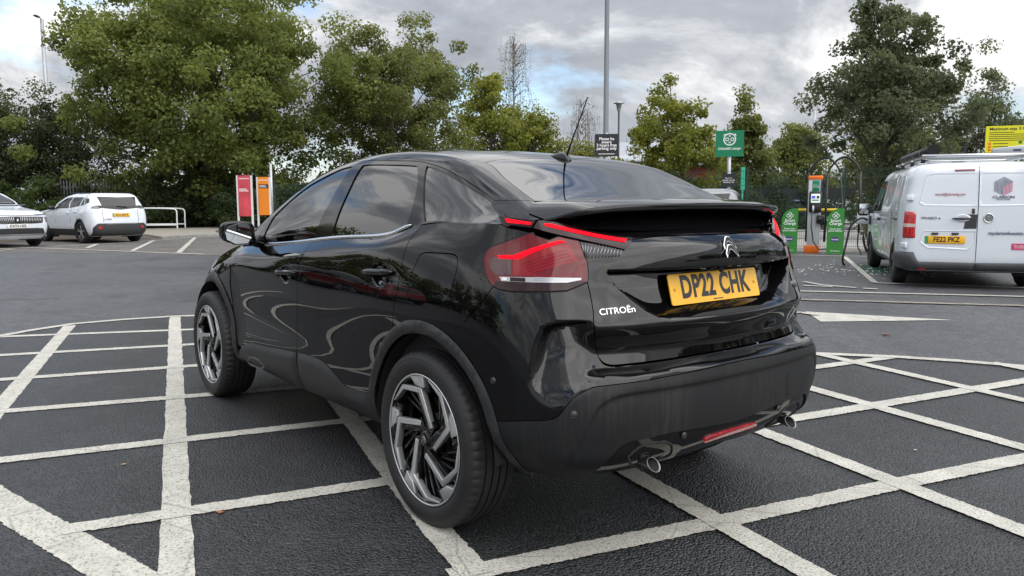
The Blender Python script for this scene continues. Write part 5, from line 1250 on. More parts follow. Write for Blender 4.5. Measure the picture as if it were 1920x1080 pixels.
    cr = MB().prism([(-.74, 0), (.74, 0), (.74, .14), (-.70, .075)], .10, (-.42, -.42*0-.55, 1.985), (0, -.42, 0), (0, 0, 1), (1, 0, 0)).build('conduit_box', M_['alubox'], root, bevel=.01)
    MB().box((-.425, -.56, 2.03), (.004, .10, .03)).build('box_badge', M_['navy'], root)
    return root
M_['brakered'] = mat('brake_lamp_red', (.16, .01, .016), .2, coat=.5)
M_['bumpgrey'] = mat('grey_van_bumper', (.055, .058, .064), .5, noise=(6, .15))
M_['alubox'] = mat('grey_aluminium_box', (.42, .44, .46), .4, .6)
VANO = van()

# ------------------------------------------------------------------ ground and markings
def asphalt(name, c0, c1, rough=.62, agg=95, bump=.35, wet=.5):
    m = bpy.data.materials.new(name); m.use_nodes = True; nt = m.node_tree; N = nt.nodes.new; K = nt.links.new; b = nt.nodes['Principled BSDF']
    tc = N('ShaderNodeTexCoord')
    v = N('ShaderNodeTexVoronoi'); v.inputs['Scale'].default_value = agg; K(tc.outputs['Object'], v.inputs['Vector'])
    f = N('ShaderNodeTexNoise'); f.inputs['Scale'].default_value = agg*1.9; f.inputs['Detail'].default_value = 3; K(tc.outputs['Object'], f.inputs['Vector'])
    big = N('ShaderNodeTexNoise'); big.inputs['Scale'].default_value = .55; big.inputs['Detail'].default_value = 6; big.inputs['Roughness'].default_value = .62; K(tc.outputs['Object'], big.inputs['Vector'])
    mid = N('ShaderNodeTexNoise'); mid.inputs['Scale'].default_value = 7; mid.inputs['Detail'].default_value = 5; K(tc.outputs['Object'], mid.inputs['Vector'])
    r = N('ShaderNodeValToRGB'); r.color_ramp.elements[0].position = .33; r.color_ramp.elements[1].position = .68; r.color_ramp.elements[0].color = (*c0, 1); r.color_ramp.elements[1].color = (*c1, 1); K(big.outputs['Fac'], r.inputs[0])
    # single stones, some pale
    r2 = N('ShaderNodeMapRange'); r2.inputs[1].default_value = 0; r2.inputs[2].default_value = 1; r2.inputs[3].default_value = .35; r2.inputs[4].default_value = 1.9
    sep = N('ShaderNodeSeparateColor'); K(v.outputs['Color'], sep.inputs[0]); K(sep.outputs[0], r2.inputs[0])
    mu = N('ShaderNodeMixRGB'); mu.blend_type = 'MULTIPLY'; mu.inputs[0].default_value = 1; K(r.outputs[0], mu.inputs[1]); K(r2.outputs[0], mu.inputs[2])
    r3 = N('ShaderNodeMapRange'); r3.inputs[1].default_value = .3; r3.inputs[2].default_value = .7; r3.inputs[3].default_value = .78; r3.inputs[4].default_value = 1.22; K(mid.outputs['Fac'], r3.inputs[0])
    mu2 = N('ShaderNodeMixRGB'); mu2.blend_type = 'MULTIPLY'; mu2.inputs[0].default_value = 1; K(mu.outputs[0], mu2.inputs[1]); K(r3.outputs[0], mu2.inputs[2]); K(mu2.outputs[0], b.inputs['Base Color'])
    st = N('ShaderNodeTexNoise'); st.inputs['Scale'].default_value = 1.3; st.inputs['Detail'].default_value = 4; st.inputs['Distortion'].default_value = .8; K(tc.outputs['Object'], st.inputs['Vector'])
    sr = N('ShaderNodeMapRange'); sr.inputs[1].default_value = .58; sr.inputs[2].default_value = .72; sr.inputs[3].default_value = 1; sr.inputs[4].default_value = .62; K(st.outputs['Fac'], sr.inputs[0])
    mu3 = N('ShaderNodeMixRGB'); mu3.blend_type = 'MULTIPLY'; mu3.inputs[0].default_value = 1; K(mu2.outputs[0], mu3.inputs[1]); K(sr.outputs[0], mu3.inputs[2]); K(mu3.outputs[0], b.inputs['Base Color'])
    rr = N('ShaderNodeMapRange'); rr.inputs[1].default_value = .35; rr.inputs[2].default_value = .65; rr.inputs[3].default_value = rough-wet*.35; rr.inputs[4].default_value = rough+.08; K(big.outputs['Fac'], rr.inputs[0]); K(rr.outputs[0], b.inputs['Roughness'])
    hs = N('ShaderNodeMath'); hs.operation = 'MULTIPLY_ADD'; K(f.outputs['Fac'], hs.inputs[0]); hs.inputs[1].default_value = .5; K(v.outputs['Distance'], hs.inputs[2])
    bp = N('ShaderNodeBump'); bp.inputs['Strength'].default_value = bump; bp.inputs['Distance'].default_value = .0105; bp.invert = True; K(hs.outputs[0], bp.inputs['Height']); K(bp.outputs[0], b.inputs['Normal'])
    b.inputs['Specular IOR Level'].default_value = .55
    return m
M_['asphalt'] = asphalt('road_asphalt', (.046, .047, .051), (.078, .079, .084), .46, 98, .9, .30)
M_['darkasphalt'] = asphalt('dark_wet_asphalt', (.014, .015, .017), (.032, .033, .036), .40, 98, 1.0, .30)
M_['asphalt2'] = asphalt('worn_brown_asphalt', (.075, .068, .064), (.11, .10, .094), .8, 60, .4, .1)
M_['asphalt3'] = asphalt('bay_asphalt', (.030, .031, .033), (.046, .047, .050), .58, 80, .5, .5)
def paint_mat():
    m = bpy.data.materials.new('road_paint'); m.use_nodes = True; nt = m.node_tree; N = nt.nodes.new; K = nt.links.new; b = nt.nodes['Principled BSDF']
    tc = N('ShaderNodeTexCoord')
    n = N('ShaderNodeTexNoise'); n.inputs['Scale'].default_value = 105; n.inputs['Detail'].default_value = 5; K(tc.outputs['Object'], n.inputs['Vector'])
    n2 = N('ShaderNodeTexNoise'); n2.inputs['Scale'].default_value = 5; n2.inputs['Detail'].default_value = 6; n2.inputs['Roughness'].default_value = .7; K(tc.outputs['Object'], n2.inputs['Vector'])
    v = N('ShaderNodeTexVoronoi'); v.feature = 'DISTANCE_TO_EDGE'; v.inputs['Scale'].default_value = 1.7; K(tc.outputs['Object'], v.inputs['Vector'])
    r = N('ShaderNodeValToRGB'); e = r.color_ramp.elements; e[0].position = .33; e[0].color = (.22, .21, .185, 1); e[1].position = .50; e[1].color = (.52, .505, .445, 1); K(n.outputs['Fac'], r.inputs[0])
    r2 = N('ShaderNodeMapRange'); r2.inputs[1].default_value = .3; r2.inputs[2].default_value = .7; r2.inputs[3].default_value = .74; r2.inputs[4].default_value = 1.10; K(n2.outputs['Fac'], r2.inputs[0])
    ck = N('ShaderNodeMapRange'); ck.inputs[1].default_value = .002; ck.inputs[2].default_value = .010; ck.inputs[3].default_value = .72; ck.inputs[4].default_value = 1; K(v.outputs['Distance'], ck.inputs[0])
    a = N('ShaderNodeMath'); a.operation = 'MULTIPLY'; K(r2.outputs[0], a.inputs[0]); K(ck.outputs[0], a.inputs[1])
    mu = N('ShaderNodeMixRGB'); mu.blend_type = 'MULTIPLY'; mu.inputs[0].default_value = 1; K(r.outputs[0], mu.inputs[1]); K(a.outputs[0], mu.inputs[2]); K(mu.outputs[0], b.inputs['Base Color'])
    b.inputs['Roughness'].default_value = .62
    bp = N('ShaderNodeBump'); bp.inputs['Strength'].default_value = .4; bp.inputs['Distance'].default_value = .004; K(n.outputs['Fac'], bp.inputs['Height']); K(bp.outputs[0], b.inputs['Normal'])
    return m
M_['paintline'] = paint_mat()
M_['cream'] = mat('faded_cream_line', (.23, .21, .175), .75, noise=(40, .35, 6))
GROUND = MB().add([(-320, -320, 0), (320, -320, 0), (320, 320, 0), (-320, 320, 0)], [(0, 1, 2, 3)]).build('ground', M_['asphalt'], fix=False); tag(GROUND, kind='structure')
HATCH = tag(MB().add([(x, y, .0022) for x, y in [(4.0, 6.0), (6.0, 2.3), (6.62, 1.50), (6.86, 1.02), (6.86, .52), (6.72, -.10), (6.3, -.8), (4.4, -2.1), (2.4, -2.75), (1.4, -3.2), (.93, -3.64), (.44, -4.01), (.03, -4.23), (-.9, -4.56), (-7, -6.5), (-9, 7)]], [tuple(range(16))]).build('hatched_bay', M_['darkasphalt'], fix=False), kind='structure')
rg_ = random.Random(5); _z = [.004]
def strip(pts, w, m=None, name='painted_line', z=None, jit=.0022):
    m = m or M_['paintline']; _z[0] += .0004; zz = z or _z[0]
    P_ = [np.array(p) for p in pts]; Q = [P_[0]]
    for a, b in zip(P_[:-1], P_[1:]):
        L = np.linalg.norm(b-a); k = max(1, int(L/.009)) if L < 8 else int(L/.05)
        Q += [a+(b-a)*i/k for i in range(1, k+1)]
    vs = []; j1 = j2 = 0
    for i, p in enumerate(Q):
        t = Q[min(i+1, len(Q)-1)]-Q[max(0, i-1)]; t = t/np.linalg.norm(t); n = np.array([-t[1], t[0]])
        j1 = j1*.35+rg_.gauss(0, jit); j2 = j2*.35+rg_.gauss(0, jit)
        a, b = p+n*(w/2+j1), p-n*(w/2+j2); vs += [(a[0], a[1], zz), (b[0], b[1], zz)]
    o = MB().add(vs, [(2*i, 2*i+1, 2*i+3, 2*i+2) for i in range(len(Q)-1)]).build(name, m, GROUND, fix=False); return o
def ext(p, a=0, b=0):
    p = [np.array(q) for q in p]; d0 = p[0]-p[1]; d1 = p[-1]-p[-2]; p[0] = p[0]+d0/np.linalg.norm(d0)*a; p[-1] = p[-1]+d1/np.linalg.norm(d1)*b; return [tuple(q) for q in p]
LINES = [(.115, [(6.70, .003), (.166, 1.712)], 0, 2.6), (.115, [(6.703, 1.053), (3.283, 1.942)], 0, 2.0), (.16, [(1.317, 2.121), (.743, 1.974), (.279, 1.853)], 3.0, 2.5),
 (.105, [(6.337, 1.702), (5.69, .308)], 1.2, .5), (.105, [(5.217, 1.795), (4.705, .332)], 1.3, .8), (.105, [(4.111, 1.888), (3.55, .05)], 1.3, 1.3), (.105, [(3.064, 1.975), (2.518, .306)], 1.0, 1.6), (.105, [(1.969, 2.067), (1.534, .39)], .6, 1.4), (.105, [(.829, 1.967), (.43, .41)], 0, 1.2),
 (.105, [(6.10, 2.10), (6.373, 1.699), (6.589, 1.408), (6.80, 1.0), (6.80, .523), (6.70, .005), (6.55, -.30), (6.30, -.70)], 0, 0),
 (.11, [(-.442, .941), (-.719, -.112), (-.958, -1.078), (-1.175, -1.899)], .05, 1.5), (.11, [(.10, -.85), (-.066, -1.655), (-.542, -3.792)], 1.0, .5), (.105, [(.95, -1.6), (.625, -3.091), (.465, -3.882)], 1.0, .05),
 (.11, [(1.4, -2.70), (.246, -2.413), (-1.112, -2.087)], 0, 1.5), (.11, [(1.3, -1.64), (-.111, -1.286), (-1.499, -.93)], 0, 1.6), (.11, [(1.1, -.53), (-.051, -.248), (-1.19, .02)], 0, 1.6), (.105, [(.913, -3.581), (-.75, -3.172)], 0, 1.5),
 (.105, [(1.35, -3.15), (.913, -3.581), (.434, -3.954), (.034, -4.175), (-.36, -4.339), (-.9, -4.5)], 0, 0), (.10, [(-.15, -4.303), (-.396, -4.231)], 0, 1.2),
 (.115, [(1.839, .294), (.585, .641), (-.098, .828), (-.437, .904)], .5, .05)]
for w, p, a, b in LINES: strip(ext(p, a, b), w)
for w, p, a, b in [(.10, [(8.089, -14.676), (6.719, -15.518)], 9, 8), (.10, [(6.972, -15.083), (3.515, -9.693)], 0, 0), (.10, [(3.494, -9.652), (1.734, -10.605)], 0, 9), (.10, [(3.623, -7.675), (1.327, -9.387)], 6, 9)]: strip(ext(p, a, b), w)
strip(ext([(3.026, -6.833), (.971, -8.321)], 9, 9), .12, M_['cream'], jit=.012)
def sheet(name, pts, z, m, kind='structure', parent=None):
    o = MB().add([(x, y, z) for x, y in pts], [tuple(range(len(pts)))]).build(name, m, parent); 
    return tag(o, kind=kind) if parent is None else o
sheet('painted_arrow', [(2.40, -5.86), (1.86, -5.27), (1.03, -6.46)], .0058, M_['paintline'], parent=GROUND)
strip([(3.2, -5.0), (2.36, -5.70), (2.12, -5.66)], .09)
for p in ([(4.30, -8.95), (3.85, -8.72), (3.30, -8.72)], [(3.98, -8.42), (3.60, -8.60)], [(3.20, -8.72), (3.02, -8.80)]): strip(p, .09)
# worn bays by the hedge on the left
sheet('parking_bay', [(23.2, .6), (17.6, -3.75), (15.5, -8.2), (30, -13), (40, -12.5), (44, -6), (44, 14), (26, 14)], .0022, M_['asphalt2'])
for p in ([(24.258, -.835), (17.895, -3.675)], [(25.06, -1.25), (26.383, -3.809), (29.044, -6.597), (29.9, -8.6)], [(23.335, -1.883), (25.986, -2.639)], [(20.809, -2.579), (27.197, -4.653)], [(19.058, -3.335), (29.029, -6.613)]):
    strip(p, .14, jit=.012)
strip([(26.0, .75), (24.16, -.113), (23.46, .271)], .10, jit=.012); strip([(24.258, -.835), (25.6, -.2), (33, 3.2)], .10)
for p in ([(23.93, -2.52), (23.04, -3.09)], [(23.6, -3.83), (22.8, -4.26)], [(21.37, -3.29), (19.69, -4.43)], [(25.25, -5.07), (24.1, -5.8)]): strip(p, .07, M_['cream'])
# footpath with its kerb
M_['path'] = mat('tan_footpath', (.26, .235, .20), .85, noise=(4, .14, 6)); M_['kerb'] = mat('kerb_stone', (.24, .235, .22), .85, noise=(9, .2))
PA = [(28.6, -5.25), (29.7, -6.75), (29.6, -8.4), (27.5, -14), (34, -18), (40.5, -11.4), (39.9, -7.0), (34.35, -5.6)]
MB().prism(PA, .10, (0, 0, .002)).build('footpath', M_['path']); tag(bpy.data.objects['footpath'], kind='structure')
for a, b in zip(PA[:4], PA[1:4]):
    a, b = np.array(a), np.array(b); L = np.linalg.norm(b-a); n = int(L/.92); t = (b-a)/L
    for i in range(n):
        c = a+t*(i+.5)*L/n; MB().box((c[0], c[1], .055), (L/n-.012, .13, .125), Matrix.Rotation(math.atan2(t[1], t[0]), 3, 'Z')).build('kerb_stone', M_['kerb'], bpy.data.objects['footpath'], bevel=.01)
M_['soil'] = mat('leaf_littered_soil', (.055, .042, .028), .95, noise=(3, .5, 8), bump=(6, .6, .08))
sheet('planting_bed', [(28.6, -5.0), (34.4, -5.4), (40.2, -6.8), (41, -12), (34, -19), (26, -22), (19, -20), (40, -60), (90, -60), (90, 40), (38, 30), (31, 6)], .006, M_['soil'])
M_['grit'] = mat('pale_gravel', (.20, .185, .16), .9, noise=(7, .3, 8), bump=(25, .6, .03))
sheet('gravel_strip', [(18.5, -10.2), (6.5, -17.6), (-2.5, -23.2), (-1.5, -24.8), (7.6, -19.3), (19.6, -11.8)], .0032, M_['grit'])
M_['concrete'] = mat('yard_concrete', (.30, .29, .27), .85, noise=(.8, .2, 7))
sheet('service_yard', [(19.6, -11.8), (7.6, -19.3), (-8, -29), (10, -60), (40, -60), (34, -24)], .0036, M_['concrete'])
M_['baygreen'] = mat('green_bay_paint', (.010, .065, .034), .6, noise=(8, .35))
sheet('painted_bay', [(5.6, -12.9), (4.6, -11.2), (4.1, -11.5), (5.1, -13.2)], .0036, M_['baygreen'], parent=GROUND)
# grit, leaves and specks lying about
def litter():
    r = np.random.default_rng(3); vs, fs = [], []
    c0 = np.array([4.9, -11.6]); 
    for i in range(150):
        p = c0+r.normal(0, 1, 2)*np.array([.75, .8]); s = r.uniform(.012, .035); a = r.uniform(0, 6.3); b = len(vs); h = r.uniform(.008, .02)
        for t in range(4): vs.append((p[0]+s*math.cos(a+t*1.57)*r.uniform(.6, 1.2), p[1]+s*math.sin(a+t*1.57)*r.uniform(.6, 1.2), .006))
        vs.append((p[0], p[1], .006+h)); fs += [(b, b+1, b+4), (b+1, b+2, b+4), (b+2, b+3, b+4), (b+3, b, b+4)]
    o = MB().add(vs, fs).build('loose_grit', mat('pale_grit', (.5, .47, .42), .9), fix=False); tag(o, 'pale grit scattered on the bay beside the white van', 'gravel', kind='stuff')
litter()
def leaf(loc, size, col, label, rz, name='fallen_leaf'):
    q = [(0, -.6), (.35, -.35), (.55, 0), (.3, .2), (.15, .6), (-.1, .25), (-.5, .35), (-.35, -.1), (-.5, -.3), (-.15, -.3)]
    m = MB(); n = len(q); m.add([(x*size, y*size, .006+size*.25*abs(x)**1.3+.12*size*(y > .3)) for x, y in q]+[(0, 0, .008)], [(i, (i+1) % n, n) for i in range(n)])
    o = m.build(name, mat('leaf_'+str(len(bpy.data.materials)), col, .7, noise=(30, .25)), fix=False); o.location = loc; o.rotation_euler = (0, 0, rz)
    md = o.modifiers.new('thickness', 'SOLIDIFY'); md.thickness = .0015; return tag(o, label, 'leaf')
leaf((1.02, -4.98, 0), .085, (.20, .06, .02), 'curled red brown leaf lying on the open asphalt at right', .5)
leaf((.62, 1.42, 0), .030, (.34, .12, .07), 'small orange leaf beside the thick white line at left', 1.0)
leaf((1.52, 1.60, 0), .024, (.36, .26, .16), 'tan leaf scrap between two white lines at left', 2.0)
leaf((-.78, -1.62, 0), .016, (.6, .58, .52), 'pale scrap on the dark asphalt behind the car', .2)

# ------------------------------------------------------------------ trees and shrubs
def leaf_mat(name, dark, light, trans=.45, rough=.55):
    m = bpy.data.materials.new(name); m.use_nodes = True; nt = m.node_tree; nt.nodes.clear(); N = nt.nodes.new; K = nt.links.new
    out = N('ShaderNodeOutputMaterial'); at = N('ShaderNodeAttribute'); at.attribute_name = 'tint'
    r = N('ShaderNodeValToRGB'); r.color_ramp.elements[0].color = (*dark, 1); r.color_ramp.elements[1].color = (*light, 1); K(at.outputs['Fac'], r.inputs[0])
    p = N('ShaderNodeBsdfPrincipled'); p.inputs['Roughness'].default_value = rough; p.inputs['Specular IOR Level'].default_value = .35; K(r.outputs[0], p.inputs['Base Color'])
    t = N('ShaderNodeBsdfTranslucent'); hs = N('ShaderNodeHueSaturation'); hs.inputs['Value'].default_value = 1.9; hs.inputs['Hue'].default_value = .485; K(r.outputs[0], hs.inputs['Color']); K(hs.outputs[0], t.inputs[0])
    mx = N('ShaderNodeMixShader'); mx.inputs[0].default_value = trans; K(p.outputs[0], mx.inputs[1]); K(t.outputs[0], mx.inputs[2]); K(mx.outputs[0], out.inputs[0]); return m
M_['bark'] = mat('grey_brown_bark', (.085, .07, .055), .9, noise=(9, .4, 6), bump=(14, .8, .03))
M_['barkdark'] = mat('dark_bark', (.045, .038, .03), .9, noise=(9, .4, 6))
def leaves(C_, Rd, n, size, rng, up=.35, tint=None, aspect=.62):
    """C_ clump centres (k,3), Rd clump radii (k,), n leaves per clump -> mesh of folded diamond leaves"""
    k = len(C_); N_ = k*n
    d = rng.normal(size=(N_, 3)); d /= np.linalg.norm(d, axis=1)[:, None]; rr = rng.random(N_)**.45
    cc = np.repeat(C_, n, 0); rad = np.repeat(Rd, n, 0)
    p = cc+d*(rr*rad)[:, None]*np.array([1, 1, .72])
    nrm = d*.6+rng.normal(size=(N_, 3))*.55+np.array([0, 0, up]); nrm /= np.linalg.norm(nrm, axis=1)[:, None]
    t = rng.normal(size=(N_, 3)); t[:, 2] -= .5; t -= nrm*(t*nrm).sum(1)[:, None]; t /= np.linalg.norm(t, axis=1)[:, None]; b = np.cross(nrm, t)
    s = size*rng.uniform(.6, 1.3, N_)[:, None]
    v = np.stack([p-t*s*.5, p+b*s*aspect*.5+nrm*s*.12, p+t*s*.5, p-b*s*aspect*.5+nrm*s*.12], 1).reshape(-1, 3)
    f = np.arange(N_*4).reshape(-1, 4)
    ti = np.repeat(rng.normal(.45, .18, k) if tint is None else tint, n)+rng.normal(0, .14, N_)
    return v, f, np.clip(ti, 0, 1)
def leaf_mesh(name, v, f, ti):
    me = bpy.data.meshes.new(name); nv, nf = len(v), len(f)
    # two triangles along the fold
    tri = np.concatenate([f[:, [0, 1, 2]], f[:, [0, 2, 3]]], 1).reshape(-1, 3)
    me.vertices.add(nv); me.vertices.foreach_set('co', v.astype(np.float32).ravel()); me.loops.add(tri.size); me.loops.foreach_set('vertex_index', tri.astype(np.int32).ravel())
    me.polygons.add(len(tri)); me.polygons.foreach_set('loop_start', np.arange(0, tri.size, 3, dtype=np.int32)); me.update(calc_edges=True)
    a = me.attributes.new('tint', 'FLOAT', 'POINT'); a.data.foreach_set('value', np.repeat(ti, 4).astype(np.float32)); me.validate(); return me
def limb(m, a, b, r0, r1, rng, bend=.12, n=5):
    a, b = np.array(a, float), np.array(b, float); L = np.linalg.norm(b-a); o = rng.normal(0, bend*L, 3)*np.array([1, 1, .4])
    pts = [a+(b-a)*t+o*math.sin(math.pi*t)*(.5+.5*t) for t in np.linspace(0, 1, n)]; m.tube(pts, [r0+(r1-r0)*t for t in np.linspace(0, 1, n)], 7); return pts
def tree(name, label, loc, h, rad, base, lm, seed, clumps=160, per=150, size=.2, cr=.85, shape='round', trunk=.22, group=None, bark='bark', lean=(0, 0), upper=None, fill=.42, cat='tree', lump=1.0):
    rng = np.random.default_rng(seed); root = empty(name, label, cat, loc, 0, group)
    top = h; mid = (base+top)/2; hz = (top-base)/2
    # crown envelope: lumpy ellipsoid, egg or cone
    ph = rng.uniform(0, 6.28, 6); am = rng.uniform(.08, .2, 6)*lump
    def env(d):
        az = np.arctan2(d[:, 1], d[:, 0]); el = d[:, 2]
        k = 1+sum(am[i]*np.sin((i+2)*az+ph[i]+2.1*(i % 3)*el) for i in range(6))*.75
        return k
    d = rng.normal(size=(clumps, 3)); d /= np.linalg.norm(d, axis=1)[:, None]; r = fill+(1-fill)*rng.random(clumps)**.6
    P = d*(r*env(d))[:, None]
    z01 = (P[:, 2]+1)/2
    if shape == 'cone': w = np.clip(1.12-z01*.95, .12, 1)
    elif shape == 'egg': w = np.clip(1.06-np.abs(z01-.36)*1.1, .2, 1.05)
    else: w = 1.0
    C_ = np.stack([P[:, 0]*rad*w, P[:, 1]*rad*w, mid+P[:, 2]*hz], 1)
    C_[:, 2] = np.maximum(C_[:, 2], base*.6+.3); C_[:, 0] += lean[0]*(C_[:, 2]/h); C_[:, 1] += lean[1]*(C_[:, 2]/h)
    Rd = cr*rng.uniform(.55, 1.2, clumps)
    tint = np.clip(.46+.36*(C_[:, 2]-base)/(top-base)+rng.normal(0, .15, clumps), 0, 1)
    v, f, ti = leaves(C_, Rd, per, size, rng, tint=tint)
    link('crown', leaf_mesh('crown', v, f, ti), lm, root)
    m = MB(); tt = min(h*.62, base+(top-base)*.55); sp = limb(m, (0, 0, -.05), (lean[0]*.6, lean[1]*.6, tt), trunk, trunk*.35, rng, .02, 8)
    order = rng.permutation(clumps)[:34]
    for i in order:
        c = C_[i]; j = int(np.clip((c[2]*.62)/tt*7, 2, 7)); a = sp[j]; limb(m, a, c, trunk*.28*(1-j/12), .015, rng, .09, 5)
    m.build('trunk', M_[bark], root, fix=False)
    return root
L1 = leaf_mat('plane_leaves', (.062, .092, .022), (.175, .210, .050)); L2 = leaf_mat('mid_leaves', (.050, .070, .020), (.150, .170, .044))
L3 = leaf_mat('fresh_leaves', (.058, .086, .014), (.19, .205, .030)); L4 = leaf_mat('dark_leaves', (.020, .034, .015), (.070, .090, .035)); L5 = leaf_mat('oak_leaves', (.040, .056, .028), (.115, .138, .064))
L6 = leaf_mat('hedge_leaves', (.016, .034, .008), (.070, .105, .020)); L7 = leaf_mat('birch_leaves', (.07, .065, .045), (.17, .155, .10)); L8 = leaf_mat('autumn_leaves', (.16, .03, .008), (.34, .09, .02)); L9 = leaf_mat('ivy_leaves', (.012, .026, .010), (.060, .090, .028))
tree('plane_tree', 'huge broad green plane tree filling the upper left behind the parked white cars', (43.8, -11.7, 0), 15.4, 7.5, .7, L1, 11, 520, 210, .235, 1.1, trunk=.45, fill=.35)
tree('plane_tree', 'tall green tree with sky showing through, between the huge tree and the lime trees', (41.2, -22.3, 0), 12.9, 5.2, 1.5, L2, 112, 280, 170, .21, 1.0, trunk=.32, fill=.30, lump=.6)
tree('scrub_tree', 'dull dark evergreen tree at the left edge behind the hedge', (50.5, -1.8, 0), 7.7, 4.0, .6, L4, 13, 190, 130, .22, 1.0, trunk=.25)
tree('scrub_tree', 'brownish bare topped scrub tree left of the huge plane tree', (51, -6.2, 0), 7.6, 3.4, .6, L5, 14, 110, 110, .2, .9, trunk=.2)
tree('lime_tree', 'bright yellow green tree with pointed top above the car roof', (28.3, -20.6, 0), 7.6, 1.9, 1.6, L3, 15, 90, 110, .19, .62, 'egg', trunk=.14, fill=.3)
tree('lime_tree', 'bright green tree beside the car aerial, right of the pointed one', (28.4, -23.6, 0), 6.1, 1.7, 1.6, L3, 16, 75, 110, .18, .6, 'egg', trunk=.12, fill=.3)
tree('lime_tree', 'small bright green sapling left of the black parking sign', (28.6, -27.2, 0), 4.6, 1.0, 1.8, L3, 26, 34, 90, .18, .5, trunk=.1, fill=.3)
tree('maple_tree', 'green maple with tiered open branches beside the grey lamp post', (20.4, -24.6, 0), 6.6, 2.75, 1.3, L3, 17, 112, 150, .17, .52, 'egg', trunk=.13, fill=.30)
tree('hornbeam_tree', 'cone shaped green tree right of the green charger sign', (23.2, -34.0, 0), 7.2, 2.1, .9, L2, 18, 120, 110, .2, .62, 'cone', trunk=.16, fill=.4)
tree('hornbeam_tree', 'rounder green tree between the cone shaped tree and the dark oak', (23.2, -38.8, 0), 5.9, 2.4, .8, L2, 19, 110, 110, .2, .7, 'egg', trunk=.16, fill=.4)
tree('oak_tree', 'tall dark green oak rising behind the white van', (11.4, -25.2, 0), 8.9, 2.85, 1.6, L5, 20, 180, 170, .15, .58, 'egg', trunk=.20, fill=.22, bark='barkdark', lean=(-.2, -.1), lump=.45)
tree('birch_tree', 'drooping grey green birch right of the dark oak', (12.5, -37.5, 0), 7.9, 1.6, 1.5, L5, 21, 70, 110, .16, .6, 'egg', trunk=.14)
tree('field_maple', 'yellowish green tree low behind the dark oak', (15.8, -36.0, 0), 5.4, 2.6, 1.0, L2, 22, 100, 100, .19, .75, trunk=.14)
# bare weeping birches: trunk, drooping twigs and few leaves
def weeping(label, loc, h, rad, seed, n=60):
    rng = np.random.default_rng(seed); root = empty('weeping_birch', label, 'tree', loc); m = MB(); limb(m, (0, 0, 0), (.2, .1, h*.96), .16, .02, rng, .03, 9)
    ends = []
    for i in range(n):
        z0 = h*rng.uniform(.35, .95); a = rng.uniform(0, 6.28); L = rad*rng.uniform(.4, 1)*(1.15-.55*z0/h); x, y = L*math.cos(a), L*math.sin(a); up = rng.uniform(.2, 1.0); dr = rng.uniform(1.0, 3.2)
        pts = [(.1, .05, z0), (x*.5, y*.5, z0+up), (x*.9, y*.9, z0+up*.9), (x*1.05, y*1.05, z0+up-dr*.5), (x*1.1, y*1.1, z0+up-dr)]
        m.tube(pts, [.035, .022, .013, .009, .006], 5)
        for k in range(3): e = np.array(pts[2])+rng.normal(0, .25, 3); m.tube([tuple(e), tuple(e+np.array([rng.normal(0, .12), rng.normal(0, .12), -rng.uniform(.8, 2.0)]))], [.010, .005], 4); ends.append(e-np.array([0, 0, .7]))
        ends += [np.array(p) for p in pts[3:]]
    m.build('trunk', M_['birchbark'], root, fix=False)
    v, f, ti = leaves(np.array(ends), np.full(len(ends), .5), 9, .12, rng); link('crown', leaf_mesh('crown', v, f, ti), L7, root)
M_['birchbark'] = mat('birch_twigs', (.17, .155, .14), .9, noise=(8, .3))
weeping('bare grey weeping birch standing tall behind the lime trees', (46.2, -36.3, 0), 14.4, 1.9, 31, 52)
weeping('low bare weeping birch between the lime trees and the lamp post', (43.5, -41.0, 0), 9.8, 1.6, 32, 34)
# hedges, ivy and undergrowth
def shrub(name, label, loc, sx, sy, h, lm, seed, clumps, per, size, cr=.4, kind=None, cat='shrub', rz=0):
    rng = np.random.default_rng(seed); root = empty(name, label, cat, loc, rz)
    if kind: root['kind'] = kind
    d = rng.random((clumps, 3)); C_ = np.stack([(d[:, 0]*2-1)*sx, (d[:, 1]*2-1)*sy, .15+d[:, 2]**.7*h*(.75+.25*np.sin(d[:, 0]*9+seed))], 1)
    v, f, ti = leaves(C_, cr*rng.uniform(.6, 1.2, clumps), per, size, rng); link('foliage', leaf_mesh('foliage', v, f, ti), lm, root)
    m = MB()
    for i in range(14): c = C_[rng.integers(clumps)]; limb(m, (c[0]*.8, c[1]*.8, 0), c, .03, .008, rng, .1, 4)
    m.build('stem', M_['barkdark'], root, fix=False); return root
shrub('evergreen_hedge', 'bright green feathery hedge behind the white cars at the left edge', (41.5, -.6, 0), 1.6, 3.4, 2.3, L6, 41, 170, 130, .15, .5)
shrub('evergreen_hedge', 'green hedge running behind the crossover towards the railings', (39.5, 6.0, 0), 1.5, 4.0, 2.5, L6, 42, 120, 120, .15, .5)
shrub('ivy_bank', 'low dark ivy bank behind the white cycle railings', (41.8, -9.6, 0), 1.2, 3.0, 1.5, L9, 43, 150, 120, .14, .42)
shrub('ivy_bank', 'dark ivy bank behind the red and orange signs', (38.5, -13.6, 0), 1.4, 3.2, 2.0, L9, 44, 170, 120, .14, .45)
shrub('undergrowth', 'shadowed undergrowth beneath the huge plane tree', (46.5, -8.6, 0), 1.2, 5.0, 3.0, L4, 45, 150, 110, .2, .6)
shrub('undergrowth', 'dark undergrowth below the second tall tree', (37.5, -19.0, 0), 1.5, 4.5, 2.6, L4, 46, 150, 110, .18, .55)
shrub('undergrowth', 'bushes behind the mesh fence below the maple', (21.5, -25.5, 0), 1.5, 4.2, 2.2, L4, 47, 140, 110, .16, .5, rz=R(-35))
shrub('undergrowth', 'bushes behind the mesh fence left of the charger', (21.0, -31.5, 0), 1.5, 4.0, 2.5, L4, 48, 120, 110, .16, .5, rz=R(-30))
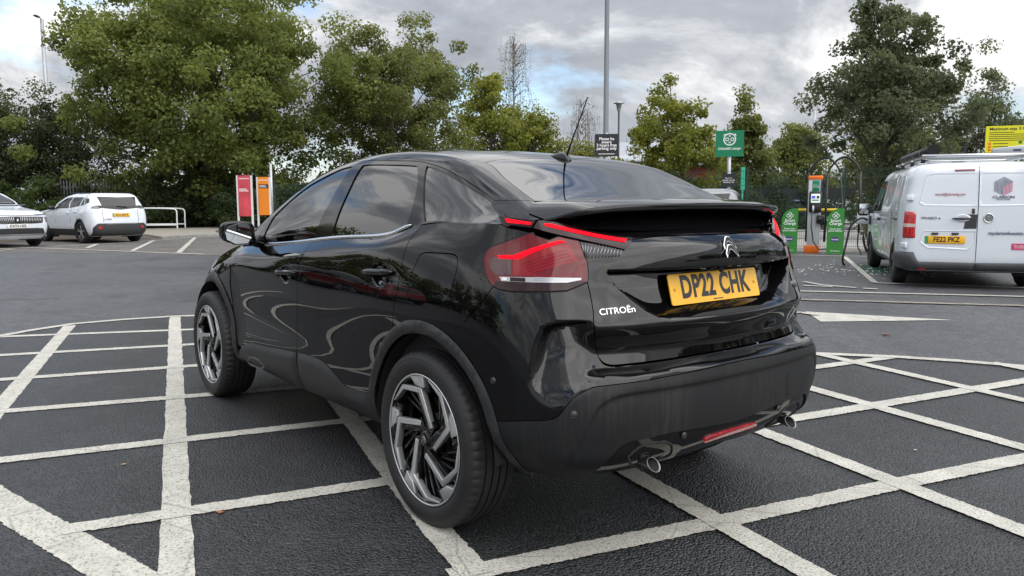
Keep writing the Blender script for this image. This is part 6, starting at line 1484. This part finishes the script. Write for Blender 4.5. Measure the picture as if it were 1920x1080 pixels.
shrub('low_hedge', 'clipped hedge across the yard behind the charger', (18.6, -32.5, 0), 5.0, .7, .8, L6, 49, 100, 90, .1, .32, rz=R(35))
shrub('creeper', 'red orange creeper turning in the shade of the plane tree', (41.2, -11.2, 1.2), .35, .5, 1.3, L8, 50, 10, 40, .12, .22)
shrub('dry_weeds', 'tall dry weeds at the kerb between charger and van', (7.2, -17.4, 0), .5, .35, 1.0, L7, 51, 46, 60, .06, .22)
shrub('dry_weeds', 'straggly weeds below the yellow sign', (5.3, -18.6, 0), .9, .35, .9, L7, 52, 50, 60, .06, .22)
shrub('tree_belt', 'distant belt of trees along the horizon', (62, -42, 0), 4, 26, 6.5, L4, 53, 330, 80, .38, 1.5, kind='stuff', cat='trees', rz=R(-28))
shrub('tree_belt', 'distant belt of trees behind the yard', (26, -62, 0), 22, 4, 5.0, L4, 54, 300, 80, .34, 1.4, kind='stuff', cat='trees', rz=R(20))
# beyond the camera: what the black paint mirrors
MIRRORED = [(14, 24, 6.8, 3.8, 'leafy tree mirrored in the black rear quarter'), (24, 25, 7.2, 4.2, 'leafy tree mirrored in the black rear door'), (35, 23, 6.6, 3.8, 'leafy tree mirrored in the black front door'), (48, 21, 7.4, 4.2, 'leafy tree mirrored in the black front wing'), (-16, 34, 5.6, 3.2, 'small tree mirrored beside the rear lamp'),
            (-24, -37, 5.6, 3.4, 'round tree mirrored in the middle of the tailgate'), (-33, -30, 5.0, 3.0, 'small tree mirrored left of the tailgate badge'), (-13, -42, 6.0, 3.4, 'tree mirrored in the right of the tailgate')]
for i, (x, y, hh, rr_, lb) in enumerate(MIRRORED): tree('roadside_tree', lb, (x, y, 0), hh, rr_, 1.0, L2, 60+i, 90, 60, .36, 1.1, trunk=.22)
shrub('evergreen_hedge', 'long hedge mirrored low in the black doors', (32, 15.5, 0), 24, 1.0, 1.9, L6, 71, 300, 60, .24, .6)
shrub('evergreen_hedge', 'hedge mirrored low in the black tailgate', (-24, -30, 0), 12, 1.0, 1.4, L6, 72, 160, 60, .24, .5, rz=R(-40))
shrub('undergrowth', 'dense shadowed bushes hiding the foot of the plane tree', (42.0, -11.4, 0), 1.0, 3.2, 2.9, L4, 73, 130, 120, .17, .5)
shrub('tree_belt', 'distant belt of trees beyond the white van', (-6, -66, 0), 20, 4, 5.5, L4, 55, 240, 80, .36, 1.4, kind='stuff', cat='trees', rz=R(5))

# ------------------------------------------------------------------ street furniture
M_['galv'] = mat('galvanised_steel', (.42, .44, .46), .45, .6, noise=(5, .12)); M_['polegrey'] = mat('grey_lamp_post', (.115, .13, .14), .5, .2)
M_['signgreen'] = mat('green_sign', (.006, .19, .085), .35); M_['signblack'] = mat('charcoal_sign', (.022, .020, .024), .4); M_['signyellow'] = mat('yellow_sign', (.72, .68, .015), .4)
M_['signred'] = mat('red_sign', (.50, .055, .075), .4, noise=(1.3, .3)); M_['signorange'] = mat('orange_sign', (.72, .22, .012), .4); M_['orange'] = mat('orange_plastic', (.78, .15, .008), .4)
M_['boardgreen'] = mat('green_board', (.035, .22, .035), .4); M_['purple'] = mat('purple_bubble', (.07, .03, .20), .4); M_['chargegrey'] = mat('light_grey_cabinet', (.52, .54, .56), .35); M_['black'] = mat('black_plastic', (.014, .014, .015), .4)
M_['yellowrail'] = mat('yellow_rail', (.72, .50, .01), .4); M_['fencegreen'] = mat('dark_green_fence', (.012, .035, .026), .5); M_['palisade'] = mat('grey_palisade', (.11, .115, .12), .6); M_['whiterail'] = mat('white_rail', (.62, .63, .64), .4)
def face(loc, n, up=(0, 0, 1)):
    n = Vector(n).normalized(); ex = Vector(up).cross(n).normalized(); return frame(ex, n.cross(ex), n, loc)
def rr2(w, h, r, n=4): return [(sx*(w/2-r)+r*math.cos(a), sy*(h/2-r)+r*math.sin(a)) for sx, sy, a0 in ((1, 1, 0), (-1, 1, 90), (-1, -1, 180), (1, -1, 270)) for a in [R(a0+90*k/n) for k in range(n+1)]]
def tocam(p): d = CAM_POS-Vector(p); d.z = 0; return d.normalized()
BN = Vector((-.52, .854, 0)); BX = Vector((-.854, -.52, 0))      # bays face this way
# charging post
def charger():
    o = Vector((8.33, -16.0, 0)); root = empty('charging_post', 'light grey charging post with orange cap and base between two green boards', 'charger', o, math.atan2(BX.y, BX.x))
    # local: x to the right seen from the bay, -y towards the bay... z up
    def b(name, c, d, m, bev=.012, par=root): return MB().box((c[0], -c[1], c[2]), d).build(name, m, par, bevel=bev)
    b('cabinet', (0, 0, 1.02), (.31, .30, 1.72), M_['chargegrey']); b('base', (-.03, 0, .095), (.36, .36, .19), M_['orange']); b('cap', (.01, 0, 1.91), (.35, .33, .10), M_['orange'], .02)
    b('front_label', (.02, .153, 1.70), (.17, .008, .29), M_['signgreen'], .002); b('side_label', (.145, .153, 1.70), (.035, .008, .29), M_['purple'], .002)
    text('label_lettering', 'Smart\nCharge', M_['whitelet'], root, frame((1, 0, 0), (0, 0, 1), (0, -1, 0), (.02, -.159, 1.70)), .05, .0005)
    d = b('display_unit', (.02, .20, 1.30), (.30, .12, .54), M_['black'], .04); sc = b('screen', (.02, .262, 1.39), (.215, .006, .225), M_['screen'], .002, d)
    b('screen_tile', (-.03, .2665, 1.42), (.09, .003, .07), M_['tileblue'], .001, d); b('screen_tile', (.075, .2665, 1.42), (.06, .003, .07), M_['fencegreen'], .001, d); b('screen_tile', (.02, .2665, 1.345), (.16, .003, .03), M_['signgreen'], .001, d)
    b('socket', (.03, .265, 1.16), (.18, .02, .15), M_['black'], .02, d); MB().tube([(-.03, -.27, 1.20), (-.03, -.31, 1.14), (-.03, -.30, 1.05)], [.022, .026, .018], 8).build('plug', M_['chargegrey'], d)
    hb = b('holster', (.16, .18, .86), (.20, .16, .22), M_['black'], .03); MB().tube([(.16, -.26, .90), (.10, -.30, .84)], .035, 8).build('connector', M_['black'], hb)
    return root
M_['screen'] = mat('lit_screen', (.5, .55, .52), .2, emit=(.62, .70, .66), es=.35); M_['tileblue'] = mat('blue_screen_tile', (.10, .10, .5), .3, emit=(.10, .10, .5), es=.25)
def bay_local(x, y, z=0): return Vector((8.33, -16.0, 0))+BX*x+BN*y+Vector((0, 0, z))
CH = charger()
CH.rotation_euler = (0, 0, math.atan2(BX.y, BX.x))
def cable_arch(name, label, x0, x1, ztop, zfoot, seed):
    root = empty(name, label, 'cable arm', bay_local(x0, -.12))
    o = bay_local(x0, -.12)
    def L(x, y, z): return bay_local(x, y, z)-o
    MB().tube([L(x0, -.12, zfoot), L(x0+.02, -.12, 2.06)], .030, 10).build('mast', M_['black'], root)
    a = [(x0+.03+(x1-x0-.03)*t, -.12+.06*t, 2.04+(ztop-2.04)*math.sin(math.pi*min(t*1.0, 1))**.75) for t in np.linspace(0, 1, 26)]
    MB().tube([L(*p) for p in a], .024, 8).build('arm', M_['black'], root)
    for p in a[1::1]: MB().box(L(*p), (.012, .06, .06)).build('cable_clip', M_['black'], root)
    return root, L
r1, Lf = cable_arch('cable_arm', 'black hooped cable arm left of the charging post', -.17, .58, 2.42, .28, 1)
MB().tube([Lf(.58, -.05, 2.04), Lf(.63, 0, 1.6), Lf(.66, .1, 1.1), Lf(.66, .2, .65), Lf(.58, .24, .32), Lf(.36, .28, .12), Lf(.14, .3, .10), Lf(0, .32, .30), Lf(-.06, .32, .7), Lf(-.05, .31, 1.04)], .017, 8).build('hanging_cable', M_['cable'] if 'cable' in M_ else mat('grey_black_cable', (.04, .042, .045), .5), r1)
r2, Lf2 = cable_arch('cable_arm', 'black hooped cable arm reaching right towards the van', .27, 1.05, 2.42, .28, 2)
MB().tube([Lf2(1.05, -.06, 2.05), Lf2(1.06, 0, 1.4), Lf2(1.06, .05, .55)], .030, 8).build('down_pipe', M_['black'], r2)
pw = VANO.matrix_world.copy(); VANO_M = Matrix.Translation(VANO.location) @ Matrix.Rotation(VANO.rotation_euler.z, 4, 'Z'); PORT = VANO_M @ Vector((3.30, 1.03, .93))
cab = [bay_local(1.06, .05, .60), bay_local(1.05, .08, .2), bay_local(1.12, .4, .03)]
pp = [Vector(c) for c in cab]+[PORT+Vector((.25, .42, -.78)), PORT+Vector((.22, .36, -.45)), PORT+Vector((.16, .28, -.08)), PORT+Vector((.05, .10, .04)), PORT]
def spl(pts, n=8): return [tuple(q) for q in catmull([tuple(p) for p in pts], .08)]
tag(MB().tube(spl(pp), .020, 8).build('charging_cable', mat('black_cable', (.015, .015, .016), .5)), 'black charging cable looping from the arm to the van', 'cable')
def board(x, label, flip):
    o = bay_local(x, .55); root = empty('charging_board', label, 'sign board', o, math.atan2(BX.y, BX.x)); w, h = .385, 1.14
    pr = [(-w/2, .02), (w/2, .02), (w/2, h)]+[(-w/2+.30+.30*math.cos(a), h-.30+.30*math.sin(a)) for a in np.linspace(math.pi/2, math.pi, 9)]
    k = -1      # the board faces local -y
    MB().prism(pr, .03, (0, -.015, 0), (1, 0, 0), (0, 0, 1), (0, 1, 0)).build('panel', M_['boardgreen'], root)
    F = lambda x_, z_, y_=.0165: frame((1, 0, 0), (0, 0, 1), (0, -1, 0), (x_, -y_, z_))
    def T(s, z_, size, x_=0, **kk): text('lettering', s, M_['whitelet'], root, F(x_, z_), size, .001, **kk)
    T('Smart\nCharge', .80, .10, off=.002, line=.75); T('Power your\npoints balance', .61, .058, off=.001, line=.85, sx=.95); T("Sainsbury's", .09, .05)
    bb = MB().rings([[(a*math.cos(t)*.105, .017*(1 if k > 0 else -1), .375+.062*math.sin(t)*a) for t in np.linspace(0, 2*math.pi, 20, endpoint=False)] for a in (1, .001)], caps=False).build('speech_bubble', M_['purple'], root)
    T('nectar', .375, .065, off=.001)
    for c in ((0, .045), (0, -.045), (.045, 0), (-.045, 0)):
        MB().tube([(c[0]+.034*math.cos(t), .018*(1 if k > 0 else -1), .955+c[1]+.034*math.sin(t)) for t in np.linspace(0, 2*math.pi, 13)], .008, 5, caps=False).build('clover_mark', M_['whitelet'], root)
    for s in (-1, 1): MB().box((s*.12, 0, .011), (.06, .20, .022)).build('foot', M_['boardgreen'], root)
    return root
board(-.57, 'green smart charge board with rounded corner left of the charging post', 1); board(.50, 'green smart charge board with rounded corner right of the charging post', 1)
tag(MB().tube([bay_local(-.40, -.9, 1.09), bay_local(.66, -.9, 1.09), bay_local(.72, -.9, 1.02), bay_local(.72, -.9, 0)], .035, 8).tube([bay_local(-.40, -.9, 1.09), bay_local(-.46, -.9, 1.02), bay_local(-.46, -.9, 0)], .035, 8).build('guard_rail', M_['yellowrail']), 'yellow tubular guard rail behind the charging post', 'rail')
# signs on posts
def post_sign(name, label, base, h, r=.035, m='galv'):
    root = empty(name, label, 'sign', base); MB().tube([(0, 0, 0), (0, 0, h)], r, 10).build('post', M_[m], root); return root
p0 = Vector((12.40, -17.95, 0)); n0 = (Vector((-.52, .854, 0))+.35*tocam(p0)).normalized(); g = post_sign('charger_sign', 'square green charger sign with round white plug symbol on a grey post', p0, 3.45, .055)
f0 = face(Vector((0, 0, 3.11))+n0*.07, n0)
sg = MB().prism(rr2(.84, .80, .01), .012).build('sign_panel', M_['signgreen'], g); sg.matrix_local = f0
def ringm(r0, r1, m, par, mtx, n=32): o = MB().rings([[(r*math.cos(t), r*math.sin(t), z) for t in np.linspace(0, 2*math.pi, n, endpoint=False)] for r, z in ((r0, .0135), (r0, .016), (r1, .016), (r1, .0135))], caps=False, smooth=False).build('symbol_ring', m, par); o.matrix_local = mtx; return o
c0 = Matrix.Translation((0, .13, 0)); ringm(.19, .155, M_['whitelet'], sg, c0)
for s in (-1, 1): ringm(.058, .034, M_['whitelet'], sg, c0 @ Matrix.Translation((s*.078, 0, 0)), 20); MB().tube([(s*.12, .28, .015), (s*.165, .27, .015), (s*.18, .22, .015)], .018, 6).build('symbol_ear', M_['whitelet'], sg)
for y in (.105, -.095):
    for a in (45, -45): MB().box((0, 0, .015), (.075, .018, .003), Matrix.Rotation(R(a), 3, 'Z')).build('symbol_cross', M_['whitelet'], sg).matrix_local = c0 @ Matrix.Translation((0, y, 0))
text('lettering', 'CHAdeMO charger', M_['whitelet'], sg, Matrix.Translation((0, -.155, .0135)), .10, .001, off=.002, sx=.86)
s2 = MB().prism(rr2(.43, .40, .02), .012).build('sign_panel', M_['signblack'], g); s2.matrix_local = face(Vector((0, 0, 1.99))+n0*.07, n0)
text('lettering', 'Bays for\nelectric vehicle\ncharging only', M_['whitelet'], s2, Matrix.Translation((0, 0, .0135)), .062, .001, off=.001, line=.95)
# black parking notice and lamp posts
p1 = Vector((18.95, -19.15, 0)); n1 = tocam(p1); g1 = post_sign('parking_sign', 'charcoal parking notice reading three hours free parking', p1-n1*.1, 4.0, .05)
s1 = MB().prism(rr2(.92, .86, .02), .014).build('sign_panel', M_['signblack'], g1); s1.matrix_local = face(Vector((0, 0, 3.52))+n1*.06, n1)
text('lettering', 'Please be\naware\n3 hours free\nparking only', M_['whitelet'], s1, Matrix.Translation((0, .06, .015)), .155, .001, off=.003, line=.78)
MB().box((0, -.33, .0155), (.62, .022, .002)).build('small_print', M_['whitelet'], s1)
def lamp_post(label, base, h, r0, r1, arm=None, m='polegrey'):
    root = empty('lamp_post', label, 'lamp post', base); MB().tube([(0, 0, 0), (0, 0, 1.2), (0, 0, 1.25), (0, 0, h)], [r0*1.35, r0*1.35, r0, r1], 12).build('column', M_[m], root)
    if arm is not None: a = Vector(arm); MB().tube([(0, 0, h-.02), tuple(a*.5+Vector((0, 0, h+.02))), tuple(a+Vector((0, 0, h+.02)))], .035, 6).build('bracket', M_[m], root); MB().box(a*1.1+Vector((0, 0, h+.02)), (.5, .22, .09), Matrix.Rotation(math.atan2(a.y, a.x), 3, 'Z')).build('lantern', M_['signblack'], root, bevel=.03)
    return root
lamp_post('tall plain grey lamp post rising out of the picture beside the parking notice', (19.6, -19.75, 0), 10.5, .11, .085, (.7, .3, 0))
lamp_post('grey lamp post with side lantern above the trees at far left', (54.4, -5.28, 0), 12.8, .16, .11, (-.5, .3, 0), 'galv')
lamp_post('thin distant lamp post left of the dark oak', (31.0, -53.9, 0), 8.4, .12, .08, (.4, .7, 0), 'galv')
lamp_post('slim lamp column with bracket behind the maple', (30.5, -36.2, 0), 8.2, .08, .06, (.4, .3, 0), 'galv')
hl_ = empty('street_lantern', 'small traditional lantern on a post behind the lamp post', 'lamp post', (29.7, -30.9, 0)); MB().tube([(0, 0, 0), (0, 0, 6.6)], [.07, .05], 8).build('column', M_['signblack'], hl_); MB().lathe([(.06, 6.6), (.12, 6.75), (.17, 7.05), (.34, 7.10), (.05, 7.2), (.0001, 7.22)], 14, 'z').build('lantern', M_['galv'], hl_)
lamp_post('double lamp column mirrored in the black bumper corner', (-13, 16, 0), 7.5, .09, .06, (-.9, .5, 0), 'galv'); lamp_post('lamp column mirrored in the front door glass', (14, 21, 0), 8.0, .09, .06, (.9, -.3, 0), 'galv')
# big yellow notice by the van
p2 = Vector((4.42, -17.75, 0)); n2 = (tocam(p2)+.25*Vector((-.854, -.52, 0))).normalized(); gy = empty('parking_notice', 'large yellow parking terms notice standing behind the white van', 'sign', p2)
exy = Vector((0, 0, 1)).cross(n2).normalized()
for k in (-.45, .45): MB().tube([tuple(exy*k), tuple(exy*k+Vector((0, 0, 2.7)))], .035, 8).build('post', M_['galv'], gy)
sy = MB().prism(rr2(1.30, .60, .02), .014).build('sign_panel', M_['signyellow'], gy); sy.matrix_local = face(Vector((0, 0, 2.71))+n2*.05, n2)
sb = MB().prism(rr2(1.30, .14, .01), .014).build('sign_footer', M_['signblack'], gy); sb.matrix_local = face(Vector((0, 0, 2.33))+n2*.05, n2)
text('lettering', 'Maximum stay 3 hours', M_['plateblack'], sy, Matrix.Translation((-.14, .23, .015)), .095, .001, off=.002)
for i, (w_, x_) in enumerate([(.5, -.33), (1.0, -.08), (1.05, -.06), (.9, -.13), (.95, -.10)]): MB().box((x_, .15-.045*i, .0155), (w_, .014, .002)).build('print_line', M_['plateblack'], sy)
for i in range(3): MB().box((-.56, -.10-.07*i, .0155), (.06, .05, .002)).build('print_symbol', M_['orange'], sy); MB().box((-.34, -.10-.07*i, .0155), (.30, .016, .002)).build('print_line', M_['plateblack'], sy)
for i in range(2): MB().box((.05, -.08-.12*i, .0155), (.07, .06, .002)).build('print_symbol', M_['tileblue'] if i else M_['signgreen'], sy); MB().box((.34, -.08-.12*i, .0155), (.42, .016, .002)).build('print_line', M_['plateblack'], sy)
# totems by the footpath
def totem(label, base, m, n, top=2.53, bot=.80, w=.52, kind=0):
    root = empty('welcome_totem', label, 'sign', base); n = Vector(n).normalized(); ex = Vector((0, 0, 1)).cross(n).normalized()
    for s in (-1, 1): MB().box(ex*(s*(w/2+.035))+Vector((0, 0, top/2)), (.075, .075, top), Matrix.Rotation(math.atan2(ex.y, ex.x), 3, 'Z')).build('post', M_['whiterail'], root)
    pn = MB().prism(rr2(w, top-bot, .005), .05).build('sign_panel', m, root); pn.matrix_local = face(Vector((0, 0, (top+bot)/2))-n*.0, n); H = (top-bot)/2
    text('lettering', "sainsbury's", M_['whitelet'], pn, Matrix.Translation((0, H-.13, .0515)), .10, .001, off=.001)
    if kind: k = MB().box((.02, H-.40, .052), (.40, .17, .004)).build('print_box', M_['signblack'], pn); [MB().box((-.03+.02*i, H-.375-.05*i, .0555), (.26+.05*i, .022, .002)).build('print_line', M_['whitelet'], pn) for i in range(2)]
    else: [MB().box((-.05+.03*i, H-.58-.075*i, .0525), (.32+.07*i, .032, .002)).build('print_line', M_['whitelet'], pn) for i in range(2)]
    return root
nt_ = (tocam((30.7, -9.2, 0))+.35*Vector((0, 1, 0))).normalized()
totem('tall red welcome sign between two white posts by the path', (30.66, -9.2, 0), M_['signred'], nt_); totem('tall orange welcome sign between white posts by the path', (30.72, -10.05, 0), M_['signorange'], nt_, 2.48, .84, .46, 1)
tag(MB().tube([(31.3, -10.62, 0), (31.3, -10.62, 3.1)], .06, 10).build('sign_pole', M_['galv']), 'bare grey pole just right of the orange welcome sign', 'pole')
# cycle hoops
def hoop(base, ang, L, label):
    root = empty('cycle_hoop', label, 'cycle rack', base, ang, 'white cycle hoops by the hedge')
    MB().tube(spl([(0, 0, 0), (0, 0, .55), (0, 0, .86), (.04, 0, .96), (.16, 0, 1.0), (L-.16, 0, 1.0), (L-.04, 0, .96), (L, 0, .86), (L, 0, .5), (L, 0, 0)]), .035, 8).build('hoop_tube', M_['whiterail'], root); MB().tube([(0, 0, .22), (L, 0, .22)], .03, 8).build('cross_bar', M_['whiterail'], root)
_hx = math.atan2(-.95, -.55)
hoop((38.6, -5.9, .1), _hx, 2.6, 'nearer white tubular cycle hoop beside the crossover'); hoop((40.9, -6.5, .1), _hx, 3.0, 'farther white tubular cycle hoop against the ivy')
# fences
def mesh_fence(name, label, a, b, h, pitch=2.5, wire=.055, m='fencegreen', cat='fence'):
    a, b = Vector(a), Vector(b); root = empty(name, label, cat, a); L = (b-a).length; t = (b-a)/L; n = max(1, round(L/pitch)); P_ = L/n
    pm = MB().box((0, 0, h/2), (.06, .06, h+.05)).mesh('post'); w = MB(); k = int(P_/wire)
    for i in range(k+1):
        x = P_*i/k; w.add([(x-.003, 0, .03), (x+.003, 0, .03), (x+.003, 0, h), (x-.003, 0, h), (x, .005, .03), (x, .005, h)], [(0, 1, 2, 3), (1, 4, 5, 2), (4, 0, 3, 5)])
    z = .08
    while z < h+.02: w.add([(0, -.004, z-.005), (P_, -.004, z-.005), (P_, -.004, z+.005), (0, -.004, z+.005), (0, .007, z), (P_, .007, z)], [(0, 1, 2, 3), (3, 2, 5, 4), (0, 4, 5, 1)]); z += .20 if abs(z-.6) > .15 else .06
    wm = w.mesh('mesh_panel'); rz = math.atan2(t.y, t.x)
    for i in range(n+1): o = link('post', pm, M_[m], root, t*(P_*i)); o.rotation_euler = (0, 0, rz)
    for i in range(n): o = link('mesh_panel', wm, M_[m], root, t*(P_*i)); o.rotation_euler = (0, 0, rz)
    return root
fa = bay_local(0, -1.9); mesh_fence('mesh_fence', 'dark green mesh fence behind the charging bays', fa-BX*9.5, fa+BX*8.5, 2.25)
mesh_fence('mesh_fence', 'dark green mesh fence far across the yard', bay_local(-11, -13), bay_local(4, -15), 2.0, 3.0, .1)
mesh_fence('mesh_fence', 'dark green mesh fence beside the orange welcome sign', (31.4, -10.8, 0), (27.5, -19.5, 0), 2.25)
# palisade behind the crossover
def palisade(a, b, h, label):
    a, b = Vector(a), Vector(b); root = empty('palisade_fence', label, 'fence', a); L = (b-a).length; t = (b-a)/L; n = int(L/.155); rz = math.atan2(t.y, t.x)
    pm = MB().add([(-.035, 0, 0), (.035, 0, 0), (.035, 0, h-.1), (0, 0, h), (-.035, 0, h-.1), (-.03, .02, 0), (.03, .02, 0), (.03, .02, h-.1), (0, .02, h-.02), (-.03, .02, h-.1)], [(0, 1, 2, 3, 4), (9, 8, 7, 6, 5), (0, 5, 6, 1), (1, 6, 7, 2), (2, 7, 8, 3), (3, 8, 9, 4), (4, 9, 5, 0)]).mesh('pale')
    for i in range(n): o = link('pale', pm, M_['palisade'], root, t*(.155*i)); o.rotation_euler = (0, 0, rz)
    for z in (.45, h-.4): o = MB().box((L/2, .03, z), (L, .03, .05)).build('rail', M_['palisade'], root); o.rotation_euler = (0, 0, rz)
palisade((46.5, -4.6, .2), (44.2, -9.2, .2), 2.5, 'grey palisade fence in the shade behind the white crossover')
# gate posts and grey gate in the yard
gt = empty('yard_gate', 'grey panelled gate across the yard seen through the mesh fence', 'gate', (20.2, -32.8, 0), R(35))
for i in range(24): MB().box((-3.4+.30*i, 0, 1.0), (.05, .05, 1.7)).build('bar', M_['palisade'], gt)
for z in (.25, 1.8): MB().box((0, 0, z), (7.0, .06, .08)).build('rail', M_['palisade'], gt)
MB().box((0, .06, 1.75), (7.0, .03, .55)).build('screen_panel', M_['signblack'], gt)
for k, (x, y) in enumerate([(14.9, -15.9), (13.2, -19.8)]): tag(MB().box((x, y, 2.05), (.05, .22, .62), Matrix.Rotation(R(-30), 3, 'Z')).tube([(x, y, 0), (x, y, 2.3)], .03, 8).build('banner_sign', M_['bannergreen'], bevel=.005) if False else MB().tube([(x, y, 0), (x, y, 2.4)], .03, 8).box((x-.02, y+.03, 2.1), (.03, .20, .75)).build('banner_sign', mat('mint_banner', (.03, .32, .20), .5)), ['narrow mint green banner on a post left of the charger sign', 'narrow mint green banner on a post below the maple'][k], 'banner')

# ------------------------------------------------------------------ further cars and buildings
other('estate_car', 'silver car parked nose in behind the spoiler of the black car', (.17, .18, .19), (9.25, -12.75, 0), -57, 1.04)
other('hatchback', 'bright blue car parked across the yard behind the charger', (.012, .06, .30), (19.6, -34.0, 0), -62, .95)
other('hatchback', 'dark red car mirrored in the flank of the black car', (.26, .006, .012), (12.8, 8.0, 0), 6, 1.0)
other('hatchback', 'black car mirrored in the flank of the black car', (.006, .006, .007), (20.5, 8.8, 0), 184, 1.02)
other('hatchback', 'grey car mirrored in the tailgate of the black car', (.10, .10, .105), (-10.5, -17.5, 0), 40, 1.0)
M_['brick'] = mat('red_brick_wall', (.24, .055, .035), .85, noise=(2, .2)); M_['roofgrey'] = mat('grey_metal_roof', (.33, .35, .38), .45, .3); M_['beige'] = mat('beige_cladding', (.36, .32, .26), .7, noise=(1, .1))
def store():
    root = empty('brick_building', 'distant red brick building with curved grey roof behind the parking notice', 'building', (45.3, -51.2, 0), R(52))
    MB().box((0, 0, 2.2), (13, 7, 4.4)).build('wall', M_['brick'], root)
    rows = [[(x, y, 4.9+1.9*(1-(y/5.2)**2)) for y in np.linspace(-5.2, 5.2, 13)] for x in np.linspace(-7, 7, 6)]
    rf = loft(rows).build('roof', M_['roofgrey'], root); md = rf.modifiers.new('t', 'SOLIDIFY'); md.thickness = .25
    MB().box((0, 0, 4.72), (13.4, 10.0, .35)).build('fascia', M_['roofgrey'], root)
    for i in range(4): w_ = MB().box((-4.8+3.2*i, -3.55, 2.6), (1.8, .12, 1.5)).build('window', M_['vglass_dark'], root); MB().box((-4.8+3.2*i, -3.62, 1.8), (2.0, .1, .12)).build('sill', M_['roofgrey'], w_)
    for i in range(5): MB().tube([(-5+2.4*i, 0, 6.7), (-5+2.4*i, 0, 7.5)], .05, 6).build('vent_pipe', M_['roofgrey'], root)
store()
def warehouse(label, loc, rz, d, m, n):
    root = empty('store_building', label, 'building', loc, rz); L, W_, H = d
    MB().box((0, 0, H/2), (L, W_, H)).build('wall', m, root); MB().box((0, 0, H+.15), (L+.6, W_+.6, .3)).build('roof', M_['brick'], root)
    for i in range(n): MB().box((-L/2+(i+.5)*L/n, W_/2+.04, 2.0), (L/n*.55, .1, 2.2)).build('window', M_['vglass_dark'], root)
    for i in range(n+1): MB().box((-L/2+i*L/n, W_/2+.03, H/2), (.12, .1, H)).build('panel_joint', M_['kerb'], root)
warehouse('beige shed with rust red eaves mirrored in the tailgate', (-34, -52, 0), R(-35), (26, 12, 5.5), M_['beige'], 7)
warehouse('low shed with rust red eaves mirrored in the bumper corner', (-34, 26, 0), R(-125), (22, 9, 4.0), M_['beige'], 6)
